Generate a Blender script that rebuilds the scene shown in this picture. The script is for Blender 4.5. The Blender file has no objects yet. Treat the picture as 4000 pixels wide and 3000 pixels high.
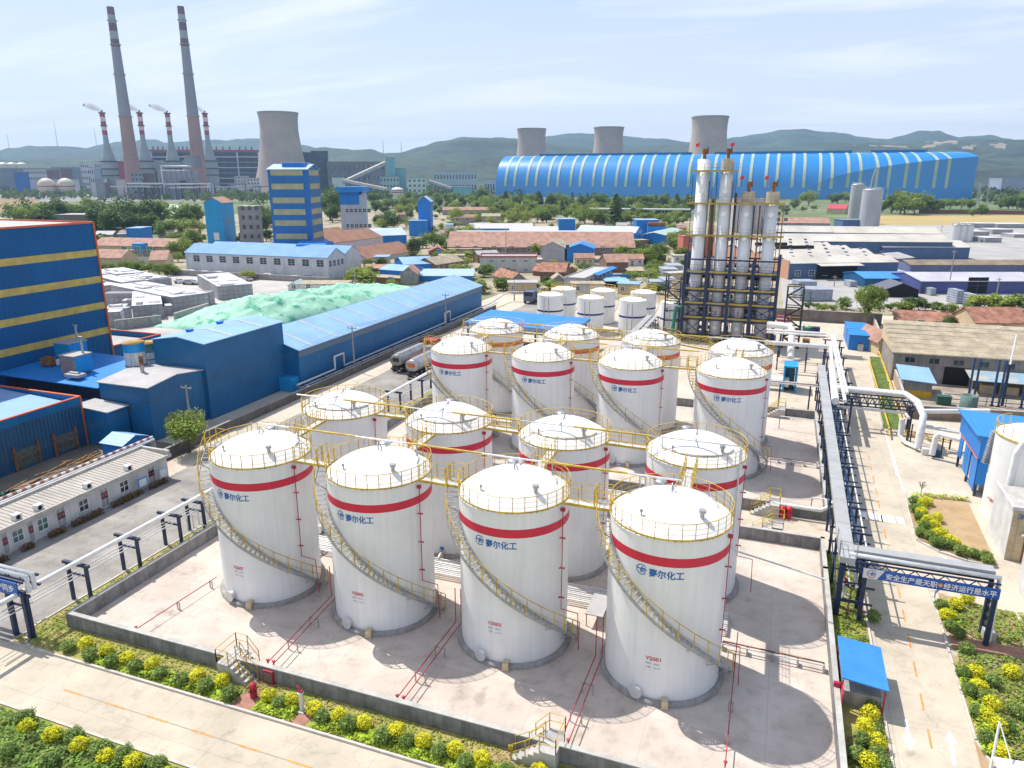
import bpy, bmesh, math, random
from math import sin, cos, pi, radians as R, sqrt, atan2, hypot
from mathutils import Vector, Matrix
S = bpy.context.scene
COL = S.collection
random.seed(7)
# ------------------------------------------------------------------ camera
CAM = (4.536, -38.73, 28.654)
PITCH, YAW, FPX = 0.276995, R(20.1), 2843.58
cam = bpy.data.objects.new('camera', bpy.data.cameras.new('camera'))
COL.objects.link(cam)
cam.location = CAM
cam.rotation_euler = (pi/2 - PITCH, 0, YAW)
cam.data.sensor_width = 36
cam.data.lens = FPX/4000*36
cam.data.clip_start = 0.5
cam.data.clip_end = 30000
S.camera = cam
# ------------------------------------------------------------------ sky
SUN_EL, SUN_AZ = R(57.5), R(158.5)          # azimuth of the sun itself, counted from +x
w = bpy.data.worlds.new('World'); S.world = w; w.use_nodes = True
nt = w.node_tree; nt.nodes.clear()
N = nt.nodes.new; LK = nt.links.new
sky = N('ShaderNodeTexSky'); sky.sky_type = 'NISHITA'; sky.sun_disc = False
sky.sun_elevation = SUN_EL; sky.sun_rotation = pi/2 - SUN_AZ
sky.altitude = 100; sky.air_density = 1.0; sky.dust_density = 1.2; sky.ozone_density = 1.0
tc = N('ShaderNodeTexCoord'); sep = N('ShaderNodeSeparateXYZ'); LK(tc.outputs['Generated'], sep.inputs[0])
# thin high cloud: project the view direction on a flat layer overhead
zz = N('ShaderNodeMath'); zz.operation = 'ADD'; LK(sep.outputs['Z'], zz.inputs[0]); zz.inputs[1].default_value = 0.09
dv = N('ShaderNodeVectorMath'); dv.operation = 'DIVIDE'; LK(tc.outputs['Generated'], dv.inputs[0])
cb = N('ShaderNodeCombineXYZ')
for i in range(3): LK(zz.outputs[0], cb.inputs[i])
LK(cb.outputs[0], dv.inputs[1])
mp = N('ShaderNodeMapping'); LK(dv.outputs[0], mp.inputs[0]); mp.inputs['Scale'].default_value = (.32, .85, 0); mp.inputs['Rotation'].default_value = (0, 0, R(14)); mp.inputs['Location'].default_value = (1.7, .4, 0)
n1 = N('ShaderNodeTexNoise'); LK(mp.outputs[0], n1.inputs['Vector']); n1.inputs['Scale'].default_value = 1.05; n1.inputs['Detail'].default_value = 9; n1.inputs['Roughness'].default_value = .56; n1.inputs['Distortion'].default_value = .6
rp = N('ShaderNodeValToRGB'); LK(n1.outputs[0], rp.inputs[0])
rp.color_ramp.elements[0].position = .47; rp.color_ramp.elements[0].color = (0, 0, 0, 1)
rp.color_ramp.elements[1].position = .70; rp.color_ramp.elements[1].color = (1, 1, 1, 1)
# milky air towards the horizon
hz = N('ShaderNodeMapRange'); LK(sep.outputs['Z'], hz.inputs[0]); hz.inputs[1].default_value = 0; hz.inputs[2].default_value = .5; hz.inputs[3].default_value = .96; hz.inputs[4].default_value = .40
mx = N('ShaderNodeMix'); mx.data_type = 'RGBA'; LK(hz.outputs[0], mx.inputs[0]); LK(sky.outputs[0], mx.inputs[6]); ml = N('ShaderNodeValToRGB'); LK(sep.outputs['Z'], ml.inputs[0]); ml.color_ramp.elements[0].position = 0; ml.color_ramp.elements[0].color = (.86,.86,.85,1); ml.color_ramp.elements[1].position = .26; ml.color_ramp.elements[1].color = (.50,.61,.86,1); e_ = ml.color_ramp.elements.new(.09); e_.color = (.70,.75,.86,1)
mlx = N('ShaderNodeVectorMath'); mlx.operation = 'SCALE'; LK(ml.outputs[0], mlx.inputs[0]); mlx.inputs['Scale'].default_value = 9.9; LK(mlx.outputs[0], mx.inputs[7])
mf = N('ShaderNodeMath'); mf.operation = 'MULTIPLY'; LK(rp.outputs[0], mf.inputs[0]); mf.inputs[1].default_value = .9
m2 = N('ShaderNodeMix'); m2.data_type = 'RGBA'; LK(mf.outputs[0], m2.inputs[0]); LK(mx.outputs[2], m2.inputs[6]); m2.inputs[7].default_value = (8.7, 8.8, 9.1, 1)
bg = N('ShaderNodeBackground'); LK(m2.outputs[2], bg.inputs[0]); bg.inputs[1].default_value = .1
out = N('ShaderNodeOutputWorld'); LK(bg.outputs[0], out.inputs[0])
# ------------------------------------------------------------------ sun
sl = bpy.data.lights.new('sun', 'SUN'); sl.energy = 4.2; sl.angle = R(.5); sl.color = (1, .955, .88)
sun = bpy.data.objects.new('sun', sl); COL.objects.link(sun)
sd = Vector((cos(SUN_EL)*cos(SUN_AZ), cos(SUN_EL)*sin(SUN_AZ), sin(SUN_EL)))
sun.rotation_euler = sd.to_track_quat('Z', 'Y').to_euler(); sun.location = (-60, 30, 120)
vs = S.view_settings; vs.view_transform = 'Standard'; vs.look = 'None'; vs.exposure = 0.45; vs.gamma = 1
S.cycles.max_bounces = 6; S.cycles.diffuse_bounces = 3; S.cycles.glossy_bounces = 2; S.cycles.transparent_max_bounces = 6; S.cycles.volume_bounces = 0
# ------------------------------------------------------------------ reading positions off the survey of the site
FR = {'Z1':(0,166,.25),'Z2':(553,166,.25),'Z3':(1051,193.5,.25),'Z4':(1548,221,.3),'Z5':(0,442,.25),'Z6':(498,442,.25),'Z7':(995,553,.25),'Z8':(1382.5,276.5,.2834),
'Y1':(0,829.5,.25),'Y2':(0,1244,.25),'Y3':(387,829.5,.25),'Y4':(498,1244,.25),'Y5':(885,663.6,.25),'Y6':(995,1244,.25),'Y7':(1714,608,.2333),'Y8':(1659,968,.25),
'X1':(1493,1244,.325),'X2':(1272,857,.25),'X3':(829.5,829.5,.25),'X4':(1051,1106,.2),'X5':(719,636,.175),'D':(0,0,1),'M':(1051,497.7,.2),'N':(1935.5,774.2,.16667),'Q':(1603.7,691.25,.16667),'K':(1968.7,1023,.1333),'W':(0,304.2,.16)}
KD = 4000/2212
def ray(f, x, y):
    a, b, s = FR[f]
    px = ((a+s*x)*KD-2000)/FPX; py = (1500-(b+s*y)*KD)/FPX
    fx, fy, fz = px, cos(PITCH)+py*sin(PITCH), -sin(PITCH)+py*cos(PITCH)
    return fx*cos(YAW)-fy*sin(YAW), fx*sin(YAW)+fy*cos(YAW), fz
def q(f, x, y, z=0):                       # ground (or level z) position of a survey mark
    d = ray(f, x, y); t = (z-CAM[2])/d[2]
    return CAM[0]+d[0]*t, CAM[1]+d[1]*t
def far(f, x, y, dist):                    # a survey mark at a known horizontal distance: x, y, height
    d = ray(f, x, y); t = dist/hypot(d[0], d[1])
    return CAM[0]+d[0]*t, CAM[1]+d[1]*t, CAM[2]+d[2]*t
def hgt(p, f, y):                          # height above ground point p of a mark at row y
    dx, dy = p[0]-CAM[0], p[1]-CAM[1]
    fw = -dx*sin(YAW)+dy*cos(YAW)
    b = (1500-(FR[f][1]+FR[f][2]*y)*KD)/FPX
    return CAM[2]+fw*(b*cos(PITCH)-sin(PITCH))/(cos(PITCH)+b*sin(PITCH))
# ------------------------------------------------------------------ materials
MATS = {}
def mat(name, col, rough=.6, var=.12, scale=3., metal=0., streak=0., bump=0., bscale=None, spec=.5, col2=None, kind='noise', wave=None, ramp=(.35,.65), trans=0., rnd=0., orand=False):
    if name in MATS: return MATS[name]
    m = bpy.data.materials.new(name); m.use_nodes = True; t = m.node_tree; n = t.nodes; L = t.links
    b = n['Principled BSDF']; b.inputs['Roughness'].default_value = rough; b.inputs['Metallic'].default_value = metal; b.inputs['Specular IOR Level'].default_value = spec
    co = n.new('ShaderNodeTexCoord'); src = co.outputs['Object']
    if orand:
        oi0 = n.new('ShaderNodeObjectInfo'); va = n.new('ShaderNodeVectorMath'); va.operation = 'MULTIPLY_ADD'; L.new(oi0.outputs['Random'], va.inputs[0]); va.inputs[1].default_value = (37, 53, 11); L.new(src, va.inputs[2]); src = va.outputs[0]
    no = n.new('ShaderNodeTexNoise'); no.inputs['Scale'].default_value = scale; no.inputs['Detail'].default_value = 6; no.inputs['Roughness'].default_value = .62; L.new(src, no.inputs['Vector'])
    r = n.new('ShaderNodeValToRGB'); L.new(no.outputs[0], r.inputs[0])
    c2 = col2 or tuple(c*(1-var*1.6) for c in col); c1 = col if col2 else tuple(min(1, c*(1+var*.7)) for c in col)
    r.color_ramp.elements[0].position = ramp[0]; r.color_ramp.elements[1].position = ramp[1]
    r.color_ramp.elements[0].color = (*c2, 1); r.color_ramp.elements[1].color = (*c1, 1)
    o = r.outputs[0]
    if streak:
        mp = n.new('ShaderNodeMapping'); mp.inputs['Scale'].default_value = (2.2, 2.2, .09); L.new(src, mp.inputs[0])
        n2 = n.new('ShaderNodeTexNoise'); n2.inputs['Scale'].default_value = 1.6; n2.inputs['Detail'].default_value = 7; L.new(mp.outputs[0], n2.inputs['Vector'])
        r2 = n.new('ShaderNodeValToRGB'); L.new(n2.outputs[0], r2.inputs[0]); r2.color_ramp.elements[0].position = .42; r2.color_ramp.elements[1].position = .75
        r2.color_ramp.elements[0].color = (0, 0, 0, 1)
        mx = n.new('ShaderNodeMix'); mx.data_type = 'RGBA'; ml = n.new('ShaderNodeMath'); ml.operation = 'MULTIPLY'; ml.inputs[1].default_value = streak
        L.new(r2.outputs[0], ml.inputs[0]); L.new(ml.outputs[0], mx.inputs[0]); L.new(o, mx.inputs[6]); mx.inputs[7].default_value = (.30*max(col[0],.2), .27*max(col[1],.2), .22*max(col[2],.2), 1); o = mx.outputs[2]
    if rnd:
        oi = n.new('ShaderNodeObjectInfo'); hs = n.new('ShaderNodeHueSaturation'); L.new(o, hs.inputs['Color'])
        mr = n.new('ShaderNodeMapRange'); L.new(oi.outputs['Random'], mr.inputs[0]); mr.inputs[3].default_value = 1-rnd; mr.inputs[4].default_value = 1+rnd; L.new(mr.outputs[0], hs.inputs['Value'])
        mr2 = n.new('ShaderNodeMapRange'); L.new(oi.outputs['Random'], mr2.inputs[0]); mr2.inputs[3].default_value = .5+rnd*.05; mr2.inputs[4].default_value = .5-rnd*.08; L.new(mr2.outputs[0], hs.inputs['Hue']); o = hs.outputs[0]
    L.new(o, b.inputs['Base Color'])
    hsrc = None
    if wave:                               # ribbed sheet: (axis, ribs per metre)
        wv = n.new('ShaderNodeTexWave'); wv.bands_direction = wave[0]; wv.inputs['Scale'].default_value = wave[1]/2*pi/3.1416*.5; wv.wave_profile = 'SIN'; L.new(src, wv.inputs['Vector']); hsrc = wv.outputs[0]
    elif bump:
        nb = n.new('ShaderNodeTexNoise'); nb.inputs['Scale'].default_value = bscale or scale*4; nb.inputs['Detail'].default_value = 6; L.new(src, nb.inputs['Vector']); hsrc = nb.outputs[0]
    if hsrc:
        bp = n.new('ShaderNodeBump'); bp.inputs['Strength'].default_value = bump or .5; bp.inputs['Distance'].default_value = .08; L.new(hsrc, bp.inputs['Height']); L.new(bp.outputs[0], b.inputs['Normal'])
    if trans:
        tr = n.new('ShaderNodeBsdfTranslucent'); L.new(o, tr.inputs[0]); ms = n.new('ShaderNodeMixShader'); ms.inputs[0].default_value = trans
        L.new(b.outputs[0], ms.inputs[1]); L.new(tr.outputs[0], ms.inputs[2]); L.new(ms.outputs[0], n['Material Output'].inputs[0])
    MATS[name] = m
    return m
def slab_mat(name, col, sx, sy, joint=.012, var=.1, dark=.72, rot=0, stain=.5):   # concrete slabs with joints, stains
    m = mat(name, col, .85, var, .22, bump=.15, bscale=14, spec=.3)
    t = m.node_tree; n = t.nodes; L = t.links; b = n['Principled BSDF']
    src = b.inputs['Base Color'].links[0].from_socket
    co = n['Texture Coordinate']
    mp = n.new('ShaderNodeMapping'); mp.inputs['Rotation'].default_value = (0, 0, rot); L.new(co.outputs['Object'], mp.inputs[0])
    br = n.new('ShaderNodeTexBrick'); br.offset = 0; br.inputs['Scale'].default_value = 1; br.inputs['Brick Width'].default_value = sx; br.inputs['Row Height'].default_value = sy; br.inputs['Mortar Size'].default_value = joint
    br.inputs['Color1'].default_value = (1, 1, 1, 1); br.inputs['Color2'].default_value = (.93, .93, .93, 1); br.inputs['Mortar'].default_value = (dark, dark, dark, 1); L.new(mp.outputs[0], br.inputs['Vector'])
    mu = n.new('ShaderNodeMix'); mu.data_type = 'RGBA'; mu.blend_type = 'MULTIPLY'; mu.inputs[0].default_value = 1; L.new(src, mu.inputs[6]); L.new(br.outputs['Color'], mu.inputs[7])
    n3 = n.new('ShaderNodeTexNoise'); n3.inputs['Scale'].default_value = .9; n3.inputs['Detail'].default_value = 8; n3.inputs['Roughness'].default_value = .7; L.new(co.outputs['Object'], n3.inputs['Vector'])
    r3 = n.new('ShaderNodeValToRGB'); r3.color_ramp.elements[0].position = .28; r3.color_ramp.elements[1].position = .5; r3.color_ramp.elements[0].color = (1-.28*stain, 1-.3*stain, 1-.33*stain, 1); L.new(n3.outputs[0], r3.inputs[0])
    m3 = n.new('ShaderNodeMix'); m3.data_type = 'RGBA'; m3.blend_type = 'MULTIPLY'; m3.inputs[0].default_value = 1; L.new(mu.outputs[2], m3.inputs[6]); L.new(r3.outputs[0], m3.inputs[7])
    vo = n.new('ShaderNodeTexVoronoi'); vo.feature = 'DISTANCE_TO_EDGE'; vo.inputs['Scale'].default_value = .16; nw = n.new('ShaderNodeTexNoise'); nw.inputs['Scale'].default_value = .5; nw.inputs['Detail'].default_value = 5; L.new(co.outputs['Object'], nw.inputs['Vector'])
    av = n.new('ShaderNodeVectorMath'); av.operation = 'MULTIPLY_ADD'; L.new(nw.outputs['Color'], av.inputs[0]); av.inputs[1].default_value = (3, 3, 3); L.new(co.outputs['Object'], av.inputs[2]); L.new(av.outputs[0], vo.inputs['Vector'])
    rv = n.new('ShaderNodeValToRGB'); rv.color_ramp.elements[0].position = .0; rv.color_ramp.elements[1].position = .010; rv.color_ramp.elements[0].color = (.87,.86,.85,1); L.new(vo.outputs['Distance'], rv.inputs[0])
    n5 = n.new('ShaderNodeTexNoise'); n5.inputs['Scale'].default_value = .35; n5.inputs['Detail'].default_value = 3; L.new(av.outputs[0], n5.inputs['Vector']); r5 = n.new('ShaderNodeValToRGB'); r5.color_ramp.elements[0].position = .24; r5.color_ramp.elements[1].position = .33; r5.color_ramp.elements[0].color = (.62,.60,.60,1); L.new(n5.outputs[0], r5.inputs[0])
    m4 = n.new('ShaderNodeMix'); m4.data_type = 'RGBA'; m4.blend_type = 'MULTIPLY'; m4.inputs[0].default_value = 1; L.new(m3.outputs[2], m4.inputs[6]); L.new(rv.outputs[0], m4.inputs[7])
    m5 = n.new('ShaderNodeMix'); m5.data_type = 'RGBA'; m5.blend_type = 'MULTIPLY'; m5.inputs[0].default_value = .8; L.new(m4.outputs[2], m5.inputs[6]); L.new(r5.outputs[0], m5.inputs[7])
    L.new(m5.outputs[2], b.inputs['Base Color'])
    return m
# ------------------------------------------------------------------ mesh builder
class MB:
    def __init__(s): s.v = []; s.f = []; s.mi = []; s.sm = []; s.m = 0
    def add(s, vs, fs, smooth=False):
        o = len(s.v); s.v += [tuple(p) for p in vs]
        for f in fs: s.f.append(tuple(i+o for i in f)); s.mi.append(s.m); s.sm.append(smooth)
        return s
    def mat(s, i): s.m = i; return s
    def box(s, x0, y0, z0, x1, y1, z1):
        if x0 > x1: x0, x1 = x1, x0
        if y0 > y1: y0, y1 = y1, y0
        if z0 > z1: z0, z1 = z1, z0
        return s.add([(x0,y0,z0),(x1,y0,z0),(x1,y1,z0),(x0,y1,z0),(x0,y0,z1),(x1,y0,z1),(x1,y1,z1),(x0,y1,z1)],
            [(0,3,2,1),(4,5,6,7),(0,1,5,4),(1,2,6,5),(2,3,7,6),(3,0,4,7)])
    def obox(s, c, ax, l, wd, z0, z1):      # box centred on c, long axis at angle ax
        u = Vector((cos(ax), sin(ax))); n = Vector((-sin(ax), cos(ax))); c = Vector(c[:2])
        ps = [c+u*(a*l/2)+n*(b*wd/2) for a, b in ((-1,-1),(1,-1),(1,1),(-1,1))]
        return s.prism(ps, z0, z1)
    def prism(s, poly, z0, z1):             # counter-clockwise polygon
        n = len(poly); vs = [(p[0],p[1],z0) for p in poly]+[(p[0],p[1],z1) for p in poly]
        return s.add(vs, [tuple(range(n-1,-1,-1)), tuple(range(n,2*n))]+[(i,(i+1)%n,n+(i+1)%n,n+i) for i in range(n)])
    def face(s, pts): return s.add(pts, [tuple(range(len(pts)))])
    def slab(s, pts, t):                    # thick sheet from a polygon in space, thickened downward
        n = len(pts); vs = [tuple(p) for p in pts]+[(p[0],p[1],p[2]-t) for p in pts]
        return s.add(vs, [tuple(range(n)), tuple(range(2*n-1,n-1,-1))]+[(n+i,n+(i+1)%n,(i+1)%n,i) for i in range(n)])
    def bar(s, p, qq, w, h=None):           # square bar
        p = Vector(p); d = Vector(qq)-p; h = h or w
        if d.length < 1e-6: return s
        z = d.normalized(); up = Vector((0,0,1)) if abs(z.z) < .95 else Vector((0,1,0))
        x = z.cross(up).normalized()*(w/2); y = x.cross(z).normalized()*(h/2)
        vs = [p-x-y,p+x-y,p+x+y,p-x+y]; vs += [v+d for v in vs]
        return s.add(vs, [(0,3,2,1),(4,5,6,7),(0,1,5,4),(1,2,6,5),(2,3,7,6),(3,0,4,7)])
    def tube(s, pts, r, n=8, caps=True, closed=False):
        pts = [Vector(p) for p in pts]; k = len(pts); rs = r if isinstance(r, (list, tuple)) else [r]*k
        vs = []; prev = None
        for i, p in enumerate(pts):
            a = pts[i-1] if (i > 0 or closed) else None; b = pts[(i+1) % k] if (i < k-1 or closed) else None
            d = ((p-a).normalized() if a is not None else Vector()) + ((b-p).normalized() if b is not None else Vector())
            d = d.normalized() if d.length > 1e-6 else Vector((0,0,1))
            if prev is None:
                up = Vector((0,0,1)) if abs(d.z) < .95 else Vector((1,0,0)); x = d.cross(up).normalized()
            else: x = (prev-d*prev.dot(d)).normalized()
            prev = x; y = d.cross(x)
            sc = 1.
            if a is not None and b is not None:
                cth = (p-a).normalized().dot((b-p).normalized()); sc = min(1.6, 1/max(.3, sqrt(max(0,(1+cth)/2))))
            for j in range(n):
                t = 2*pi*j/n; vs.append(p+(x*cos(t)+y*sin(t))*rs[i])
        fs = []
        for i in range(k if closed else k-1):
            for j in range(n):
                a0 = i*n; a1 = ((i+1) % k)*n; fs.append((a0+j, a0+(j+1)%n, a1+(j+1)%n, a1+j))
        s.add(vs, fs, n > 5)
        if caps and not closed: s.add(vs[:n], [tuple(range(n-1,-1,-1))]); s.add(vs[-n:], [tuple(range(n))])
        return s
    def pole(s, x, y, z0, z1, r, n=8): return s.tube([(x,y,z0),(x,y,z1)], r, n)
    def lathe(s, prof, c=(0,0,0), n=40, a0=0, a1=2*pi, sharp=False):   # profile of (r, z)
        full = abs(a1-a0-2*pi) < 1e-6; k = n if full else n+1
        vs = []; fs = []
        for r, z in prof:
            for j in range(k):
                t = a0+(a1-a0)*j/n; vs.append((c[0]+r*cos(t), c[1]+r*sin(t), c[2]+z))
        for i in range(len(prof)-1):
            for j in range(n):
                j2 = (j+1)%k; fs.append((i*k+j, i*k+j2, (i+1)*k+j2, (i+1)*k+j))
        return s.add(vs, fs, not sharp)
    def gable(s, x0, y0, x1, y1, z0, ze, zr, axis='x', over=.0):  # walls with pointed ends, ridge along axis
        if axis == 'x':
            ym = (y0+y1)/2
            s.add([(x0,y0,z0),(x1,y0,z0),(x1,y1,z0),(x0,y1,z0),(x0,y0,ze),(x1,y0,ze),(x1,y1,ze),(x0,y1,ze),(x0,ym,zr),(x1,ym,zr)],
                [(0,1,5,4),(2,3,7,6),(1,2,6,9,5),(3,0,4,8,7),(4,5,9,8),(6,7,8,9)])
        else:
            xm = (x0+x1)/2
            s.add([(x0,y0,z0),(x1,y0,z0),(x1,y1,z0),(x0,y1,z0),(x0,y0,ze),(x1,y0,ze),(x1,y1,ze),(x0,y1,ze),(xm,y0,zr),(xm,y1,zr)],
                [(0,1,5,8,4),(2,3,7,9,6),(1,2,6,5),(3,0,4,7),(4,8,9,7),(8,5,6,9)])
        return s
    def roof(s, x0, y0, x1, y1, ze, zr, axis='x', over=.4, t=.12):  # two-pitch roof sheet with eaves
        if axis == 'x':
            ym = (y0+y1)/2; k = (zr-ze)/((y1-y0)/2)*over; X0, X1 = x0-over*.6, x1+over*.6
            for ya, yb, in ((y0-over, ym), (y1+over, ym)):
                p = [(X0,ya,ze-k+.03),(X1,ya,ze-k+.03),(X1,ym,zr+.03),(X0,ym,zr+.03)]
                if ya > ym: p = p[::-1]
                s.slab([(a,b,c+t) for a,b,c in p], t)
        else:
            xm = (x0+x1)/2; k = (zr-ze)/((x1-x0)/2)*over; Y0, Y1 = y0-over*.6, y1+over*.6
            for xa in (x0-over, x1+over):
                p = [(xa,Y0,ze-k+.03),(xm,Y0,zr+.03),(xm,Y1,zr+.03),(xa,Y1,ze-k+.03)]
                if xa > xm: p = p[::-1]
                s.slab([(a,b,c+t) for a,b,c in p], t)
        return s
    def xf(s, fn, start=0): s.v[start:] = [tuple(fn(p)) for p in s.v[start:]]; return s
    def build(s, name, mats, parent=None, loc=None):
        if not isinstance(mats, (list, tuple)): mats = [mats]
        me = bpy.data.meshes.new(name); org = Vector((0,0,0))
        if parent is not None:
            pp = parent
            while pp is not None: org += Vector(pp.location); pp = pp.parent
        elif loc is not None: org = Vector(loc)
        me.from_pydata([(p[0]-org[0], p[1]-org[1], p[2]-org[2]) for p in s.v], [], s.f)
        for m in mats: me.materials.append(m)
        me.polygons.foreach_set('material_index', s.mi); me.polygons.foreach_set('use_smooth', s.sm)
        me.update()
        o = bpy.data.objects.new(name, me); COL.objects.link(o)
        if parent is not None: o.parent = parent
        elif loc is not None: o.location = loc
        return o
def tag(o, label, cat, group=None):
    o['label'] = label; o['category'] = cat
    if group: o['group'] = group
    return o
def thing(name, label, cat, loc=(0,0,0), group=None):
    o = bpy.data.objects.new(name, None); COL.objects.link(o); o.location = loc if len(loc) == 3 else (*loc, 0); o.empty_display_size = .3
    return tag(o, label, cat, group)
def struct(mb, name, mats):
    o = mb.build(name, mats); o['kind'] = 'structure'; return o
def stuff(mb, name, mats, label, cat):
    o = mb.build(name, mats); o['kind'] = 'stuff'; return tag(o, label, cat)
def solo(mb, name, mats, label, cat, group=None, loc=None):
    if loc is None:
        xs = [p[0] for p in mb.v]; ys = [p[1] for p in mb.v]; zs = [p[2] for p in mb.v]
        loc = ((min(xs)+max(xs))/2, (min(ys)+max(ys))/2, min(zs))
    return tag(mb.build(name, mats, None, loc), label, cat, group)
def kids(o): return [c for c in list(o.children)]
def dup(o, loc=None, rz=None, label=None, sc=None, parent=None):
    c = o.copy(); COL.objects.link(c)
    if parent is not None: c.parent = parent
    if loc is not None: c.location = loc if len(loc) == 3 else (*loc, 0)
    if rz is not None: c.rotation_euler = (0, 0, rz)
    if sc is not None: c.scale = (sc, sc, sc) if not isinstance(sc, tuple) else sc
    if label: c['label'] = label
    for ch in kids(o): dup(ch, parent=c)
    return c
_tc = {}
def text_mesh(txt, size, offset=0., shear=0):                         # glyph outlines as (verts, faces), lower-left at 0,0
    key = (txt, size, offset)
    if key in _tc: return _tc[key]
    cu = bpy.data.curves.new('lettering', 'FONT'); cu.body = txt; cu.size = size; cu.offset = offset; cu.resolution_u = 2
    o = bpy.data.objects.new('lettering', cu); COL.objects.link(o)
    dg = bpy.context.evaluated_depsgraph_get(); dg.update()
    me = bpy.data.meshes.new_from_object(o.evaluated_get(dg))
    bm = bmesh.new(); bm.from_mesh(me)
    xs = [v.co.x for v in bm.verts]
    if xs:
        x = min(xs)
        while x < max(xs):
            x += .12*max(1, size)
            bmesh.ops.bisect_plane(bm, geom=bm.verts[:]+bm.edges[:]+bm.faces[:], plane_co=(x,0,0), plane_no=(1,0,0))
    bmesh.ops.triangulate(bm, faces=bm.faces[:])
    bm.verts.index_update()
    res = ([tuple(v.co[:2]) for v in bm.verts], [tuple(v.index for v in f.verts) for f in bm.faces])
    bm.free(); bpy.data.objects.remove(o); bpy.data.meshes.remove(me)
    _tc[key] = res
    return res
def text_on(mb, txt, size, P, U, V, offset=0., fitw=None):            # lettering on a flat board: origin P, axes U (right) V (up)
    vs, fs = text_mesh(txt, size, offset); P, U, V = Vector(P), Vector(U), Vector(V)
    k = 1.
    if fitw and vs: k = fitw/max(.01, max(v[0] for v in vs)-min(v[0] for v in vs))
    return mb.add([P+U*(a*k)+V*b for a, b in vs], fs)
# ------------------------------------------------------------------ colours
white_paint = mat('white tank paint', (.80,.80,.79), .45, .035, .5, streak=.11, spec=.4, orand=True)
dome_paint = mat('white roof paint', (.82,.81,.78), .5, .05, .5, spec=.4, orand=True)
red_band = mat('red band paint', (.62,.015,.05), .45, .08, 1.2)
orange_band = mat('faded red band paint', (.60,.09,.03), .5, .1, 1.2)
blue_mark = mat('blue lettering paint', (.005,.12,.42), .5, .05, 2)
red_mark = mat('red lettering paint', (.55,.02,.04), .5, .05, 2)
dark_mark = mat('dark lettering paint', (.12,.13,.17), .6, .05, 2)
white_mark = mat('white lettering paint', (.85,.85,.85), .5, .03, 2)
yellow_rail = mat('yellow rail paint', (.60,.40,.03), .5, .22, 1.5)
shaded_rail = mat('shaded yellow post paint', (.42,.24,.04), .6, .3, 2)  # darker copy of the rail yellow, shade on the posts put into the colour
galv = mat('galvanised steel', (.42,.43,.44), .45, .15, 3, metal=.5)
pipe_silver = mat('aluminium pipe cladding', (.66,.66,.66), .42, .1, 2, metal=.25)
pipe_white = mat('white pipe cladding', (.76,.76,.75), .4, .08, 1.5)
pipe_red = mat('red fire main paint', (.45,.02,.05), .5, .2, 2)
steel_navy = mat('navy steelwork paint', (.012,.028,.085), .5, .2, 2)
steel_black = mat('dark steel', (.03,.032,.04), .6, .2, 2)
concrete = mat('rough grey concrete', (.36,.34,.32), .9, .16, 1.3, streak=.35, bump=.25, bscale=7)
concrete_wall = mat('weathered bund concrete', (.25,.25,.255), .9, .2, 1.1, streak=.55, bump=.3, bscale=6)
coping = mat('pale coping concrete', (.46,.44,.41), .9, .12, 1.5)
kerb_stone = mat('kerb stone', (.55,.51,.45), .9, .12, 1.5)
brown_rust = mat('rusty steel', (.27,.11,.04), .8, .4, 2.5)
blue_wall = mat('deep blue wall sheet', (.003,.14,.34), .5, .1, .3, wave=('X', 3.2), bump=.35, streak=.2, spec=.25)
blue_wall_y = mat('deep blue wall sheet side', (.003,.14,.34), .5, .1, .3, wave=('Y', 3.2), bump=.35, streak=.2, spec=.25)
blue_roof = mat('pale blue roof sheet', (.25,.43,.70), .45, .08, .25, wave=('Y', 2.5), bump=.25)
blue_bright = mat('bright blue sheet', (.001,.185,.58), .45, .07, .4, wave=('X', 3), bump=.25)
blue_mid = mat('mid blue roof sheet', (.012,.22,.62), .45, .08, .3, wave=('X', 2.5), bump=.25)
blue_cyan = mat('cyan blue sheet', (.003,.29,.62), .5, .08, .3)
orange_trim = mat('orange trim', (.75,.13,.03), .5, .1, 2)
yellow_strip = mat('yellow translucent strip', (.62,.44,.10), .6, .16, .7)
cream_strip = mat('cream roof light', (.46,.47,.42), .5, .1, 1)
grey_roof = mat('grey roof sheet', (.42,.40,.40), .7, .1, .5, streak=.1)
tan_roof = mat('sun bleached asbestos sheet', (.42,.35,.25), .9, .2, .6, streak=.3, bump=.25, bscale=3)
red_tile = mat('red clay tile', (.37,.17,.11), .85, .3, .8, wave=('Y', 7), bump=.3)
pink_tile = mat('faded pink tile', (.42,.235,.175), .85, .2, .5, wave=('Y', 5), bump=.25)
brick = mat('brown brick', (.23,.14,.10), .9, .25, 2.5)
white_wall = mat('white render', (.62,.62,.62), .85, .1, .7, streak=.2)
cream_wall = mat('cream render', (.58,.47,.30), .9, .12, .7, streak=.2)
grey_wall = mat('grey render', (.30,.29,.28), .9, .16, .8, streak=.3)
salmon_wall = mat('salmon render', (.52,.16,.11), .9, .12, .7, streak=.2)
glass = mat('window glass', (.03,.045,.055), .12, .1, 1, spec=.8)
glass_teal = mat('teal window glass', (.06,.16,.16), .15, .1, 1, spec=.8)
frame_white = mat('white window frame', (.7,.7,.7), .5, .04, 2)
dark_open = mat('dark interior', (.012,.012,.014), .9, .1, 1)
rubber = mat('tyre rubber', (.02,.02,.02), .8, .1, 3)
bark = mat('bark', (.12,.085,.06), .95, .3, 4, bump=.4)
leaf_dark = mat('dark green leaves', (.16,.25,.065), .65, .55, .7, trans=.25, rnd=.22, spec=.25)
leaf_mid = mat('mid green leaves', (.28,.39,.075), .65, .5, .7, trans=.28, rnd=.2, spec=.25)
leaf_lite = mat('light green leaves', (.37,.45,.08), .65, .45, .7, trans=.3, rnd=.16, spec=.25)
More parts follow.
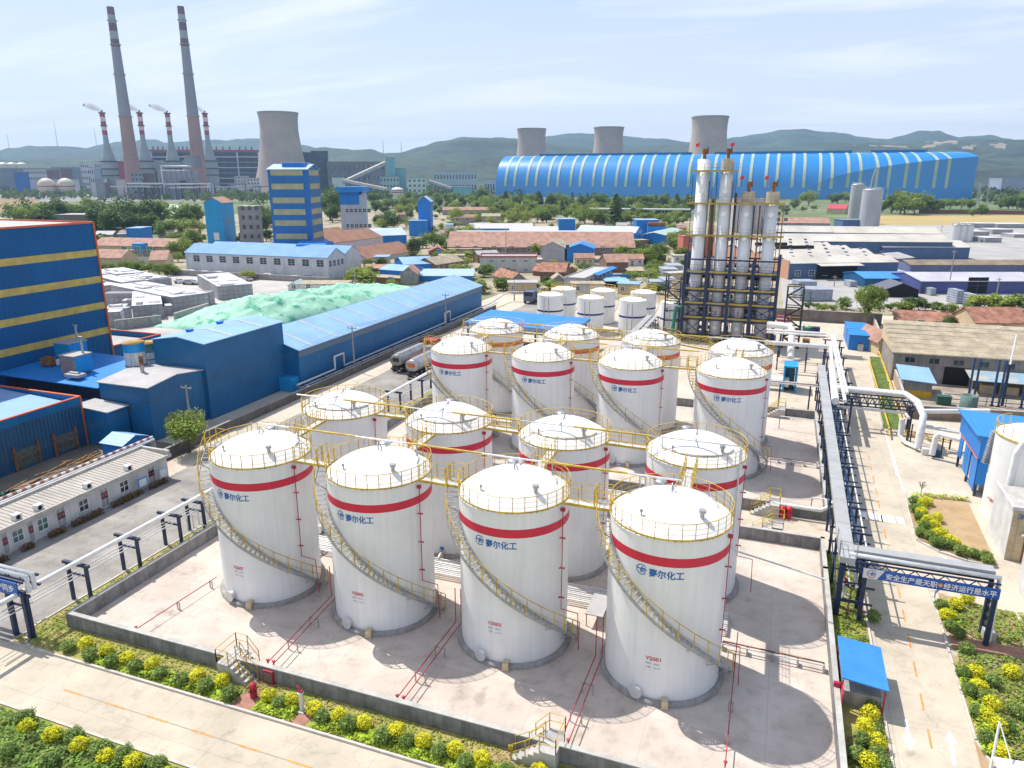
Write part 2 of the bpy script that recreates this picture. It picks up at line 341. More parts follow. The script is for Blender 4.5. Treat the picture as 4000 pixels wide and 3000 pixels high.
leaf_yellow = mat('golden privet leaves', (.80,.78,.03), .6, .35, 2.5, trans=.3, rnd=.1, spec=.25)
leaf_ball = mat('clipped green leaves', (.24,.36,.08), .6, .5, 3, trans=.28, rnd=.14, spec=.25)
leaf_hedge = mat('ground cover leaves', (.46,.60,.05), .6, .5, 1.6, trans=.3, spec=.25)
# ================================================================== ground of the works
gm = mat('dusty ground', (.24,.22,.12), .95, .1, .02, col2=(.10,.15,.05), ramp=(.46,.68))
mb = MB(); mb.face([(-9000,-400,-.02),(9000,-400,-.02),(9000,12000,-.02),(-9000,12000,-.02)]); struct(mb, 'ground', gm)
yard_m = slab_mat('yard concrete', (.58,.50,.40), 5, 4.2)
bund_m = slab_mat('bund floor concrete', (.59,.505,.435), 6.2, 4.6, .014, stain=.8)
road_m = slab_mat('concrete road', (.54,.47,.37), 4.2, 5, .016, stain=.7)
asph = slab_mat('worn grey paving', (.32,.295,.27), 30, 30, .0, .2, stain=1)
grass_m = mat('rough grass', (.24,.29,.05), .95, .3, .9, col2=(.42,.33,.13), ramp=(.38,.62), bump=.7, bscale=9)
soil_m = mat('bare soil', (.42,.30,.17), .95, .2, .7, bump=.5, bscale=5, col2=(.33,.22,.12))
brick_pave = mat('red paving brick', (.36,.18,.13), .9, .15, 3)
def sheet(name, m, z, *polys):
    mb = MB()
    for p in polys: mb.face([(x, y, z) for x, y in p])
    return struct(mb, name, m)
def rect(x0, y0, x1, y1): return [(x0,y0),(x1,y0),(x1,y1),(x0,y1)]
sheet('yard', yard_m, -.012, rect(-62,-60,70,134))
sheet('service_road', asph, -.004, rect(-50.6,-60,-39.7,134))
sheet('front_road', road_m, .0, rect(-46,-16.05,12.35,-11.95))
sheet('side_road', road_m, .004, rect(12.35,-40,17.0,24), [(12.35,24),(17.0,24),(17.6,33),(17.7,52),(19.0,84),(12.9,84)])
sheet('bund_floor', bund_m, .03, rect(-37.2,-9.3,9.6,18.8), rect(-37.2,24.8,10.3,53.6))
# planting strips
sheet('planting_strip', grass_m, .06, rect(-39.5,-11.75,10.0,-9.45), rect(-39.5,-9.45,-37.5,56), rect(9.98,-20,12.15,18.6), rect(10.5,25.2,12.2,53), rect(-46,-40,10.0,-16.2))
sheet('soil_bed', soil_m, .06, [q('K',210,310),q('K',900,440),q('K',1390,1490),q('K',1000,1420),q('K',90,1060),q('K',-20,680)],
      [q('X1',1640,120),q('X1',2160,260),q('X1',2230,620),q('X1',1730,480)], [q('X1',1735,530),q('X1',2260,680),q('X1',2400,1300),q('X1',1930,1300)])
def kerb(pts, wd=.14, h=.13):
    mb = MB()
    for a, b in zip(pts, pts[1:]):
        a = Vector(a); b = Vector(b); d = (b-a).normalized()*(wd*.3)
        mb.bar((*(a-d), h/2), (*(b+d), h/2), wd, h)
    return struct(mb, 'kerb', kerb_stone)
arc = lambda cx, cy, r, a0, a1, n=8: [(cx+r*cos(R(a0+(a1-a0)*i/n)), cy+r*sin(R(a0+(a1-a0)*i/n))) for i in range(n+1)]
kerb([(-39.6,56)]+[(-39.6,-9.4)]+arc(-37.3,-9.55,2.35,180,270)+[(9.5,-11.9)]+arc(9.8,-9.6,2.35,270,360)[:3])
kerb([(12.25,-40),(12.25,18.6),(10.1,18.7)]); kerb([(10.1,25.0),(12.3,25.1),(12.6,53),(12.9,84)])
kerb([(-45.8,-16.15),(10,-16.15)])
rk = [q('X1',2010,1276), q('X1',1890,1100), q('X1',1790,770), q('X1',1715,520), q('X1',1660,330), q('X1',1605,150), q('X1',1610,110), q('X1',1650,80)]
kerb(rk)
kerb([q('Y8',1175,385), q('Y8',1250,700), q('Y8',1290,800), q('Y8',1480,900), q('Y8',1720,980), q('Y8',1980,1030)])
kerb([q('Y7',820,1370), q('Y7',760,1060), q('Y7',690,720)]); kerb([q('Y7',820,1370), q('Y7',860,1395), q('Y7',1010,1400)])
# painted markings
paint_w = mat('white road paint', (.74,.72,.68), .7, .2, 3, ramp=(.3,.5)); paint_o = mat('orange road paint', (.66,.30,.08), .75, .25, 3)
def strip(name, m, a, b, wd, z=.012):
    a = Vector(a); b = Vector(b); n = (b-a).normalized().orthogonal()*(wd/2); return struct(MB().face([(*(a-n),z),(*(b-n),z),(*(b+n),z),(*(a+n),z)]), name, m)
mb = MB(); md = MB()
x = -32.2
while x < 12:
    mb.box(x, -14.09, .008, x+1.45, -13.97, .0085); md.box(x+1.45, -14.05, .008, x+3.1, -14.0, .0084); x += 3.1
pts = [q('X1',1600,1150), q('X1',1365,30), q('Y8',1035,860), q('Y8',990,640), q('Y8',940,400), q('Y8',860,30)]
cl = []
for a, b in zip(pts, pts[1:]):
    n = max(2, int(hypot(b[0]-a[0], b[1]-a[1])/.5)); cl += [(a[0]+(b[0]-a[0])*i/n, a[1]+(b[1]-a[1])*i/n) for i in range(n)]
for i in range(0, len(cl)-4, 6):
    a, b = cl[i], cl[i+3]; mb.bar((*a, .0105), (*b, .0105), .11, .003)
struct(mb, 'centre_line', paint_o)
struct(md, 'worn_centre_line', mat('worn road paint', (.33,.30,.26), .9, .1, 3))
mb = MB()
for a, b in ((q('X1',1425,955), q('X1',1445,1075)), (q('X1',1750,1262), q('X1',1728,1110))): # arrows
    d = (Vector(b)-Vector(a)); L = d.length; d.normalize(); n = Vector((-d.y, d.x)); A = Vector(a); B = Vector(b)
    pts = [A-n*.09, B-n*.09, B+n*.09, A+n*.09]; mb.face([(*p, .0115) for p in pts])
    mb.face([(*p, .012) for p in (B-n*.33, B+d*1.0, B+n*.33)])
for i in range(5): # crossing
    cx, cy = q('Y8', 825+i*80, 582+i*11); mb.box(cx-.28, cy-.75, .0115, cx+.28, cy+.75, .012)
mb.box(-40.5, -15.9, .0115, -39.9, -12.2, .012)
for a, b in ((q('Y8',1060,0), q('Y8',1180,400)), (q('Y7',850,1400), q('Y7',960,1800)), (q('Y8',1180,400), q('Y8',1260,740)), (q('Y8',1480,930), q('Y8',1680,1010))): mb.bar((*a,.012),(*b,.012),.12,.003)
struct(mb, 'road_paint', paint_w)
# ================================================================== bund walls
WH = 1.08
def wall(name, label, segs, h=WH, th=.28, m=concrete_wall, cope=coping, cat='wall', base=0, group=None):
    t = thing(name, label, cat, (*segs[0][0], 0), group)
    mb = MB(); mc = MB()
    for a, b in segs:
        a = Vector(a); b = Vector(b); d = (b-a).normalized()*(th/2)
        mb.bar((*(a-d), base+(h-.06)/2), (*(b+d), base+(h-.06)/2), th, h-.06)
        mc.bar((*(a-d*1.15), base+h-.03), (*(b+d*1.15), base+h-.03), th*1.12, .065)
    mb.build('wall_face', m, t); mc.build('coping', cope, t); return t
cx0, cx1 = -37.35, 9.75
wall('bund_wall', 'stained concrete bund wall along the front planting strip, with two crossing stairs', [((cx0,-9.3),(8.6,-9.3))]+[(a, b) for a, b in zip(arc(8.6,-8.2,1.15,270,360,6), arc(8.6,-8.2,1.15,270,360,6)[1:])], group='bund walls')
wall('bund_wall', 'low concrete bund wall along the left grass strip beside the blue pipe frames', [((cx0,-9.0),(cx0,18.6))], group='bund walls')
wall('bund_wall', 'long concrete bund wall on the right, beside the covered pipe rack', [((cx1,-8.1),(cx1,14.0)),((cx1,14.0),(cx1,18.9))], group='bund walls')
wall('bund_wall', 'concrete bund wall behind the second tank row, nearer side of the cross lane', [((cx0,18.9),(cx1,18.9))], group='bund walls')
wall('bund_wall', 'concrete bund wall on the farther side of the cross lane, with red fire bollards', [((cx0,24.7),(10.2,24.7))], group='bund walls')
wall('bund_wall', 'concrete bund wall right of the rear tanks, edged by grass', [((10.35,24.9),(10.35,53.6))], group='bund walls')
wall('bund_wall', 'concrete bund wall behind the rearmost big tanks', [((cx0,53.8),(10.35,53.8))], group='bund walls')
wall('bund_wall', 'concrete bund wall left of the rear tanks beside the tanker bay', [((cx0,24.9),(cx0,53.6))], group='bund walls')
# ================================================================== storage tanks
RT, HT = 3.4, 10.2
def cylpt(a, z, r=RT): return (r*cos(a), r*sin(a), z)
def bend_text(mb, txt, size, a0, z0, offset, fitw=None, r=RT+.015, cx=0, cy=0):
    vs, fs = text_mesh(txt, size, offset); k = 1
    if fitw: k = fitw/(max(v[0] for v in vs)-min(v[0] for v in vs))
    return mb.add([(cx+r*cos(a0+v[0]*k/r), cy+r*sin(a0+v[0]*k/r), z0+v[1]) for v in vs], fs)
def emblem_pts():
    P = []                                   # polygons in a unit emblem
    n = 26
    for i in range(n):
        a, b = R(38+284*i/n), R(38+284*(i+1)/n); P.append([(cos(a),sin(a)),(cos(b),sin(b)),(.84*cos(b),.84*sin(b)),(.84*cos(a),.84*sin(a))][::-1])
    P += [[(-.98,.02),(-.98,.2),(-.1,.2),(.05,.34),(.95,.34),(.8,.16),(.16,.16),(-.02,.02)][::-1][::-1]]
    P += [[(.1,.62),(.32,.62),(.1,.34),(-.12,.34)], [(-.12,.34),(.1,.34),(.42,.02),(.2,.02)]]
    P += [[(.98,-.1),(.98,.08),(.42,.08),(.3,-.02),(-.36,-.02),(-.22,-.2),(.05,-.2),(.18,-.1)]]
    P += [[(-.1,-.2),(.14,-.2),(-.12,-.56),(-.34,-.56)], [(.1,-.28),(.8,-.28),(.7,-.44),(.02,-.44)]]
    return P
def emblem_on_cyl(mb, a0, zc, rad, r=RT+.015):
    for p in emblem_pts():
        vs = []
        for x_, y_ in p: vs.append((r*cos(a0+x_*rad/r), r*sin(a0+x_*rad/r), zc+y_*rad))
        mb.add(vs, [tuple(range(len(vs)))])
def tank_parts(t, stripe, logo=None, number=None, stairs=True, pipe=True, rails=0):
    mb = MB(); mb.lathe([(RT,.28),(RT,HT)], n=72); mb.lathe([(RT+.05,HT-.05),(RT+.05,HT+.02),(RT-.05,HT+.02)], n=72)
    for z in (1.8,3.5,5.2,6.9,8.55): mb.lathe([(RT,z-.012),(RT+.006,z),(RT,z+.012)], n=72)
    mb.build('shell', white_paint, t)
    pr = [(RT, HT+.02)]+[(RT*cos(a*pi/2/9), HT+.02+1.3*sin(a*pi/2/9)**1.0*1.0) for a in range(1, 10)]
    pr = [(RT*(1-i/12), HT+.02+1.32*(1-(1-i/12)**2)) for i in range(13)]
    dm = MB(); dm.lathe(pr[:-1]+[(.002, HT+1.34)], n=72)
    dm.build('roof_dome', dome_paint, t)
    mb = MB(); mb.lathe([(RT+.30,.0),(RT+.30,.27),(RT+.02,.30)], n=56); mb.build('base_ring', concrete, t)
    if stripe: MB().lathe([(RT+.008,8.66),(RT+.008,9.2)], n=72).build('red_stripe', stripe, t)
    mr = MB(); mp = MB()
    n = 30; r = RT+.02
    for i in range(n):
        a = 2*pi*i/n; mp.bar(cylpt(a,HT,r), cylpt(a,HT+1.0,r), .034)
    for z in (HT+.36,HT+.68): mr.tube([cylpt(2*pi*i/48, z, r) for i in range(48)], .014, 4, closed=True)
    mr.tube([cylpt(2*pi*i/48, HT+1.0, r) for i in range(48)], .025, 5, closed=True)
    mr.lathe([(r+.03,HT-.02),(r+.03,HT+.12),(r,HT+.12)], n=60, sharp=True)
    mr.mat(1); mr.add(mp.v, mp.f); mr.build('railing', [yellow_rail, shaded_rail], t)
    # roof fittings
    a = R(-38); c = cylpt(a, HT+.75, 2.35); mb = MB(); mb.tube([(c[0],c[1],HT+.5),(c[0],c[1],HT+1.0)], .12, 10); mb.tube([(c[0],c[1],HT+1.0),(c[0],c[1],HT+1.18)], .2, 10); mb.build('vent', galv, t)
    a = R(-122); c = cylpt(a, HT, 2.5); mb = MB(); mb.tube([(c[0],c[1],HT+.5),(c[0],c[1],HT+.85)], .05, 6); mb.tube([(c[0],c[1],HT+.85),(c[0],c[1],HT+1.0)], .09, 8); mb.build('gauge', galv, t)
    a = R(112); c = cylpt(a, HT, 2.6); mb = MB(); mb.lathe([(.34,HT+.35),(.34,HT+.82),(.38,HT+.84),(.3,HT+.92),(.01,HT+.95)], (c[0],c[1],0), 14); mb.build('hatch', galv, t)
    if stairs:
        a0, a1, n = R(12), R(-172), 46; ri, ro = RT+.08, RT+.82
        st = MB(); hr = MB(); outer = []; inner = []; top = []; midr = []
        for i in range(n+1):
            f = i/n; a = a0+(a1-a0)*f; z = .1+(HT-.15)*f
            if i < n: 
                aa = a+(a1-a0)/n*.5*.8
                st.add([cylpt(a,z+.2,ri),cylpt(a,z+.2,ro),cylpt(aa,z+.2,ro),cylpt(aa,z+.2,ri),cylpt(a,z+.17,ri),cylpt(a,z+.17,ro),cylpt(aa,z+.17,ro),cylpt(aa,z+.17,ri)],[(0,3,2,1),(4,5,6,7),(0,1,5,4),(1,2,6,5),(2,3,7,6),(3,0,4,7)])
            outer.append(cylpt(a,z+.08,ro)); inner.append(cylpt(a,z+.08,ri)); top.append(cylpt(a,z+1.15,ro)); midr.append(cylpt(a,z+.62,ro))
            if i % 3 == 0: hr.bar(cylpt(a,z,ro), cylpt(a,z+1.15,ro), .05)
        for L_ in (outer, inner):
            for p, g_ in zip(L_, L_[1:]): st.bar(p, g_, .03, .2)
        for i in range(0, n, 6): a = a0+(a1-a0)*i/n; z = .1+(HT-.15)*i/n; st.bar(cylpt(a,z-.5,RT+.02), cylpt(a,z+.1,ro), .05)
        hr.tube(top, .03, 5); hr.tube(midr, .018, 4)
        sp = st.build('spiral_stair', galv, t); hr.build('handrail', yellow_rail, sp)
        pl = MB(); a = R(-178)
        pl.add([cylpt(a+d, HT+z, r_) for z in (-.06,0) for d, r_ in ((R(6),RT),(R(6),RT+.95),(R(-9),RT+.95),(R(-9),RT))], [(3,2,1,0),(4,5,6,7),(0,1,5,4),(1,2,6,5),(2,3,7,6),(3,0,4,7)])
        pl.build('landing', galv, t)
        lr = MB(); pa = [cylpt(R(174),HT,RT+.95), cylpt(R(186-14),HT,RT+.1)]
        for d in (6,-1,-9): lr.bar(cylpt(a+R(d)*1.0,HT,RT+.95), cylpt(a+R(d),HT+1.05,RT+.95), .05)
        for z in (.55,1.05): lr.tube([cylpt(a+R(d),HT+z,RT+.95) for d in (6,2,-2,-6,-9)]+[cylpt(a+R(-9),HT+z,RT)], .025, 5)
        lr.build('landing_rail', yellow_rail, t)
    if logo:
        mb = MB(); emblem_on_cyl(mb, R(-106.5), 8.22, .315); mb.build('emblem', blue_mark, t)
        mb = MB(); bend_text(mb, '赛尔化工', .52, R(-99.5), 7.98, .012, 1.9); mb.build('lettering', blue_mark, t)
    if number:
        mb = MB(); bend_text(mb, number, .33, R(-97.8), 2.77, .006, .86); mb.mat(1)
        bend_text(mb, '容积：400m³', .13, R(-97.6), 2.52, .0, .82); bend_text(mb, '介质：C5-C9', .13, R(-97.6), 2.26, .0, .82)
        mb.build('number_lettering', [red_mark, dark_mark], t)
    if pipe:
        a = R(-16); mb = MB(); ro = RT+.14
        c = cylpt(a, 0, ro)
        mb.tube([(c[0],c[1],9.85),(c[0],c[1],3.2),(ro+.9,c[1]+.1,3.05),(ro+1.0,c[1]+.1,.5)], .032, 6)
        mb.box(c[0]-.12,c[1]-.08,9.75,c[0]+.12,c[1]+.08,9.95)
        for z in (4.0,6.0,8.0): mb.bar(cylpt(a,z,RT), cylpt(a,z,RT+.35), .04); mb.bar((c[0]-.16,c[1]-.1,z),(c[0]+.16,c[1]+.1,z),.04)
        mb.build('fire_pipe', pipe_red, t)
    mb = MB(); a = R(-104); c = cylpt(a, .7, RT); mb.tube([cylpt(a,.62,RT-.05), cylpt(a,.62,RT+.3)], .3, 14); mb.tube([cylpt(a,.62,RT+.3), cylpt(a,.62,RT+.36)], .38, 14)
    mb.build('manhole', pipe_silver, t)
    mb = MB(); a = R(-78); mb.add([p for d in (-.16,.16) for p in [Vector(cylpt(a+d/RT,zz_,rr)) for zz_, rr in ((.05,RT+.02),(.05,RT+.5),(.55,RT+.5),(.55,RT+.02))]], [(0,1,2,3),(7,6,5,4),(0,4,5,1),(1,5,6,2),(2,6,7,3)]); mb.build('drain_box', cream_wall, t)
TP = {'A1':(-28.34,.05),'A2':(-18.95,.06),'A3':(-9.5,.04),'A4':(0,0),'B1':(-28.38,10.69),'B2':(-18.88,10.75),'B3':(-9.37,10.61),'B4':(.21,10.52),
      'C1':(-28.09,34.0),'C2':(-18.53,34.1),'C3':(-8.99,34.14),'C4':(.99,34.22),'D1':(-28.27,45.2),'D2':(-18.41,45.0),'D3':(-8.85,45.2),'D4':(1.35,43.5)}
TL = {'A1':'white storage tank numbered V2007 in the front row, at its left end','A2':'white storage tank numbered V2005 in the front row','A3':'white storage tank numbered V2003 in the front row','A4':'white storage tank numbered V2001, nearest and largest in view',
 'B1':'white storage tank without any red stripe, behind tank V2007','B2':'white red striped tank right behind tank V2005, joined to it by a gangway','B3':'white red striped tank right behind tank V2003','B4':'white red striped tank right behind tank V2001, grey pipe down its side',
 'C1':'white storage tank with blue lettering beside the parked tanker trucks','C2':'white storage tank with blue lettering, second from the tanker trucks','C3':'white storage tank with blue lettering, third from the tanker trucks','C4':'white storage tank with blue lettering, right end of the rear lettered row',
 'D1':'rearmost white tank with faded orange stripe, nearest the blue loading canopy end','D2':'rearmost white tank with faded orange stripe in front of the canopy corner','D3':'rearmost white tank with red stripe left of the column tower','D4':'rearmost white tank with red stripe directly in front of the column tower'}
NUM = {'A1':'V2007','A2':'V2005','A3':'V2003','A4':'V2001'}
proto = {}
for k_, (x, y) in TP.items():
    row = k_[0]
    key = row if row in 'CD' else k_
    if k_ == 'D3' : key = 'Dr'
    if k_ == 'D4': key = 'Dr'
    if k_ in ('B2','B3','B4'): key = 'B'
    if key in proto: o = dup(proto[key], (x, y, 0), None, TL[k_]); continue
    t = thing('storage_tank', TL[k_], 'storage tank', (0,0,0), 'large white storage tanks')
    tank_parts(t, None if k_ == 'B1' else orange_band if key == 'D' else red_band, row in 'AC', NUM.get(k_), row in 'AC' or k_ == 'D1', row != 'D')
    t.location = (x, y, 0); proto[key] = t
# ------------------------------------------------------------------ gangways between the roofs
def gangway(a, b, label, wd=.75, z=HT+.02, rails=(1,1)):
    a = Vector(a); b = Vector(b); d = (b-a).normalized(); n = Vector((-d.y, d.x))*(wd/2); L = (b-a).length
    t = thing('gangway', label, 'gangway', (*((a+b)/2), z), 'yellow railed gangways between tank roofs')
    MB().slab([(*(a-n),z),(*(b-n),z),(*(b+n),z),(*(a+n),z)], .09).build('deck', pipe_silver, t)
    mb = MB(); k = max(2, round(L/.85))
    for s_, on in ((-1, rails[0]), (1, rails[1])):
        if not on: continue
        for i in range(k+1):
            p = a+(b-a)*(i/k)+n*s_; mb.bar((*p, z-.1), (*p, z+1.05), .042)
        for zz_, r in ((.38,.014),(.72,.014),(1.05,.024)): mb.tube([(*(a+n*s_), z+zz_), (*(b+n*s_), z+zz_)], r, 5)
        mb.bar((*(a+n*s_), z-.02), (*(b+n*s_), z-.02), .05, .16)
    mb.build('railing', yellow_rail, t); return t
def edge(c, ang, r=RT-.05): return (c[0]+r*cos(R(ang)), c[1]+r*sin(R(ang)))
for row, rn in (('A','front row'),('B','second row'),('C','lettered rear row'),('D','rearmost row')):
    for i, w_ in ((1,'left'),(2,'middle'),(3,'right')):
        A, B = TP[f'{row}{i}'], TP[f'{row}{i+1}']
        off = 0 if row != 'D' or i < 3 else 0
        gangway(edge(A, -8), edge(B, 188), f'yellow railed gangway between tank roofs, {w_} one of the {rn}')
for (r0, r1, w_) in (('A','B','front'),('C','D','rear')):
    for i, nm in ((1,'leftmost'),(2,'second from left'),(3,'third from left'),(4,'rightmost')):
        A, B = TP[f'{r0}{i}'], TP[f'{r1}{i}']; gangway(edge(A, 84), edge(B, -88), f'short yellow gangway running back from the {w_} row roof, {nm} of its four', .7)
# ------------------------------------------------------------------ long vapour pipes above the roofs
def roofpipe(row, y, x0, x1, label, drop=False, z=HT+1.35):
    t = thing('vapour_pipe', label, 'pipe', (x0, y, z), 'vapour pipes above the tank roofs')
    mb = MB(); mb.tube([(x0,y,z),(x1,y,z)] if not drop else [(x0,y,z),(x1,y,z),(x1,y-.1,z-.3),(x1,y-.12,4.2),(x1+.3,y-.12,4.0),(*q('X2',2050,1580,3.9),3.9)], .06, 6); mb.build('main_pipe', pipe_silver, t)
    for i in range(1, 4): 
        c = TP[f'{row}{i}'][0]; yb = MB(); yb.tube([(c+1.2,y,z+.012),(c+RT+3.2,y,z+.012)], .07, 6); yb.build('yellow_sleeve', yellow_rail, t)
    for i in range(1, 5):
        cx, cy = TP[f'{row}{i}']
        br = MB(); ys = .95 if y > cy else -.95
        br.tube([(cx+.1,y,z),(cx,cy+ys*.6,z-.15),(cx,cy,HT+1.85 if y > cy else HT+1.6),(cx,cy,HT+1.3)], .055, 6); br.build('branch_pipe', galv, t)
        for dx in (-2.1, 1.9): MB().bar((cx+dx,y,z),(cx+dx,y,HT+.3),.06).build('pipe_support', galv, t)
        ar = MB(); ar.tube([(cx+2.6*cos(R(s_)),cy+2.6*sin(R(s_)),HT+.62) for s_ in range(190 if y<cy else 10, 351 if y<cy else 171, 16)], .035, 5); ar.build('ring_pipe', galv, t)
roofpipe('A', 1.75, -29.8, .3, 'long silver and yellow pipe above the front row of tank roofs')
roofpipe('B', 8.8, -31.6, 3.25, 'long silver and yellow pipe above the second row of tank roofs', True)
roofpipe('C', 35.7, -29.5, 1.2, 'long silver and yellow pipe above the lettered rear row of roofs')
roofpipe('D', 43.2, -31, 4.2, 'long silver and yellow pipe above the rearmost row of roofs')
# ================================================================== generic buildings
def opening(t, side, L, W, pos, z0, w, h, fm=None, gm=None, kind='window', mull=(1,1), loc=(0,0), child=True, proud=.0):
    fm = fm or frame_white; gm = gm or glass
    def P3(a, d, z):                        # a along the wall, d outward
        x, y = {'F':(a,-d), 'B':(a,W+d), 'R':(L+d,a), 'L':(-d,a)}[side]; return (loc[0]+x, loc[1]+y, z)
    def bx(mb, a0, a1, d0, d1, za, zb):
        p = P3(a0,d0,za); r = P3(a1,d1,zb); mb.box(*p, *r)
    f = min(.09, w*.1); mb = MB(); e = .05+proud
    bx(mb, pos-f, pos, .003, e, z0-f, z0+h+f); bx(mb, pos+w, pos+w+f, .003, e, z0-f, z0+h+f); bx(mb, pos, pos+w, .003, e, z0+h, z0+h+f); bx(mb, pos, pos+w, .003, e+.05, z0-f, z0)
    for i in range(1, mull[0]+1): c = pos+w*i/(mull[0]+1); bx(mb, c-f*.35, c+f*.35, .02, e-.01, z0, z0+h)
    for i in range(1, mull[1]+1): c = z0+h*i/(mull[1]+1); bx(mb, pos, pos+w, .021, e-.012, c-f*.35, c+f*.35)
    o = mb.build(kind, fm, t)
    if child: m2 = MB(); bx(m2, pos, pos+w, .002, .018, z0, z0+h); m2.build('pane' if kind == 'window' else 'door_leaf', gm, o)
    return o
def house(name, label, A, B, W, ze, zr=None, wm=None, rm=None, wins=(), group=None, cat='building', axis='x', over=.35, para=0, trim=None, t_=.14, base=0, extra=None):
    A, B = Vector(A), Vector(B); L = (B-A).length; ang = atan2(B.y-A.y, B.x-A.x)
    t = thing(name, label, cat, (A.x, A.y, base), group); ox, oy = A.x, A.y
    mb = MB()
    if zr is None or zr == ze:               # flat roof
        mb.box(ox, oy, base, ox+L, oy+W, base+ze)
        mb.build('wall', wm, t); r = MB()
        if para:
            for x0, y0, x1, y1 in ((-.12,-.12,L+.12,.12),(-.12,W-.12,L+.12,W+.12),(-.12,.12,.12,W-.12),(L-.12,.12,L+.12,W-.12)): r.box(ox+x0, oy+y0, base+ze-.02, ox+x1, oy+y1, base+ze+para)
            r.build('parapet', trim or wm, t); r = MB(); r.box(ox+.12, oy+.12, base+ze+.003, ox+L-.12, oy+W-.12, base+ze+.05)
        else: r.box(ox-over, oy-over, base+ze+.003, ox+L+over, oy+W+over, base+ze+t_)
        r.build('roof', rm, t)
    else:
        if axis == 'mono':
            mb.add([(ox,oy,base),(ox+L,oy,base),(ox+L,oy+W,base),(ox,oy+W,base),(ox,oy,base+ze),(ox+L,oy,base+ze),(ox+L,oy+W,base+zr),(ox,oy+W,base+zr)],[(0,1,5,4),(1,2,6,5),(2,3,7,6),(3,0,4,7),(4,5,6,7)])
            mb.build('wall', wm, t); k = (zr-ze)/W*over
            MB().slab([(ox-over,oy-over,base+ze-k+t_),(ox+L+over,oy-over,base+ze-k+t_),(ox+L+over,oy+W+over,base+zr+k+t_),(ox-over,oy+W+over,base+zr+k+t_)], t_-.01).build('roof', rm, t)
        else:
            mb.gable(ox, oy, ox+L, oy+W, base, base+ze, base+zr, axis); mb.build('wall', wm, t)
            MB().roof(ox, oy, ox+L, oy+W, base+ze, base+zr, axis, over, t_).build('roof', rm, t)
    for wn in wins: opening(t, *wn[:1], L, W, *wn[1:5], loc=(ox, oy), **(wn[5] if len(wn) > 5 else {}))
    if extra: extra(t, ox, oy, L, W)
    t.rotation_euler = (0, 0, ang)
    return t
def wrow(side, n, a0, a1, z0, w, h, **kw): return [(side, a0+(a1-a0-w)*i/max(1, n-1), z0+0, w, h, kw) for i in range(n)]
# ================================================================== leaves
def leafcloud(mb, n, rad, size, c=(0,0,0), shell=.55, seed=0, squash=1., clumps=0, flat=0.):
    rn = random.Random(seed); cs = []
    for i in range(clumps):
        while 1:
            p = Vector((rn.uniform(-1,1), rn.uniform(-1,1), rn.uniform(-1,1)))
            if .3 < p.length < 1: break
        p = p*(.72); cs.append((p, rn.uniform(.30,.50)))
    for i in range(n):
        d = Vector((rn.gauss(0,1), rn.gauss(0,1), rn.gauss(0,1))).normalized()
        if cs:
            p0, r0 = rn.choice(cs); p = p0+d*(r0*(rn.random()**.4))
        else: p = d*(shell+(1-shell)*rn.random()**.6)
        P = Vector((c[0]+p.x*rad, c[1]+p.y*rad, c[2]+p.z*rad*squash))
        u = (Vector((rn.gauss(0,1), rn.gauss(0,1), rn.gauss(0,.6)))+ (d.cross(Vector((0,0,1)))*.6)).normalized(); v = (u.cross(d+Vector((rn.gauss(0,.5), rn.gauss(0,.5), rn.gauss(0,.5)+flat)))).normalized()
        s_ = size*rn.uniform(.6,1.35); u *= s_; v *= s_*.62
        mb.add([P-u-v*.3, P-u*.1-v, P+u+v*.2, P+u*.05+v], [(0,1,2,3)])
    return mb
def shrub_proto(name, m, label, seed, n=900, rad=.5, size=.06):
    mb = leafcloud(MB(), n*2//3, rad, size, (0,0,.44), .6, seed, .88, flat=.6); leafcloud(mb, n//3, rad*1.12, size*.9, (0,0,.46), .2, seed+1, .9, clumps=9, flat=.6)
    for i in range(5): mb.mat(1); a = i*1.3; mb.bar((0,0,0),(.2*cos(a),.2*sin(a),.4),.02); mb.mat(0)
    return solo(mb, name, [m, bark], label, 'shrub', None, (0,0,0))
# front strip shrubs
gold0 = shrub_proto('golden_shrub', leaf_yellow, '', 11); ball0 = shrub_proto('clipped_shrub', leaf_ball, '', 23, 950)
gold1 = shrub_proto('golden_shrub', leaf_yellow, '', 31); ball1 = shrub_proto('clipped_shrub', leaf_ball, '', 43, 950)
used = {id(gold0): 0, id(ball0): 0, id(gold1): 0, id(ball1): 0}
def put(protos, p, sc, label, group):
    o = random.choice(protos); k = id(o)
    c = dup(o) if used[k] else o
    used[k] = 1; c.location = (p[0], p[1], .05); c.rotation_euler = (0, 0, random.random()*6); c.scale = (sc*random.uniform(.95,1.08), sc*random.uniform(.95,1.08), sc*random.uniform(.88,1.05)); c['label'] = label; c['category'] = 'shrub'; c['group'] = group; return c
G_, B_ = [gold0, gold1], [ball0, ball1]
GF, BF = 'golden yellow clipped ball shrub in the strip outside the front bund wall', 'dark green clipped ball shrub in the strip outside the front bund wall'
for f, x, y in [('Y2',*p) for p in ((745,580),(915,630),(1095,700),(1315,750),(1705,850),(1920,900))]+[('Y4',*p) for p in ((330,1020),(525,1070),(720,1140),(935,1200),(1150,1260),(1435,1330),(1665,1420),(1940,1500),(2170,1580))]+[('Y6',680,1680)]: put(G_, q(f,x,y,.45), .92, GF, 'golden shrubs of the front planting strip')
for f, x, y in [('Y2',*p) for p in ((590,600),(775,670),(960,720),(1170,770),(1385,830),(1560,880),(1780,940),(1985,1010))]+[('Y4',*p) for p in ((420,1090),(790,1210),(1015,1270),(1305,1380),(1520,1420),(1800,1510),(2030,1590))]+[('Y6',400,1680)]: put(B_, q(f,x,y,.45), .90, BF, 'clipped green shrubs of the front planting strip')
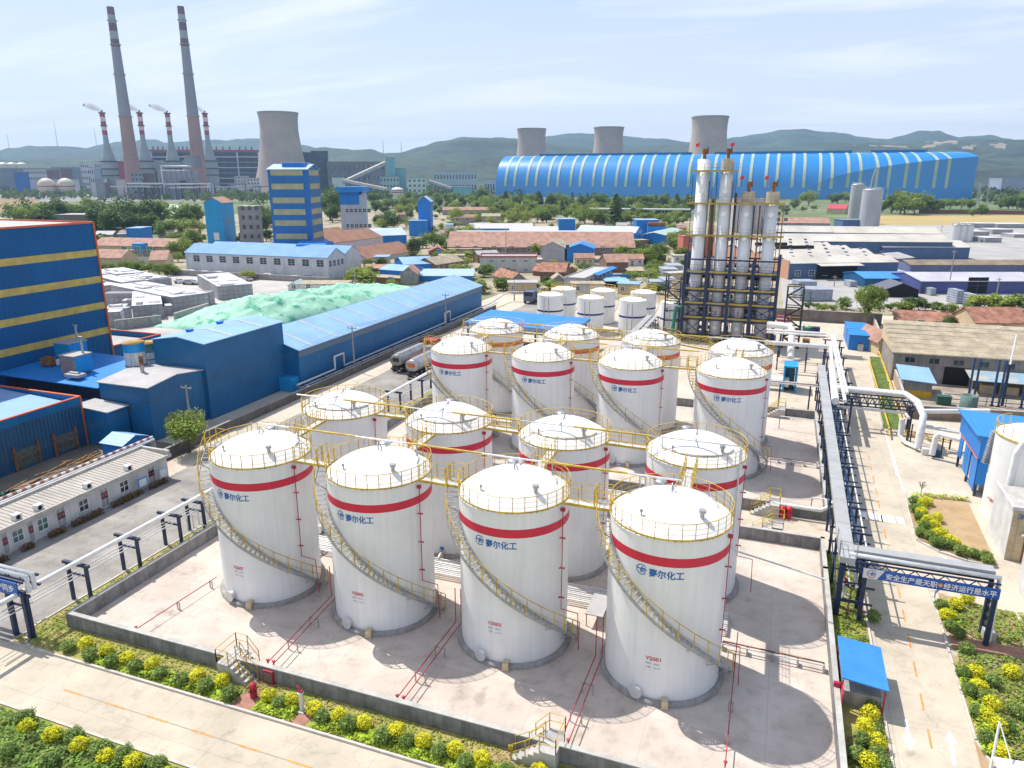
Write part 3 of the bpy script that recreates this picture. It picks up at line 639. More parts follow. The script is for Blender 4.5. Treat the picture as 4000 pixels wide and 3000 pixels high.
for x, y in ((225,1290),(445,1355),(680,1450),(910,1550),(1150,1600),(1420,1720)): put(G_, q('Y2',x,y,.5), .95, 'golden yellow clipped ball shrub in the bed across the front road', 'golden shrubs across the front road')
for x, y in ((210,1220),(640,1370),(880,1480),(1080,1540),(1360,1610),(430,1600),(60,1500)): put(B_, q('Y2',x,y,.5), .98, 'dark green clipped shrub in the bed across the front road', 'green shrubs across the front road')
for x, y in ((170,480),(260,450),(160,620),(270,760),(380,830),(430,980),(500,960),(620,1080),(700,1120),(420,720)): put(G_, q('K',x,y,.4), .98, 'golden yellow shrub along the kerb of the bare soil bed by the side road', 'golden shrubs of the soil bed')
for x, y in ((40,440),(120,560),(40,560),(130,700),(220,850),(300,1010),(480,1120),(640,1150),(780,1240),(1000,1290),(1190,1340),(1240,1400),(380,1110),(150,950)): put(B_, q('K',x,y,.4), .92, 'dark green shrub along the kerb of the bare soil bed by the side road', 'green shrubs of the soil bed')
for x, y in ((1760,190),(1700,260),(1890,640),(1910,740),(2000,850),(2040,1000),(2060,1165),(1840,150),(2130,640),(1960,930)): put(G_, q('X1',x,y,.4), 1.0, 'golden yellow shrub in the weedy beds right of the side road', 'golden shrubs right of the side road')
for x, y in ((1660,190),(1730,330),(1780,380),(1810,640),(1850,760),(1900,900),(1960,1080),(1950,800),(2100,1000),(2160,900),(2010,700),(1830,480)): put(B_, q('X1',x,y,.4), .88, 'green shrub in the weedy beds right of the side road', 'green shrubs right of the side road')
for x, y in ((1190,925),(1235,1110),(1180,1240),(1160,1010)): put(G_, q('X1',x,y,.4), 1.02, 'golden yellow shrub between the bund wall and the side road kerb', 'golden shrubs beside the side road kerb')
for x, y in ((1200,850),(1230,1030),(1140,1090),(1240,1190),(1270,1245),(1110,1190),(1215,270)): put(B_, q('X1',x,y,.4), .95, 'dark green shrub between the bund wall and the side road kerb', 'green shrubs beside the side road kerb')
# ground cover (nobody could count it)
def cover(name, m, label, areas, size=.09, dens=20, hmax=.32, seed=5):
    rn = random.Random(seed); mb = MB()
    for x0, y0, x1, y1 in areas:
        for i in range(int((x1-x0)*(y1-y0)*dens)):
            x, y = rn.uniform(x0,x1), rn.uniform(y0,y1); e = min(x-x0, x1-x, y-y0, y1-y); hh = hmax*min(1, .25+e*3)*rn.uniform(.3,1)*(.75+.3*sin(x*2.1+3*sin(y*1.3)))
            a = rn.random()*6.28; s_ = size*rn.uniform(.6,1.4); u = Vector((cos(a),sin(a),rn.uniform(-.5,.9)))*s_; v = Vector((-sin(a),cos(a),rn.uniform(-.6,.6)))*s_*.7
            P = Vector((x,y,.06+hh)); mb.add([P-u,P-v,P+u,P+v],[(0,1,2,3)])
    return stuff(mb, name, m, label, 'ground cover')
cover('ground_cover', leaf_hedge, 'bright green ground cover along the front road kerb', [(-33,-11.75,-22.3,-10.75),(-20.9,-11.75,-18.2,-10.6),(-16.9,-11.75,-1.2,-10.7),(.2,-11.7,9,-11)], dens=190)
cover('low_grass', mat('dry grass blades', (.42,.36,.10), .9, .5, 1.5, col2=(.24,.31,.05), trans=.2), 'rough dry grass below the front bund wall and left strip', [(-39.4,-11.6,-33,-9.5),(-33,-10.8,9.8,-9.5),(-39.4,-9.4,-37.6,18)], .07, 70, .12, 6)
cover('ground_cover', mat('deep ground cover leaves', (.22,.36,.05), .65, .5, 1.2, trans=.3), 'dark green ground cover in the bed across the front road', [(-46,-22,-10,-16.4)], .11, 90, .4, 8)
cover('low_grass', mat('kerb grass blades', (.28,.38,.05), .9, .5, 1.5, trans=.25), 'green grass between the bund wall and the side road', [(10.05,-12,12.1,-2.5),(10.05,2.5,12.1,18.4),(10.6,25.4,12.2,50)], .07, 110, .16, 9)
def cover_line(name, m, label, lines, size=.08, dens=70, hmax=.5, seed=3):
    rn = random.Random(seed); mb = MB()
    for pts, wd in lines:
        for a, b in zip(pts, pts[1:]):
            a, b = Vector(a), Vector(b); L_ = (b-a).length; d = (b-a)/L_; n_ = Vector((-d.y, d.x))
            for i in range(int(L_*wd*dens)):
                o = rn.uniform(-.5,.45); P2 = a+d*rn.uniform(-.2,L_+.2)+n_*o*wd; hh = hmax*max(.1,1-abs(o)*1.2)*rn.uniform(.25,1)
                t_ = rn.random()*6.28; s_ = size*rn.uniform(.6,1.4); u = Vector((cos(t_),sin(t_),rn.uniform(-.4,.7)))*s_; v = Vector((-sin(t_),cos(t_),rn.uniform(-.4,.6)))*s_*.7; P = Vector((P2.x,P2.y,.06+hh)); mb.add([P-u,P-v,P+u,P+v],[(0,1,2,3)])
    return stuff(mb, name, m, label, 'ground cover')
cover_line('ground_cover', leaf_hedge, 'bright green hedge plants along the kerb of the bare soil bed', [([q('K',110,380),q('K',170,700),q('K',240,960),q('K',480,1100),q('K',830,1255),q('K',1250,1390)], 1.1), ([q('K',300,390),q('K',880,440)], .6)], .09, 120, .5)
cover_line('ground_cover', leaf_hedge, 'bright green plants along the kerb right of the side road', [([q('X1',1690,190),q('X1',1745,360)], 1.1), ([q('X1',1815,620),q('X1',1925,900),q('X1',2020,1200)], 1.2)], .09, 130, .45, 4)
cover('weeds', mat('weed leaves', (.30,.37,.06), .85, .5, 1.5, col2=(.18,.26,.04), trans=.25), 'weedy low plants in the beds right of the side road', [(17.5,9.6,22.4,14.0),(17.2,-8,25,8.2)], .10, 75, .28, 10)
# ================================================================== crossing stairs
def cross_stair(px, y, sgn, label, wd=.75, n=5, back=True, wh=WH):
    t = thing('crossing_stair', label, 'stairs', (px, y, 0), 'yellow railed stairs over the bund walls')
    mb = MB(); st = wh/(n+.0)
    L = .3
    xs = [px, px+sgn*.85]
    y0, y1 = y-.14-wd, y-.155
    mb.box(xs[0], y0, 0, xs[1], y1, wh+.03)
    for i in range(n): x = px+sgn*(.85+i*L); mb.box(x, y0, 0, x+sgn*L, y1, wh-st*(i+1)+.12)
    mb.build('steps', coping, t)
    mb = MB(); mb.box(px, y+.165, wh-.05, px+sgn*.85, y+.9, wh)
    for i in range(3): mb.box(px+sgn*(.85+i*.26), y+.165, wh-.25*(i+1), px+sgn*(.85+(i+1)*.26), y+.9, wh-.25*(i+1)+.05)
    for dx in (0, .8): mb.box(px+sgn*dx, y+.83, 0.04, px+sgn*(dx+.05), y+.88, wh-.05)
    mb.build('inner_platform', galv, t)
    r = MB()
    def rail(pts, zs=(.45,.9)):
        for p in pts: r.bar(p, (p[0],p[1],p[2]+.95), .045)
        for z in (.48,.95): r.tube([(p[0],p[1],p[2]+z) for p in pts], .022, 5)
    e = px+sgn*(.85+n*L)
    rail([(px,y0+.04,wh),(px+sgn*.85,y0+.04,wh),(px+sgn*(.85+n*L/2),y0+.04,wh*.5),(e,y0+.04,.06)])
    rail([(px+sgn*.85,y1-.03,wh),(px+sgn*(.85+n*L/2),y1-.03,wh*.5),(e,y1-.03,.06)])
    rail([(px,y0+.04,wh),(px,y+.88,wh)]); rail([(px,y+.88,wh),(px+sgn*.85,y+.88,wh),(px+sgn*1.6,y+.88,.2)]); rail([(px+sgn*.85,y+.2,wh),(px+sgn*1.6,y+.2,.2)])
    r.build('handrail', yellow_rail, t); return t
p = q('Y4',210,930); cross_stair(p[0]-2.3, -9.3, 1, 'concrete stair over the front bund wall, its steps going down to the right')
p = q('Y6',450,1590); cross_stair(p[0]+2.3, -9.3, -1, 'concrete stair over the front bund wall, its steps going down to the left')
p = q('X2',1400,1010); cross_stair(p[0]+2.3, 24.55, -1, 'concrete stair over the far side wall of the cross lane near the red bollards')
p = q('X2',1430,1250,.1)
cross_stair(p[0]+2.1, 19.9+.3, -1, 'concrete stair at the near wall of the cross lane behind the second row')
p = q('X2',1580,160); cross_stair(p[0]+1.5, 53.6, -1, 'concrete stair over the rear bund wall beside the lane of grass')
# ================================================================== fire mains across the bund floor
def firemain(a, b, n, label, z=.72, m=pipe_red, stands=(.35,.68), top=0, gap=.4):
    a, b = Vector(a), Vector(b); d = (b-a).normalized(); nn = Vector((-d.y, d.x)); t = thing('fire_main', label, 'pipe', (*b, 0), 'red fire mains across the bund floor')
    for i in range(n):
        o = nn*((i-(n-1)/2)*gap); mb = MB(); pts = [(*(a+o), z), (*(b+o), z), (*(b+o+d*.15), z)]
        if top: pts = [(*(a+o), top)]+pts
        mb.tube(pts, .032, 6); mb.build('pipe', m, t)
        v = MB(); v.tube([(*(b+o-d*.15), z-.1), (*(b+o-d*.15), z+.16)], .045, 6); v.lathe([(.1,0),(.1,.03),(.02,.05)], (*(b+o-d*.15), z+.16), 10); v.build('valve', mat('red valve', (.5,.02,.06), .5, .1), t)
    for f in stands:
        c = a+(b-a)*f; s_ = MB(); w_ = nn*(gap*.8 if n > 1 else .1)
        s_.bar((*(c-w_),0),(*(c-w_),z),.06); s_.bar((*(c+w_),0),(*(c+w_),z),.06); s_.bar((*(c-w_*1.2),z-.06),(*(c+w_*1.2),z-.06),.06); s_.build('stand', galv, t)
firemain(q('Y2',1870,10,.6), q('Y2',1160,470,.6), 1, 'thin dark red pipe on low stands left of tank V2007', .6, pipe_red, (.08,.5,.97))
firemain(q('Y4',895,175,.72), q('Y4',335,765,.72), 2, 'twin red fire main running to the front wall left of tank V2005', top=3.0)
firemain(q('Y4',1970,400,.72), q('Y4',1455,1075,.72), 2, 'twin red fire main running to the front wall left of tank V2003', top=3.2)
firemain(q('Y6',1195,690,.72), q('Y6',890,1450,.72), 2, 'twin red fire main running to the front wall left of tank V2001', top=3.4)
firemain(q('X1',285,640,.72), q('X1',225,1270,.72), 1, 'single red fire pipe right of tank V2001 rising beside its stair', top=3.4)
# pipe bundles between rows
def bundle(x0, x1, y0, n, label, z=.45, sp=.24, m=pipe_silver):
    t = thing('pipe_bundle', label, 'pipes', ((x0+x1)/2, y0, 0), 'pipe bundles between tank rows')
    for i in range(n): MB().tube([(x0,y0+i*sp,z),(x1,y0+i*sp,z)], .05+.025*(i % 3 == 0), 6).build('pipe', m if i % 4 else pipe_white, t)
    k = int((x1-x0)/4)
    for i in range(k+1): x = x0+(x1-x0)*i/k; s_ = MB(); s_.box(x-.06,y0-.15,.2,x+.06,y0+n*sp,.37); s_.box(x-.05,y0,.03,x+.05,y0+.1,.2); s_.box(x-.05,y0+n*sp-.2,.03,x+.05,y0+n*sp-.1,.2); s_.build('sleeper', galv, t)
bundle(-36, 3.5, 4.5, 9, 'bundle of silver pipes on low sleepers between the front two tank rows')
bundle(-36, 4.5, 38.7, 8, 'bundle of silver pipes between the two rear tank rows')
bundle(-36, 1.5, 21.6, 4, 'silver pipes along the cross lane behind the second tank row', .9, .3)
# valve branches at the tanks
for k_, nm in (('A1','V2007'),('A2','V2005'),('A3','V2003'),('B2','the tank behind V2005'),('B3','the tank behind V2003'),('B4','the tank behind V2001')):
    x, y = TP[k_]; s_ = 1 if k_[0] == 'A' else -1
    t = thing('outlet_pipe', f'silver outlet pipe with a valve at the foot of {nm if "the" in nm else "tank "+nm}', 'pipe', (x+.9, y+s_*3.4, 0), 'outlet pipes at the tank feet')
    MB().tube([(x+.9,y+s_*3.3,.7),(x+.9,y+s_*4.0,.7),(x+.9,y+s_*4.6,.45)], .09, 8).build('pipe', pipe_silver, t)
    v = MB(); v.tube([(x+.9,y+s_*3.75,.55),(x+.9,y+s_*3.75,1.05)], .07, 8); v.tube([(x+.75,y+s_*3.75,1.05),(x+1.05,y+s_*3.75,1.05)], .1, 8); v.build('valve', mat('blue valve', (.02,.12,.4), .5, .1), t)
# small table shelter between tanks
p = q('Y6',1190,260,.9); t = thing('pump_shelter', 'flat grey shelter roof on thin legs among the pipes beside tank V2001', 'shelter', (*p,0))
MB().slab([(p[0]-.6,p[1]-1.3,1.0),(p[0]+.6,p[1]-1.3,1.0),(p[0]+.6,p[1]+1.3,1.0),(p[0]-.6,p[1]+1.3,1.0)], .06).build('roof', grey_roof, t)
for a in (-.5,.5):
    for b in (-1.2,1.2): MB().box(p[0]+a-.03,p[1]+b-.03,.03,p[0]+a+.03,p[1]+b+.03,.94).build('leg', galv, t)
# front strip: paths and fire gear
sheet('brick_path', brick_pave, .075, rect(q('Y4',120,1120)[0]-.7,-11.8,q('Y4',120,1120)[0]+.8,-9.5), rect(q('Y4',560,1250)[0]-.8,-11.8,q('Y4',560,1250)[0]+.75,-10.2), rect(10.0,-3.3,12.2,-2.4), rect(10.0,10.2,12.2,11.2), rect(17.1,8.25,26,9.4))
sheet('soil_patch', soil_m, .075, rect(q('Y6',350,1580)[0]-.8,-11.8,q('Y6',350,1580)[0]+1.0,-9.6))
p = q('Y4',203,1055); t = thing('fire_bollard', 'red round fire bollard on the brick path in the front strip', 'fire hydrant', (*p,0), 'red fire bollards')
MB().lathe([(.2,.05),(.2,.75),(.22,.76),(.22,.85),(.14,.98),(.01,1.02)], (*p,0), 14).build('body', pipe_red, t); MB().lathe([(.215,.45),(.215,.55)], (*p,0), 14).build('band', mat('dark red paint',(.2,.01,.03)), t)
for x, y, nm in ((120,600,'left'),(176,605,'right')):
    p = q('Y8',x,y); t = thing('fire_bollard', f'red fire bollard against the cross lane wall, {nm} of the pair', 'fire hydrant', (*p,0), 'red fire bollards')
    MB().lathe([(.24,.05),(.24,.8),(.26,.82),(.26,.92),(.15,1.05),(.01,1.1)], (*p,0), 14).build('body', mat('bright red paint',(.65,.02,.03),.45,.08), t); MB().box(p[0]-.26,p[1]-.3,.4,p[0]+.26,p[1]-.2,.6).build('outlet', pipe_red, t)
p = q('Y4',333,935); t = thing('extinguisher_cabinet', 'red framed extinguisher cabinet against the front bund wall', 'cabinet', (*p,0))
MB().box(p[0]-.34,p[1]-.05,.06,p[0]+.34,p[1]+.3,.92).build('case', pipe_red, t); MB().box(p[0]-.27,p[1]-.058,.1,p[0]+.27,p[1]-.052,.8).build('door', mat('wired glass',(.16,.15,.12),.2,.3,8), t)
def monitor(p, label):
    t = thing('fire_monitor', label, 'fire hydrant', (*p,0), 'white fire monitor posts')
    MB().lathe([(.13,.06),(.13,1.15),(.17,1.17),(.17,1.22),(.02,1.24)], (*p,0), 12).build('post', white_paint, t)
    h_ = MB(); h_.tube([(p[0],p[1],1.24),(p[0],p[1],1.42),(p[0]-.25,p[1]+.05,1.52)], .06, 8); h_.tube([(p[0]-.12,p[1],1.3),(p[0]+.12,p[1],1.3)], .1, 8); h_.build('nozzle', pipe_red, t)
    MB().box(p[0]-.3,p[1]-.3,.06,p[0]+.3,p[1]+.3,.12).build('plinth', coping, t)
monitor(q('Y4',618,1165), 'white fire monitor post with red head among the front strip shrubs'); monitor(q('Y8',657,1280), 'white fire monitor post with red head beside the sign gantry legs')
p = q('Y6',432,1585); t = thing('yellow_marker', 'thin post with a yellow head beside the front stair', 'marker post', (*p,0)); MB().pole(*p,0,.7,.03).build('post', galv, t); MB().box(p[0]-.12,p[1]-.04,.6,p[0]+.12,p[1]+.04,.85).build('head', yellow_rail, t)
p = q('X1',960,760,.8); t = thing('fire_call_post', 'red fire call box on a thin post by the blue canopy', 'fire hydrant', (*p,0)); MB().pole(*p,0,1.2,.03).build('post', galv, t); MB().box(p[0]-.15,p[1]-.1,1.05,p[0]+.2,p[1]+.1,1.35).build('head', pipe_red, t)
# ================================================================== left pipe rack along the strip
t = thing('pipe_rack', 'long white pipe on navy blue portal frames along the left grass strip', 'pipe rack', (-39,-3,0))
for y, h_ in ((-11.1,3.2),(-6.8,3.0),(-2.5,2.95),(1.6,2.9),(4.2,2.9)):
    f = MB(); f.box(-40.2,y-.1,0,-40.0,y+.1,h_-.2); f.box(-38.5,y-.1,0,-38.3,y+.1,h_-.2); f.box(-40.5,y-.11,h_-.2,-38.1,y+.11,h_); f.box(-40.0,y-.05,h_-.95,-38.5,y+.05,h_-.82); f.build('portal_frame', steel_navy, t)
MB().tube([(-38.75,-14,3.3),(-38.75,60,3.2)], .17, 10).build('main_pipe', pipe_white, t)
for x, z, r in ((-39.3,3.07,.06),(-39.7,2.15,.04),(-38.9,2.15,.045),(-39.3,2.15,.03)): MB().tube([(x,-13,z),(x,58,z)], r, 6).build('small_pipe', pipe_silver, t)
for y in range(8, 58, 6):
    f = MB(); f.box(-40.2,y-.1,0,-40.0,y+.1,2.75); f.box(-38.5,y-.1,0,-38.3,y+.1,2.75); f.box(-40.5,y-.11,2.75,-38.1,y+.11,2.95); f.build('portal_frame', steel_navy, t)
# manifold with blue valves
t = thing('valve_manifold', 'row of blue valves and thin risers beside the bund wall near tank V2007', 'valves', (-38.2,6,0))
for i in range(9):
    y = 2.6+i*.62; v = MB(); v.tube([(-37.95,y,.1),(-37.95,y,1.0),(-38.6,y,1.0),(-38.6,y,2.2)], .05, 6); v.build('riser', pipe_silver, t)
    v = MB(); v.tube([(-37.95,y,.42),(-37.95,y,.78)], .13, 8); v.tube([(-38.2,y,.6),(-37.7,y,.6)], .09, 8); v.build('valve', mat('blue valve', (.02,.12,.4)), t)
# ------------------------------------------------------------------ sign gantry over the service road
t = thing('sign_gantry', 'navy gantry over the service road with a blue slogan board, left edge', 'sign', (-43,-10,0))
for x in (-39.9,-38.5,-50.0,-51.2): MB().box(x-.14,-11.3,0,x+.14,-11.05,3.4).build('leg', steel_navy, t)
m = MB()
for y in (-11.25,-10.2):
    m.box(-51.5,y-.06,3.4,-38.2,y+.06,3.55); m.box(-51.5,y-.06,4.1,-38.2,y+.06,4.25)
    for i in range(12): m.bar((-51.2+i*1.08,y,3.5),(-51.2+(i+1)*1.08,y,4.15) if i%2 else (-51.2+(i+1)*1.08,y,3.5),.05); m.bar((-51.2+i*1.08,y,4.15),(-51.2+(i+.5)*1.08,y,3.5),.05)
m.build('truss', steel_navy, t)
for y, z in ((-10.9,4.4),(-10.5,4.4)): MB().tube([(-52,y,z),(-38.3,y,z),(-38.3,y,3.3)], .14, 10).build('pipe', pipe_white, t)
sb = MB().box(-51,-11.45,3.25,-38.55,-11.36,4.15).build('sign_board', mat('sign blue', (.01,.10,.42), .4, .05), t)
tx = MB(); text_on(tx, '安全环保同行 生产保护同步', .54, (-45.35,-11.465,3.5), (1,0,0), (0,0,1), .007, 6.5); tx.build('lettering', white_mark, sb)
# ================================================================== low white office row
LX = -50.6
def qx(f, x, y, X): d = ray(f, x, y); k_ = (X-CAM[0])/d[0]; return CAM[1]+d[1]*k_, CAM[2]+d[2]*k_
def qy(f, x, y, Y): d = ray(f, x, y); k_ = (Y-CAM[1])/d[1]; return CAM[0]+d[0]*k_, CAM[2]+d[2]*k_
t = thing('office_row', 'long single storey white office row with grey ribbed roof along the service road', 'building', (LX,0,0))
MB().box(-53.6,-14,0,LX,12.6,2.15).build('wall', white_wall, t)
ribm = mat('pale ribbed roof', (.46,.42,.37), .8, .1, .4, wave=('Y',3), bump=.6, streak=.1)
mb = MB(); mb.slab([(-53.6,-14.2,2.62),(LX+.35,-14.2,2.32),(LX+.35,12.5,2.32),(-53.6,12.5,2.62)], .1)
for i in range(66): y = -14+.4*i; mb.bar((-53.5,y,2.64),(LX+.33,y,2.34),.045,.05)
mb.build('roof', ribm, t)
mb = MB(); mb.box(-53.85,-14.2,2.2,-53.6,12.8,2.85); mb.box(-53.6,12.5,2.2,LX+.35,12.8,2.8); mb.box(LX+.35,-14.2,2.12,LX+.5,12.8,2.42); mb.build('parapet', coping, t)
for x in (40,265,525,900,1305):
    y, z = qx('Y1',x,{40:1350,265:1260,525:1135,900:965,1305:770}[x],LX); w_ = .42 if x < 300 else .75
    o = opening(t, 'R', 0, 0, y-w_/2, .05, w_, 1.72, frame_white, mat('grey door leaf',(.36,.36,.36),.6,.1), 'door', (0 if w_ < .5 else 1, 1), (LX,0), True)
    g = MB(); g.box(LX+.055,y-w_/2+.03,.85,LX+.062,y+w_/2-.03,1.45); g.build('door_glass', glass, o)
    for k2 in ((0,) if w_ < .5 else (-.19,.19)):
        s_ = .13; d_ = MB(); d_.add([(LX+.066,y+k2,1.15-s_),(LX+.066,y+k2+s_,1.15),(LX+.066,y+k2,1.15+s_),(LX+.066,y+k2-s_,1.15)],[(0,1,2,3)]); d_.build('red_diamond', mat('festive red paper',(.75,.02,.05)), o)
for x, y0 in ((150,1300),(365,1200),(720,1045),(1070,880)):
    y, z = qx('Y1',x,y0,LX); opening(t, 'R', 0, 0, y-.42, .65, .85, .95, frame_white, glass_teal if x < 500 else glass, 'window', (1,1), (LX,0))
for i, (x, y0) in enumerate(((160,1165),(345,1065),(770,890),(1120,735))):
    y, z = qx('Y1',x,y0,LX); tt = thing('air_conditioner', f'boxy outdoor air conditioner unit on the office roof edge, {["first","second","third","fourth"][i]} from the left edge', 'air conditioner', (LX,y,2.35), 'air conditioners on the office roof')
    MB().box(LX-.45,y-.3,2.36,LX+.05,y+.3,2.85).build('case', frame_white, tt); MB().tube([(LX+.05,y-.02,2.6),(LX+.06,y-.02,2.6)], .19, 14).build('fan_grille', dark_open, tt)
for i, (x, y0, nm, m_) in enumerate(((1235,850,'blue framed white notice board standing before the office row',blue_bright),(1415,760,'pale green notice board with yellow top standing before the office row',mat('sign green',(.35,.5,.4))))):
    y, z = qx('Y1',x,y0,LX+.8); tt = thing('notice_board', nm, 'sign', (LX+.8,y,0)); MB().box(LX+.76,y-.5,.6,LX+.8,y+.5,1.5).build('frame', m_, tt); MB().box(LX+.802,y-.42,.68,LX+.81,y+.42,1.4).build('panel', mat('faded notice',(.6,.64,.68)), tt)
    for d_ in (-.45,.45): MB().box(LX+.74,y+d_-.03,0,LX+.78,y+d_+.03,.6).build('leg', galv, tt)
dry = mat('dry hedge leaves', (.22,.13,.04), .9, .5, 1.5, col2=(.12,.08,.03), trans=.2)
for y0, y1 in ((-5.8,-4.5),(-3.3,-2.3),(-.9,.6),(1.2,4.2),(5.2,8.6),(9.4,11.6)):
    mb = MB(); rn = random.Random(int(y0*10))
    for i in range(int((y1-y0)*260)):
        P = Vector((LX+.75+rn.uniform(-.28,.28), rn.uniform(y0,y1), rn.uniform(.05,.5))); a = rn.random()*6; u = Vector((cos(a),sin(a),rn.uniform(-1,1)))*.07; v = Vector((-sin(a),cos(a),rn.uniform(-.5,1)))*.05; mb.add([P-u,P-v,P+u,P+v],[(0,1,2,3)])
    solo(mb, 'dry_hedge', dry, 'low dry brown hedge at the foot of the white office row', 'hedge', 'dry hedges along the office row')
mb = MB(); pipeb = thing('striped_pipe', 'long red and white striped pipe on the rubble behind the office row', 'pipe', (-54.6,0,2))
mb = MB()
for i in range(60): y = -10+i*.42; mb.mat(i % 2); mb.tube([(-54.9,y,2.75),(-54.9,y+.42,2.75)], .13, 8, False)
mb.build('ringed_pipe', [mat('dull red pipe',(.38,.15,.10)), pipe_white], pipeb)
MB().tube([(-54.5,-10,2.6),(-54.5,15,2.6)], .12, 8).build('lower_pipe', pipe_silver, pipeb)
for y in range(-9, 16, 4): MB().box(-55.0,y-.05,0,-54.4,y+.05,2.5).build('support', galv, pipeb)
# ================================================================== blue sheds on the left
def shed_top(t, pts, thick, m, name='roof'): return MB().slab(pts, thick).build(name, m, t)
grey_blue = mat('weathered steel blue sheet', (.045,.13,.26), .5, .12, .3, wave=('Y', 3), bump=.35, streak=.18)
t = thing('parapet_shed', 'blue flat shed with bright orange parapet trim in front at the left edge', 'shed', (-80,5,0))
MB().box(-100,-18,0,-66,16.6,4.7).build('wall', mat('dark slate blue sheet', (.008,.075,.17), .5, .12, .3, wave=('Y', 3), bump=.35), t)
mb = MB(); mb.box(-66.15,-18,4.7,-66,16.6,5.55); mb.box(-100,16.45,4.7,-66.15,16.6,5.55); mb.build('parapet', blue_wall, t)
mb = MB(); mb.box(-66.2,-18,5.55,-65.95,16.65,5.65); mb.box(-100,16.4,5.55,-66.2,16.65,5.65); mb.box(-66.06,16.5,0,-65.94,16.66,5.55); mb.build('trim', orange_trim, t)
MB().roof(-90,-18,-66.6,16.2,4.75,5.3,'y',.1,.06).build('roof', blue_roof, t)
for a, b in ((8.3,10.8),(12.7,15.2)):
    o = MB(); o.box(-65.99,a,.2,-65.96,b,2.1); o = o.build('window', mat('boarded opening', (.10,.12,.10), .8, .3, 3), t); f = MB()
    f.box(-65.96,a-.1,.1,-65.7,a+.02,2.6); f.box(-65.96,b-.02,.1,-65.7,b+.1,2.6); f.box(-65.95,a,1.25,-65.8,b,1.33); f.build('scaffold_frame', brown_rust, o)
t = thing('tall_hall', 'tall dark blue hall with four yellow strips and orange edging at the left edge', 'building', (-100,30,0))
MB().box(-118,-12,0,-84,36.9,22.6).build('wall', mat('tall hall blue sheet', (.002,.105,.28), .5, .1, .15, spec=.25, wave=('Y', 2), bump=.3, streak=.12), t)
for y0 in (385,620,850,1075):
    z1 = qx('Z5',835,y0,-84)[1]; z0 = qx('Z5',835,y0+58,-84)[1]; MB().box(-83.98,-12,z0,-83.95,36.8,z1).build('yellow_strip', yellow_strip, t)
mb = MB(); mb.box(-118,36.75,22.6,-83.9,37.0,22.85); mb.box(-84.1,-12,22.6,-83.85,36.75,22.85); mb.box(-84.05,36.8,0,-83.85,37.02,22.6); mb.build('trim', orange_trim, t)
MB().slab([(-117,-12,22.65),(-84.3,-12,22.65),(-84.3,36.6,22.65),(-117,36.6,22.65)], .04).build('roof', grey_roof, t)
# stepped sheds
slate = mat('step shed blue sheet', (.004,.12,.29), .5, .1, .3, wave=('Y', 3), bump=.35, streak=.12)
t = thing('stepped_shed', 'lower stepped blue shed with pale flat gabled roof and a rusty chimney pipe on it', 'shed', (-63,23,0))
MB().gable(-67,19.9,-59.7,28.2,0,6.2,6.7,'x').build('wall', slate, t); MB().roof(-67,19.9,-59.7,28.2,6.2,6.7,'x',.2,.1).build('roof', grey_roof, t)
p = q('Z5',1235,1465,6.5); mb = MB(); mb.pole(*p,6.3,7.6,.22,12); mb.mat(1); mb.pole(*p,7.6,8.7,.22,12); mb.build('chimney_pipe', [galv, brown_rust], t)
t = thing('stepped_shed', 'taller blue shed with pale blue roof joined to the long shed', 'shed', (-63,35,0))
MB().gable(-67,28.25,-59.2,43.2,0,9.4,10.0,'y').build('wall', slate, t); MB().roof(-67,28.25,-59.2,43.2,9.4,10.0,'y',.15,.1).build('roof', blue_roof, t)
for x, y in ((1640,1100),(1900,1030)): p = q('Z5',x,y,9.9); mb = MB(); mb.box(p[0]-.3,p[1]-.3,9.75,p[0]+.3,p[1]+.3,10.15); mb.box(p[0]-.38,p[1]-.38,10.15,p[0]+.38,p[1]+.38,10.25); mb.build('roof_vent', blue_bright, t)
mb = MB()
for y in (33,39): mb.slab([(-66.9,y,9.57),(-63.1,y,10.165),(-63.1,y+.5,10.165),(-66.9,y+.5,9.57)], .01); mb.slab([(-63.1,y,10.165),(-59.2,y,9.56),(-59.2,y+.5,9.56),(-63.1,y+.5,10.165)], .01)
mb.build('roof_light', cream_strip, t)
t = thing('long_shed', 'very long blue shed with pale blue ridged roof and cream roof lights', 'shed', (-62,75,0))
MB().gable(-70,43.25,-57,109.8,0,5.6,7.6,'y').build('wall', mat('long shed blue sheet', (.003,.135,.33), .5, .1, .3, wave=('Y', 3), bump=.35, streak=.1), t)
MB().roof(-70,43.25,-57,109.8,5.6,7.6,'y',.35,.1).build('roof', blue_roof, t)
mb = MB(); mb.box(-56.99,43.3,4.55,-56.9,109.8,5.5); mb.build('eaves_band', mat('grey blue band', (.12,.19,.27), .5, .1, wave=('Y',3), bump=.3), t)
y = 46
while y < 109: 
    mb = MB(); mb.slab([(-63.45,y,7.745),(-56.8,y,5.70),(-56.8,y+.5,5.70),(-63.45,y+.5,7.745)], .012); mb.slab([(-70.2,y,5.70),(-63.55,y,7.745),(-63.55,y+.5,7.745),(-70.2,y+.5,5.70)], .012); mb.build('roof_light', cream_strip, t); y += 6.3
MB().box(-59.6,41.5,0,-57.2,43.2,1.9).build('lean_to', blue_cyan, t)
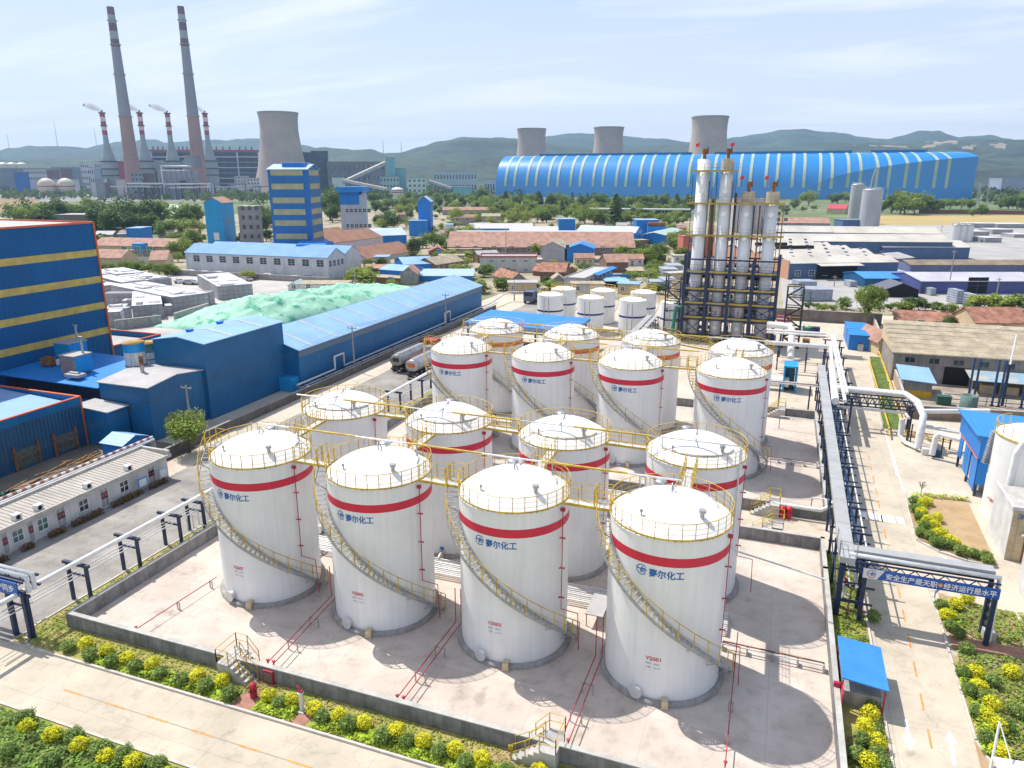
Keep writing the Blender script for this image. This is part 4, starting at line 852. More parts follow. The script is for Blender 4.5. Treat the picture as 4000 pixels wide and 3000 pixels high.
# pipe along the long shed, with expansion loops, and poles
t = thing('steam_pipe', 'silver steam pipe with two square loops along the long blue shed', 'pipe', (-55.8,70,0))
L1, L2 = 52.0, 88.5
pts = [(-55.9,41,1.3)]
for y in (50.2,88.3): pts += [(-55.9,y,1.3),(-55.9,y,3.2),(-55.9,y+2.4,3.2),(-55.9,y+2.4,1.3)]
pts += [(-55.9,112,1.3),(-56,124,2.2),(-44,126,2.4)]
MB().tube(pts, .17, 8).build('main_pipe', pipe_silver, t); MB().tube([(-55.6,41,.9),(-55.6,116,.9)], .08, 6).build('small_pipe', pipe_silver, t)
for y in range(42, 112, 5): MB().box(-56,y-.06,0,-55.5,y+.06,1.1).build('support', steel_black, t)
wall('yard_wall', 'dark low wall between the service road and the long blue shed', [((-54.6,14),(-54.6,112))], 1.1, .25, mat('dark yard wall', (.13,.12,.11), .9, .2, .8, streak=.3), concrete)
def upole(p, h_, label, arms=1, group='concrete power poles'):
    t = thing('power_pole', label, 'power pole', (*p, 0), group); MB().tube([(*p,0),(*p,h_)], [.14,.09], 8).build('pole', concrete, t)
    mb = MB()
    for i in range(arms): z = h_-.35-.6*i; mb.box(p[0]-.75,p[1]-.05,z,p[0]+.75,p[1]+.05,z+.1)
    for d_ in (-.65,0,.65): mb.tube([(p[0]+d_,p[1],h_-.25),(p[0]+d_,p[1],h_-.02)], .05, 6)
    mb.build('crossarm', galv, t); return t
POLES = [((-55.2,54.3),7.0,'concrete power pole beside the nearer steam pipe loop'),((-55.0,87.),7.2,'concrete power pole beside the farther steam pipe loop'),((-56.2,21.8),6.4,'concrete power pole behind the leafy tree by the stepped sheds')]
for p, h_, l_ in POLES: upole(p, h_, l_)
mb = MB()
for d_ in (-.65,0,.65):
    for (a, b) in (((-56.2,21.8,6.4),(-55.2,54.3,7.0)),((-55.2,54.3,7.0),(-55.0,87,7.2)),((-56.2,21.8,6.4),(-56.4,-14,6.0))):
        mb.tube([(a[0]+d_+(b[0]-a[0])*i/8, a[1]+(b[1]-a[1])*i/8, a[2]+(b[2]-a[2])*i/8-.8*(1-((i-4)/4)**2)) for i in range(9)], .014, 4)
solo(mb, 'power_cable', steel_black, 'thin sagging power cables strung between the concrete poles', 'cable')
# low blue lean-tos and yard between the sheds
t = thing('low_blue_shed', 'bright blue low roof between the tall hall and the stepped sheds', 'shed', (-74,25,0))
MB().box(-83.6,21.2,0,-67.6,31,5.5).build('wall', steel_black, t); MB().slab([(-83.8,19.8,5.7),(-67.3,19.9,5.5),(-67.3,31.1,5.9),(-83.8,31.1,6.1)], .12).build('roof', blue_mid, t); MB().slab([(-83.8,16.7,3.2),(-67.3,16.7,3.0),(-67.3,21.1,3.5),(-83.8,21.1,3.6)], .1).build('lower_roof', blue_mid, t); MB().box(-83.7,17,0,-67.4,21.0,2.9).build('lower_wall', blue_wall, t)  # black recessed wall paints the shade of the open front
for i, (x, y, w_, h_, m_, lb) in enumerate(((-80.6,24.6,1.5,.9,brown_rust,'brown motor housing on the low blue roof under the tall hall'),(-79.2,25.4,.9,.7,frame_white,'small white box on the low blue roof under the tall hall'),(-78.2,25.2,1.2,.5,steel_black,'dark scrap on the low blue roof under the tall hall'),(-72.6,21.6,2.2,.35,grey_roof,'grey plate lying at the edge of the low blue roof'))):
    solo(MB().box(x-w_/2,y-.6,5.95,x+w_/2,y+.6,5.95+h_).tube([(x-w_*.3,y,5.95+h_),(x+w_*.3,y,5.95+h_)], .25, 8), 'roof_clutter', m_, lb, 'machine', 'clutter on the low blue roof')
t = thing('low_blue_shed', 'small blue shed with grey roof beside the orange trimmed shed', 'shed', (-65,17.5,0))
MB().box(-67.5,16.8,0,-62.8,19.6,4.0).build('wall', blue_wall, t); MB().slab([(-67.6,16.75,4.35),(-62.6,16.75,4.05),(-62.6,19.7,4.05),(-67.6,19.7,4.35)], .1).build('roof', grey_roof, t)
t = thing('open_top_shed', 'blue shed with orange trimmed parapet behind the rusty silos', 'shed', (-80,36,0))
MB().box(-104,37.3,0,-85.4,47.2,4.1).build('wall', blue_wall_y, t); mb = MB(); mb.box(-85.55,37.3,4.1,-85.4,47.2,5.0); mb.box(-104,47.05,4.1,-85.55,47.2,5.0); mb.build('parapet', blue_wall_y, t); mb = MB(); mb.box(-85.6,37.3,5.0,-85.35,47.25,5.12); mb.box(-104,47.0,5.0,-85.6,47.25,5.12); mb.build('trim', orange_trim, t)
MB().slab([(-103.9,37.4,4.2),(-85.6,37.4,4.2),(-85.6,47,4.2),(-103.9,47,4.2)], .08).build('roof', grey_roof, t)
rustw = mat('rust streaked white silo paint', (.62,.6,.55), .7, .2, .8, streak=.9, ramp=(.3,.5))
for i, (x, y, r, h_, lb) in enumerate(((-68.7,26.9,1.2,9.2,'rusty white silo with turquoise and yellow top, left of the pair'),(-69.8,30.3,1.2,8.4,'rust streaked silo with turquoise band, right of the pair'))):
    t = thing('rusty_silo', lb, 'silo', (x,y,0), 'rusty silos'); MB().lathe([(r,0),(r,h_-1.05)], (x,y,0), 24).build('shell', rustw, t); MB().lathe([(r+.01,h_-1.05),(r+.01,h_)], (x,y,0), 24).build('turquoise_band', blue_cyan if not i else mat('rusty turquoise',(.10,.25,.24),.8,.3,1.5,streak=.8), t)
    MB().lathe([(r+.1,h_),(r+.1,h_+.12),(.02,h_+.35)], (x,y,0), 24).build('cap', mat('rusty yellow cap',(.5,.32,.08),.8,.3,1), t); 
    for k2 in (2.2,4.4,6.4): MB().lathe([(r+.05,k2),(r+.05,k2+.12)], (x,y,0), 24, sharp=True).build('hoop', brown_rust, t)
for (x, y, w_, h_, m_, lb) in ((-80.2,27.6,2.6,8.3,blue_cyan,'blue rooftop machine box with a small stack under the tall hall'),(-74.6,23.6,2.4,8.0,mat('grey machine panel',(.30,.26,.26),.7,.2),'grey and cyan rooftop machine box with a small stack')):
    t = thing('rooftop_unit', lb, 'machine', (x,y,5.9), 'rooftop machine boxes'); MB().box(x-w_/2,y-w_/2,5.9,x+w_/2,y+w_/2,h_).build('case', m_, t); MB().box(x+w_/2+.002,y-w_/2+.05,6.0,x+w_/2+.05,y+w_/2-.05,h_-.1).build('side_panel', blue_cyan, t)
    mb = MB(); mb.tube([(x+.6,y+.6,h_),(x+.6,y+.6,h_+2.0)], .15, 8); mb.tube([(x+.3,y+.6,h_+2.05),(x+.9,y+.6,h_+2.05)], .14, 8); mb.build('stack', galv, t); MB().box(x-w_/2-.1,y-w_/2-.1,h_,x+w_/2+.1,y+w_/2+.1,h_+.12).build('lid', grey_roof, t)
# small blue canopy and scrap yard behind the office row
t = thing('small_canopy', 'small pale blue canopy with blue sides behind the office row', 'canopy', (-58.5,15.2,0)); MB().gable(-61,14.2,-58,17.4,0,1.7,2.3,'x').build('wall', blue_bright, t); MB().roof(-61,14.2,-58,17.4,1.7,2.3,'x',.2,.06).build('roof', blue_roof, t)
mb = MB(); rn = random.Random(4)
for i in range(90): x, y = rn.uniform(-63,-56), rn.uniform(-6,13); a = rn.uniform(-.4,.4); l_ = rn.uniform(.8,2.4); mb.bar((x,y,rn.uniform(.1,.6)),(x+l_*sin(a),y+l_*cos(a),rn.uniform(.1,.7)),rn.uniform(.06,.16))
stuff(mb, 'scrap_timber', mat('scrap timber',(.34,.19,.07),.9,.4,2), 'heap of scrap timber and tin behind the office row', 'scrap')
sheet('works_ground', mat('shade darkened works dirt',(.20,.16,.12),.95,.25,.4,col2=(.13,.11,.09)), -.003, rect(-66,-22,-53.7,20))  # dirt coloured dark to paint the shadow lying over this yard
mb = leafcloud(MB(), 900, 2.4, .28, (-59.5,3.2,.2), .3, 8, .16); solo(mb, 'net_cover', mat('dark green netting',(.05,.14,.12),.9,.4,3), 'dark green netting spread over scrap behind the office row', 'netting')
# ================================================================== trees
def tree_proto(name, m, seed, h=1., n=1500, cw=.42, trunk=.28, leaf=.035, squash=1.15, clumps=16, conic=False):
    rn = random.Random(seed); mb = MB()
    if conic:
        for i in range(n):
            z = rn.random()**.8; r = cw*(1-z)**.75*(.45+.55*rn.random()); a = rn.random()*6.283
            P = Vector((r*cos(a), r*sin(a), trunk*.6+z*(1-trunk*.6))); u = Vector((cos(a+1.3),sin(a+1.3),rn.uniform(-.6,.4)))*leaf*rn.uniform(.6,1.4); v = Vector((cos(a),sin(a),-.7))*leaf*.8
            mb.add([P-u,P-v,P+u,P+v],[(0,1,2,3)])
    else: leafcloud(mb, n, cw, leaf, (0,0,trunk+(1-trunk)*.5), .5, seed, (1-trunk)*.5/cw*1.0, clumps)
    t = thing(name, '', 'tree'); mb.build('crown', m, t)
    tk = MB(); tk.tube([(0,0,-.02),(.01,.0,trunk*.7),(.0,.015,trunk+.25)], [.026,.02,.010], 7)
    for i in range(5): a = i*1.26+rn.random(); r = cw*.55; tk.tube([(0,0,trunk*.8+i*.04),(r*.5*cos(a),r*.5*sin(a),trunk+.13+i*.04),(r*cos(a),r*sin(a),trunk+.3+.04*i)], [.013,.009,.004], 5)
    tk.build('trunk', bark, t); return t
PT = {'dark': [tree_proto('broadleaf_tree', leaf_dark, s_, n=1700, cw=c_, trunk=.07) for s_, c_ in ((1,.40),(2,.46),(3,.36))],
      'mid': [tree_proto('broadleaf_tree', leaf_mid, s_, n=1700, cw=c_, trunk=.08) for s_, c_ in ((4,.42),(5,.48),(6,.37))],
      'lite': [tree_proto('willow_tree', leaf_lite, s_, n=1500, cw=c_, trunk=.06, squash=.9) for s_, c_ in ((7,.52),(8,.58))],
      'poplar': [tree_proto('poplar_tree', leaf_mid, s_, n=1400, cw=c_, trunk=.12) for s_, c_ in ((9,.25),(10,.3))],
      'conic': [tree_proto('conifer_tree', leaf_dark, s_, n=1300, cw=c_, trunk=.1, conic=True) for s_, c_ in ((11,.26),(12,.32))],
      'near': [tree_proto('broadleaf_tree', leaf_mid, 21, n=5200, cw=.42, trunk=.24, leaf=.022, clumps=26)], 'nearlite': [tree_proto('broadleaf_tree', leaf_lite, 22, n=4200, cw=.46, trunk=.16, leaf=.024, clumps=20)], 'neardark': [tree_proto('broadleaf_tree', leaf_dark, 27, n=5200, cw=.43, trunk=.3, leaf=.022, clumps=26)]}
PT['bush'] = [tree_proto('leafy_bush', m_, s_, n=700, cw=.55, trunk=.03, leaf=.06, squash=.9, clumps=10) for m_, s_ in ((leaf_mid,41),(leaf_dark,42),(leaf_lite,43))]
TU = set(); trn = random.Random(77)
def tree_at(p, h_, kind, label, group=None, wide=1.):
    o = trn.choice(PT[kind]); c = o if id(o) not in TU else dup(o); TU.add(id(o))
    c.location = (p[0], p[1], -.05); s_ = h_*trn.uniform(.96,1.04); c.scale = (s_*wide*trn.uniform(.92,1.1), s_*wide*trn.uniform(.92,1.1), s_); c.rotation_euler = (0,0,trn.random()*6.28)
    c['label'] = label; c['category'] = 'bush' if kind == 'bush' else 'tree'
    if group: c['group'] = group
    return c
def tree(f, x, yb, yt, kind, label, group=None, wide=1.): p = q(f,x,yb); return tree_at(p, max(1.2, hgt(p,f,yt)), kind, label, group, wide)
def bl(name, label, f, xl, yl, xr, yr, yt, depth, zr=None, wm=None, rm=None, z=None, **kw):   # building from its two front base marks
    if z is None: A, B = q(f,xl,yl), q(f,xr,yr); ze = max(1.5, hgt(A,f,yt))
    else: A, B = q(f,xl,yl,z), q(f,xr,yr,z); ze = z
    return house(name, label, A, B, depth, ze, None if zr is None else ze+zr, wm, rm, **kw)
# ================================================================== right: canopies, racks, gantry
t = thing('fire_sand_canopy', 'flat blue sheet canopy between the right bund wall and the side road', 'canopy', (10.6,2,0))
MB().slab([(9.9,-.2,2.0),(12.3,-.2,1.75),(12.3,3.9,1.75),(9.9,3.9,2.0)], .08).build('roof', mat('canopy blue sheet', (.04,.24,.68), .45, .1, .5, wave=('Y', 3), bump=.12), t)
MB().box(10.1,.1,0,12.05,3.7,1.0).build('base_wall', concrete, t)
for x in (10.0,12.15):
    for y in (-.05,3.75): MB().box(x-.04,y-.04,0,x+.04,y+.04,1.76).build('leg', pipe_red, t)
MB().box(9.93,-1.1,.3,10.0,-.25,1.6).build('red_panel', pipe_red, t)
# covered pipe rack along the side road
t = thing('covered_pipe_rack', 'long navy pipe rack with a wide silver cover along the side road', 'pipe rack', (11,35,0))
mb = MB(); mb.slab([(10.0,8.8,4.75),(10.95,8.8,4.75),(11.35,63,4.75),(10.45,63,4.75)], .42)
cov = mat('silver cable tray cover', (.42,.42,.41), .45, .08, .6, metal=.2); mb.build('cover', cov, t)
mb = MB()
for i in range(13): y = 10+i*4.2; x = 10+.4*(y-9)/54; mb.bar((x+.02,y,4.756),(x+.93,y,4.756),.03,.012)
mb.build('cover_joint', galv, t)
for i in range(13):
    y = 9.4+i*4.4; x = 10.2+.4*(y-9)/54; f_ = MB()
    for dx in (0,1.55): f_.box(x+dx-.09,y-.09,0,x+dx+.09,y+.09,4.3)
    for z in (1.2,2.4,3.5,4.2): f_.box(x-.15,y-.06,z,x+2.2,y+.06,z+.12)
    for s_ in (0,): f_.bar((x,y,1.3),(x,y+4.4,2.4),.07); f_.bar((x+1.55,y,1.3),(x+1.55,y+4.4,2.4),.07)
    f_.build('frame', steel_navy, t)
    b_ = MB(); b_.box(x+1.0,y+2.1,3.75,x+2.15,y+2.2,3.86); b_.build('bracket', steel_navy, t)
for dx, z, r, m_ in ((.3,2.55,.09,pipe_silver),(.7,2.55,.06,pipe_silver),(1.1,2.55,.11,pipe_white),(.5,3.65,.07,pipe_silver),(1.85,3.7,.06,pipe_white),(1.3,3.66,.1,mat('blue pipe paint',(.03,.15,.35),.5,.1))): MB().tube([(10.2+dx,9.2,z),(10.6+dx,62,z)], r, 6).build('pipe', m_, t)
lm = MB(); lm.box(9.95,8.7,4.9,10.0,8.75,6.0)
for x, y in ((9.95,8.85),(11.0,8.85),(9.95,10.9)): lm.box(x-.03,y-.03,4.75,x+.03,y+.03,5.85)
for a, b in (((9.95,8.85),(11.0,8.85)),((9.95,8.85),(9.95,10.9))):
    for z in (5.3,5.85): lm.tube([(*a,z),(*b,z)], .025, 5)
lm.build('end_rail', galv, t)
# large white pipes further up the side road
t = thing('flue_pipes', 'group of thick white pipes running along the side road past the blue containers', 'pipes', (12,70,0))
for (x0, x1, r, y0, y1, z) in ((11.75,12.2,.42,46.5,63,4.6),(12.75,13.2,.2,46.5,84,4.7),(13.2,13.6,.16,50,84,4.7),(12.3,12.9,.25,63,80,4.2)):
    MB().tube([(x0,y0,z),(x1,y1,z)], r, 12).build('pipe', pipe_white, t)
for y in (50,57,64,71,78,83): f_ = MB(); x = 11.6+.02*(y-46); f_.box(x-.1,y-.1,0,x+.1,y+.1,4.1); f_.box(x+2.0,y-.1,0,x+2.2,y+.1,4.1); f_.box(x-.4,y-.1,4.05,x+2.5,y+.1,4.2); f_.build('frame', steel_navy, t)
# pipes crossing from the tank farm to the rack
t = thing('crossing_pipes', 'silver and rusty pipes crossing the rear lane to the covered rack', 'pipes', (6,58,0))
for y, z, r, m_ in ((57.5,3.2,.08,pipe_silver),(57.9,3.2,.07,brown_rust),(58.4,3.2,.1,pipe_silver),(76.5,4.4,.32,pipe_silver),(78.3,4.2,.16,pipe_white),(79.6,3.7,.14,steel_navy),(83.5,4.6,.15,pipe_white),(85.0,4.7,.2,pipe_white)): MB().tube([(-3 if y < 60 else 3.5,y,z),(10.6 if y < 60 else 12.4,y,z)], r, 8).build('pipe', m_, t)
for x, y in ((2.2,57.9),(6,57.9),(9.6,57.9),(5.5,78),(9.6,78),(5.5,84),(9.8,84)): f_ = MB(); f_.box(x-.09,y-.6,0,x+.09,y-.45,3.05); f_.box(x-.09,y-.9,2.98,x+.09,y+.9,3.1); f_.build('post', steel_navy, t)
for (x0, y0, z0, x1, y1, z1, lb) in ((9.2,26.9,1.0,10.9,26.7,3.0,'silver pipe over the right bund wall into the covered rack, near the cross lane'),(4.3,33.5,1.7,11,33,2.8,'thin white pipe reaching over the right wall towards the rack'),(6.2,48.5,1.6,11,48,2.8,'thin white pipe from the rear wall to the rack')):
    t = thing('branch_pipe', lb, 'pipe', (x0,y0,z0), 'branch pipes into the covered rack'); MB().tube([(x0,y0,z0),(x1,y1,z0+.1),(x1,y1,z1)] , .06, 6).build('pipe', pipe_white, t); MB().box(x0-.05,y0-.05,0,x0+.05,y0+.05,z0-.05).build('post', galv, t)
t = thing('lane_pipe', 'thick white pipe along the cross lane wall turning into the rack', 'pipe', (6,25,0)); MB().tube([(5.7,24.3,1.05),(9.8,24.2,1.05),(10.7,25.0,1.3),(11.1,25.4,2.9)], .17, 10).build('pipe', pipe_white, t); MB().box(6.5,24.15,0,6.7,24.35,.9).build('support', galv, t)
for f, a, b, lb in (('X1',(210,455),(885,602),'twin grey pipes low over the pad from tank V2001 to the right bund wall'),('X2',(1530,525),(1975,585),'twin grey pipes low over the rear pad to the right bund wall')):
    A, B = q(f,*a,.45), q(f,*b,.45); t = thing('low_pipes', lb, 'pipes', (*A,0), 'low pipes over the bund pads')
    for d_, m_ in ((0,pipe_silver),(.28,brown_rust)): MB().tube([(A[0],A[1]+d_,.5),(B[0],B[1]+d_,.5)], .05, 6).build('pipe', m_, t)
    for i in range(5): f_ = i/4; x_, y_ = A[0]+(B[0]-A[0])*f_, A[1]+(B[1]-A[1])*f_; MB().box(x_-.05,y_-.1,.03,x_+.05,y_+.4,.45).build('sleeper', galv, t)
# gantry with the slogan board
t = thing('sign_gantry', 'navy pipe gantry over the side road bearing a long blue slogan board', 'sign', (15,9.6,0))
for x, y in ((10.35,9.5),(11.7,9.3),(11.66,10.6),(10.35,10.6),(19.03,9.1),(19.06,10.4)): MB().box(x-.13,y-.13,0,x+.13,y+.13,3.95).build('leg', steel_navy, t)
mb = MB()
for x, yy in ((10.35,9.5),(11.7,9.3)):
    for z in (1.2,2.5): mb.box(x-.05,yy,z,x+.05,10.6,z+.1)
for z in (1.3,2.6): mb.box(10.35,9.38,z,11.7,9.46,z+.1)
for i in range(6): mb.bar((19.03,9.1,.3+i*.6),(19.06,10.4,.6+i*.6),.06)
mb.build('brace', steel_black, t)
mb = MB()
for y in (9.0,10.4):
    mb.box(10.2,y-.05,3.95,19.2,y+.05,4.08); mb.box(10.2,y-.05,4.42,19.2,y+.05,4.52)
    for i in range(9): mb.bar((11.5+i*.85,y,4.05),(11.5+(i+.5)*.85,y,4.45),.05); mb.bar((11.5+(i+.5)*.85,y,4.45),(11.5+(i+1)*.85,y,4.05),.05)
mb.build('truss', steel_navy, t)
MB().tube([(10.6,9.35,4.75),(19.15,9.35,4.75),(19.2,9.3,.3)], .17, 12).build('pipe', pipe_silver, t); MB().slab([(10.9,9.7,4.95),(19.0,9.7,4.95),(19.0,10.5,4.95),(10.9,10.5,4.95)], .3).build('cable_tray', cov, t)
MB().box(19.0,9.6,0,19.7,10.6,.7).build('footing', coping, t)
sb = MB(); sb.box(11.5,8.86,3.5,19.2,8.94,4.2); sb = sb.build('sign_board', mat('sign blue', (.01,.10,.42), .4, .05), t)
MB().add([(11.5,8.852,3.5),(12.35,8.852,3.5),(12.75,8.852,4.2),(11.5,8.852,4.2)],[(0,1,2,3)]).build('white_panel', frame_white, sb)
em = MB()
for pl_ in emblem_pts()[:26]: em.face([(12.02+x_*.29, 8.846, 3.85+z_*.27) for x_, z_ in pl_])
em.build('emblem_ring', red_mark, sb); em = MB()
for pl_ in emblem_pts()[26:]: em.face([(12.02+x_*.27, 8.845, 3.85+z_*.25) for x_, z_ in pl_])
em.build('emblem_bolt', blue_mark, sb)
tx = MB(); text_on(tx, '安全生产是天职', .46, (12.82,8.846,3.66), (1,0,0), (0,0,1), .007, 2.95); tx.build('lettering', white_mark, sb); tx = MB(); text_on(tx, '经济运行是水平', .46, (16.12,8.846,3.66), (1,0,0), (0,0,1), .007, 2.9); tx.build('lettering', white_mark, sb)
mb = MB(); mb.add([(15.95+.15*cos(2*pi*i/14),8.846,3.85+.15*sin(2*pi*i/14)) for i in range(14)],[tuple(range(14))]); mb.mat(1); mb.add([(15.95+.11*cos(2*pi*i/14),8.842,3.85+.11*sin(2*pi*i/14)) for i in range(14)],[tuple(range(14))]); mb.build('round_badge', [orange_trim, cream_wall], sb)
# truss bridge and large white pipes over the road
t = thing('pipe_bridge', 'navy truss bridge carrying a thick white pipe across the side road', 'pipe bridge', (16.5,52,0))
mb = MB()
for y in (51.6,53.0):
    mb.box(12.4,y-.06,2.8,20.6,y+.06,2.95); mb.box(12.4,y-.06,3.85,20.6,y+.06,4.0)
    for i in range(10): x = 12.4+i*.82; mb.bar((x,y,2.9),(x+.41,y,3.9),.07); mb.bar((x+.41,y,3.9),(x+.82,y,2.9),.07); mb.bar((x,y,2.9),(x,y,3.9),.06)
for i in range(6): mb.box(12.5+i*1.6,51.6,2.85,12.6+i*1.6,53.0,2.95)
mb.build('truss', steel_navy, t)
MB().tube([(11.9,51.9,4.7),(19.4,51.9,4.7),(20.35,49.5,4.55),(20.6,46.6,3.9),(20.45,46.2,2.0),(20.4,46.0,.35)], .36, 14).build('thick_pipe', pipe_white, t)
MB().tube([(12.4,51.45,2.6),(19.6,51.4,2.6),(19.8,49.8,2.5)], .16, 10).build('lower_pipe', pipe_white, t)
for x in (20.3,): 
    for y in (51.6,53.0): MB().box(x-.12,y-.12,0,x+.12,y+.12,2.8).build('leg', steel_navy, t)
t = thing('blower_pipes', 'cluster of bent white pipes and a blue pump beside the blue canopy shed', 'pipes', (21.5,46,0))
MB().tube([(20.5,47.2,4.2),(27.5,50.5,4.0)], .26, 12).build('pipe', pipe_white, t)
MB().tube([(18.9,48.8,2.6),(18.9,48.6,.8),(19.4,47.5,.35),(20.4,46.2,.3)], .22, 12).build('pipe', pipe_white, t)
MB().tube([(23.6,42.6,2.9),(21.9,44.0,2.85),(21.6,44.2,2.4),(21.5,44.2,.4)], .3, 12).build('pipe', pipe_white, t)
MB().tube([(19.3,49.6,2.5),(19.3,49.6,.3)], .16, 10).build('pipe', pipe_white, t)
MB().tube([(21.0,47.8,2.2),(20.9,47.3,.5)], .2, 10).build('pipe', pipe_silver, t)
MB().tube([(24.2,46.5,2.4),(20.6,47.5,2.4)], .13, 8).build('pipe', pipe_silver, t); MB().tube([(24.2,47.0,2.4),(20.6,48.1,2.4)], .13, 8).build('pipe', pipe_silver, t)
mb = MB(); mb.box(20.7,44.9,0,21.4,45.9,.7); mb.mat(1); mb.tube([(22.0,44.6,.5),(22.0,45.6,.5)], .4, 12); mb.box(21.6,44.5,0,22.4,45.7,.2); mb.build('pump', [pipe_silver, mat('pump blue',(.02,.08,.2))], t)
for x, y in ((19.6,47.4),(19.6,48.1),(19.9,47.7),(22.6,45.5)): MB().box(x-.06,y-.06,0,x+.06,y+.06,2.5).build('steel_post', steel_black, t)
ylw = mat('yellow gas pipe paint', (.68,.42,.015), .45, .12, 1)
t = thing('yellow_gas_pipe', 'yellow gas pipe along the grass strip left of the boundary wall', 'pipe', (19.5,75,0)); MB().tube([(18.0,49,.5),(18.3,52,.5),(19.4,88,.5)], .1, 8).build('pipe', ylw, t)
for y in (55,62,69,76,83): MB().box(18.4+(y-52)*.03-.08,y-.08,0,18.4+(y-52)*.03+.08,y+.08,.4).build('support', ylw, t)
t = thing('yellow_gas_pipe', 'yellow pipe with railing supports close to the boundary wall of the old hall', 'pipe', (20.8,80,0)); MB().tube([(19.8,52,.7),(20.6,69,.7),(21.9,112,.7)], .13, 8).build('pipe', ylw, t)
for y in (56,62,68,74,80,86,94,102): x = 20+(y-55)*.037; MB().box(x-.06,y-.06,0,x+.06,y+.06,.6).build('support', ylw, t)
t = thing('yellow_rack', 'low yellow pipe rack between the bent white pipes and the blue canopy', 'pipe rack', (22,49,0))
for y, z in ((48.9,1.0),(48.3,1.5),(49.4,.6)): MB().tube([(19.4,y,z),(24.0,y-1,z)], .07, 6).build('pipe', ylw, t)
for x in (20.5,22.5,23.8): MB().box(x-.07,47.7,0,x+.07,47.85,1.7).build('post', steel_navy, t)
mb = MB()
for y0, y1, xa, xb in ((60,69.5,20.9,21.4),(69.5,112,21.4,22.7)): pass
sheet('grass_verge', mat('green verge', (.11,.17,.025), .95, .35, 1.2, bump=.6, bscale=9), .05, [q('Y7',830,1360), q('Y7',985,1375), (20.1,58), (21.5,92), (19.9,92), (18.0,55)])
wall('boundary_wall', 'buff boundary wall between the yellow pipes and the old grey hall', [((20.95,58.5),(21.6,72)),((21.6,72),(23.2,121.5))], 1.7, .25, mat('buff wall', (.44,.36,.27), .9, .15, .8, streak=.25), coping, cat='wall')
wall('boundary_wall', 'brown block wall behind the white pipes and blue canopy shed', [((21.2,58.4),(46,61.8))], 1.7, .25, mat('brown block wall', (.24,.18,.14), .9, .2, .8, streak=.3), coping)
wall('boundary_wall', 'grey brown wall beyond the blue containers', [((-8,121.5),(24.5,121.5))], 2.4, .3, mat('grey brown wall', (.20,.17,.15), .9, .2, .5, streak=.3), coping)
# blue canopy shed, big tank, white pump house
t = thing('canopy_shed', 'bright blue open sided canopy shed at the right edge behind the large tank', 'shed', (28,39,0))
MB().slab([(22.9,34.6,6.0),(36,34.6,5.6),(36,43.0,5.6),(22.9,43.0,6.0)], .15).build('roof', blue_mid, t)
MB().box(23.3,34.7,3.75,23.45,42.8,5.8).build('side_fascia', blue_bright, t); MB().box(23.45,34.7,1.2,25.6,34.85,5.75).build('front_panel', blue_bright, t)
for y0, y1, z0 in ((34.9,36.8,.5),(37.6,38.5,.8),(38.6,39.8,.8),(40.9,42.2,1.4)): MB().box(23.35,y0,z0,23.43,y1,3.72).build('wall_panel', blue_bright, t)
MB().tube([(23.25,34.8,3.7),(23.25,41.5,3.75)], .05, 6).build('trim_pipe', orange_trim, t)
for y in (34.9,38.5,42.5): MB().box(23.46,y-.1,0,23.66,y+.1,5.5).build('post', steel_navy, t)
MB().box(24.2,36.2,0,27,41.8,2.6).build('machine', galv, t)
mb = MB(); mb.box(35.8,34.7,0,36,42.9,5.4); mb.build('back_wall', blue_bright, t)
t = thing('water_tank', 'large white water tank with a zigzag stair at the right edge by the pump house', 'storage tank', (26.7,30.9,0))
c = (26.7,30.9,0); MB().lathe([(3.4,0),(3.4,7.6)], c, 56).build('shell', white_paint, t); MB().lathe([(3.4,7.6),(2.6,7.95),(1.6,8.2),(.01,8.35)], c, 56).build('roof_dome', dome_paint, t)
MB().lathe([(3.45,7.55),(3.45,7.68),(3.38,7.68)], c, 56, sharp=True).build('rim', yellow_rail, t)
mb = MB(); mb.tube([(25.6,27.55,8.3),(25.0,27.6,8.3),(24.5,27.75,7.9),(24.2,27.9,6.8),(24.1,28.0,.3)], .3, 12); mb.build('overflow_pipe', pipe_white, t)
mb = MB()
for i in range(14): z = 7.4-i*.22; mb.box(23.1-.02*i,31.2+.0*i,z,23.7,31.9,z+.04)
mb.build('ladder', galv, t); mb = MB()
for i in range(9): a = R(120+i*16); x, y = 26.7+3.42*cos(a), 30.9+3.42*sin(a); mb.bar((x,y,7.6),(x,y,8.6),.05)
mb.tube([(26.7+3.42*cos(R(120+i*8)),30.9+3.42*sin(R(120+i*8)),8.6) for i in range(17)], .03, 5); mb.build('railing', yellow_rail, t)
tx = MB(); bend_text(tx, '严禁烟火', .3, R(-168), 1.7, .01, 1.6, 3.415, 26.7, 30.9); tx.build('lettering', red_mark, t)
t = thing('pump_house', 'white walled pump house with blue characters at the right edge', 'building', (26,24.7,0))
tile = slab_mat('pale wall tile', (.50,.46,.38), .9, .7, .015, dark=.6); MB().box(23.05,22.2,0,33,27.2,4.2).build('wall', white_wall, t); 
mb = MB(); mb.box(23.06,22.15,0,33,22.197,4.15); mb.build('tiled_front', cream_wall, t)
mb = MB()
for i in range(6): mb.box(23.06,22.14,.1+i*.7,33,22.148,.115+i*.7)
for i in range(11): mb.box(23.5+i*.9,22.139,0,23.515+i*.9,22.147,4.1)
mb.build('tile_joints', grey_wall, t)
mb = MB(); mb.box(22.95,22.1,4.2,33,22.3,4.5); mb.box(22.95,22.3,4.2,23.15,27.3,4.5); mb.build('parapet', white_wall, t); MB().box(23.15,22.3,4.203,33,27.2,4.25).build('roof', coping, t)
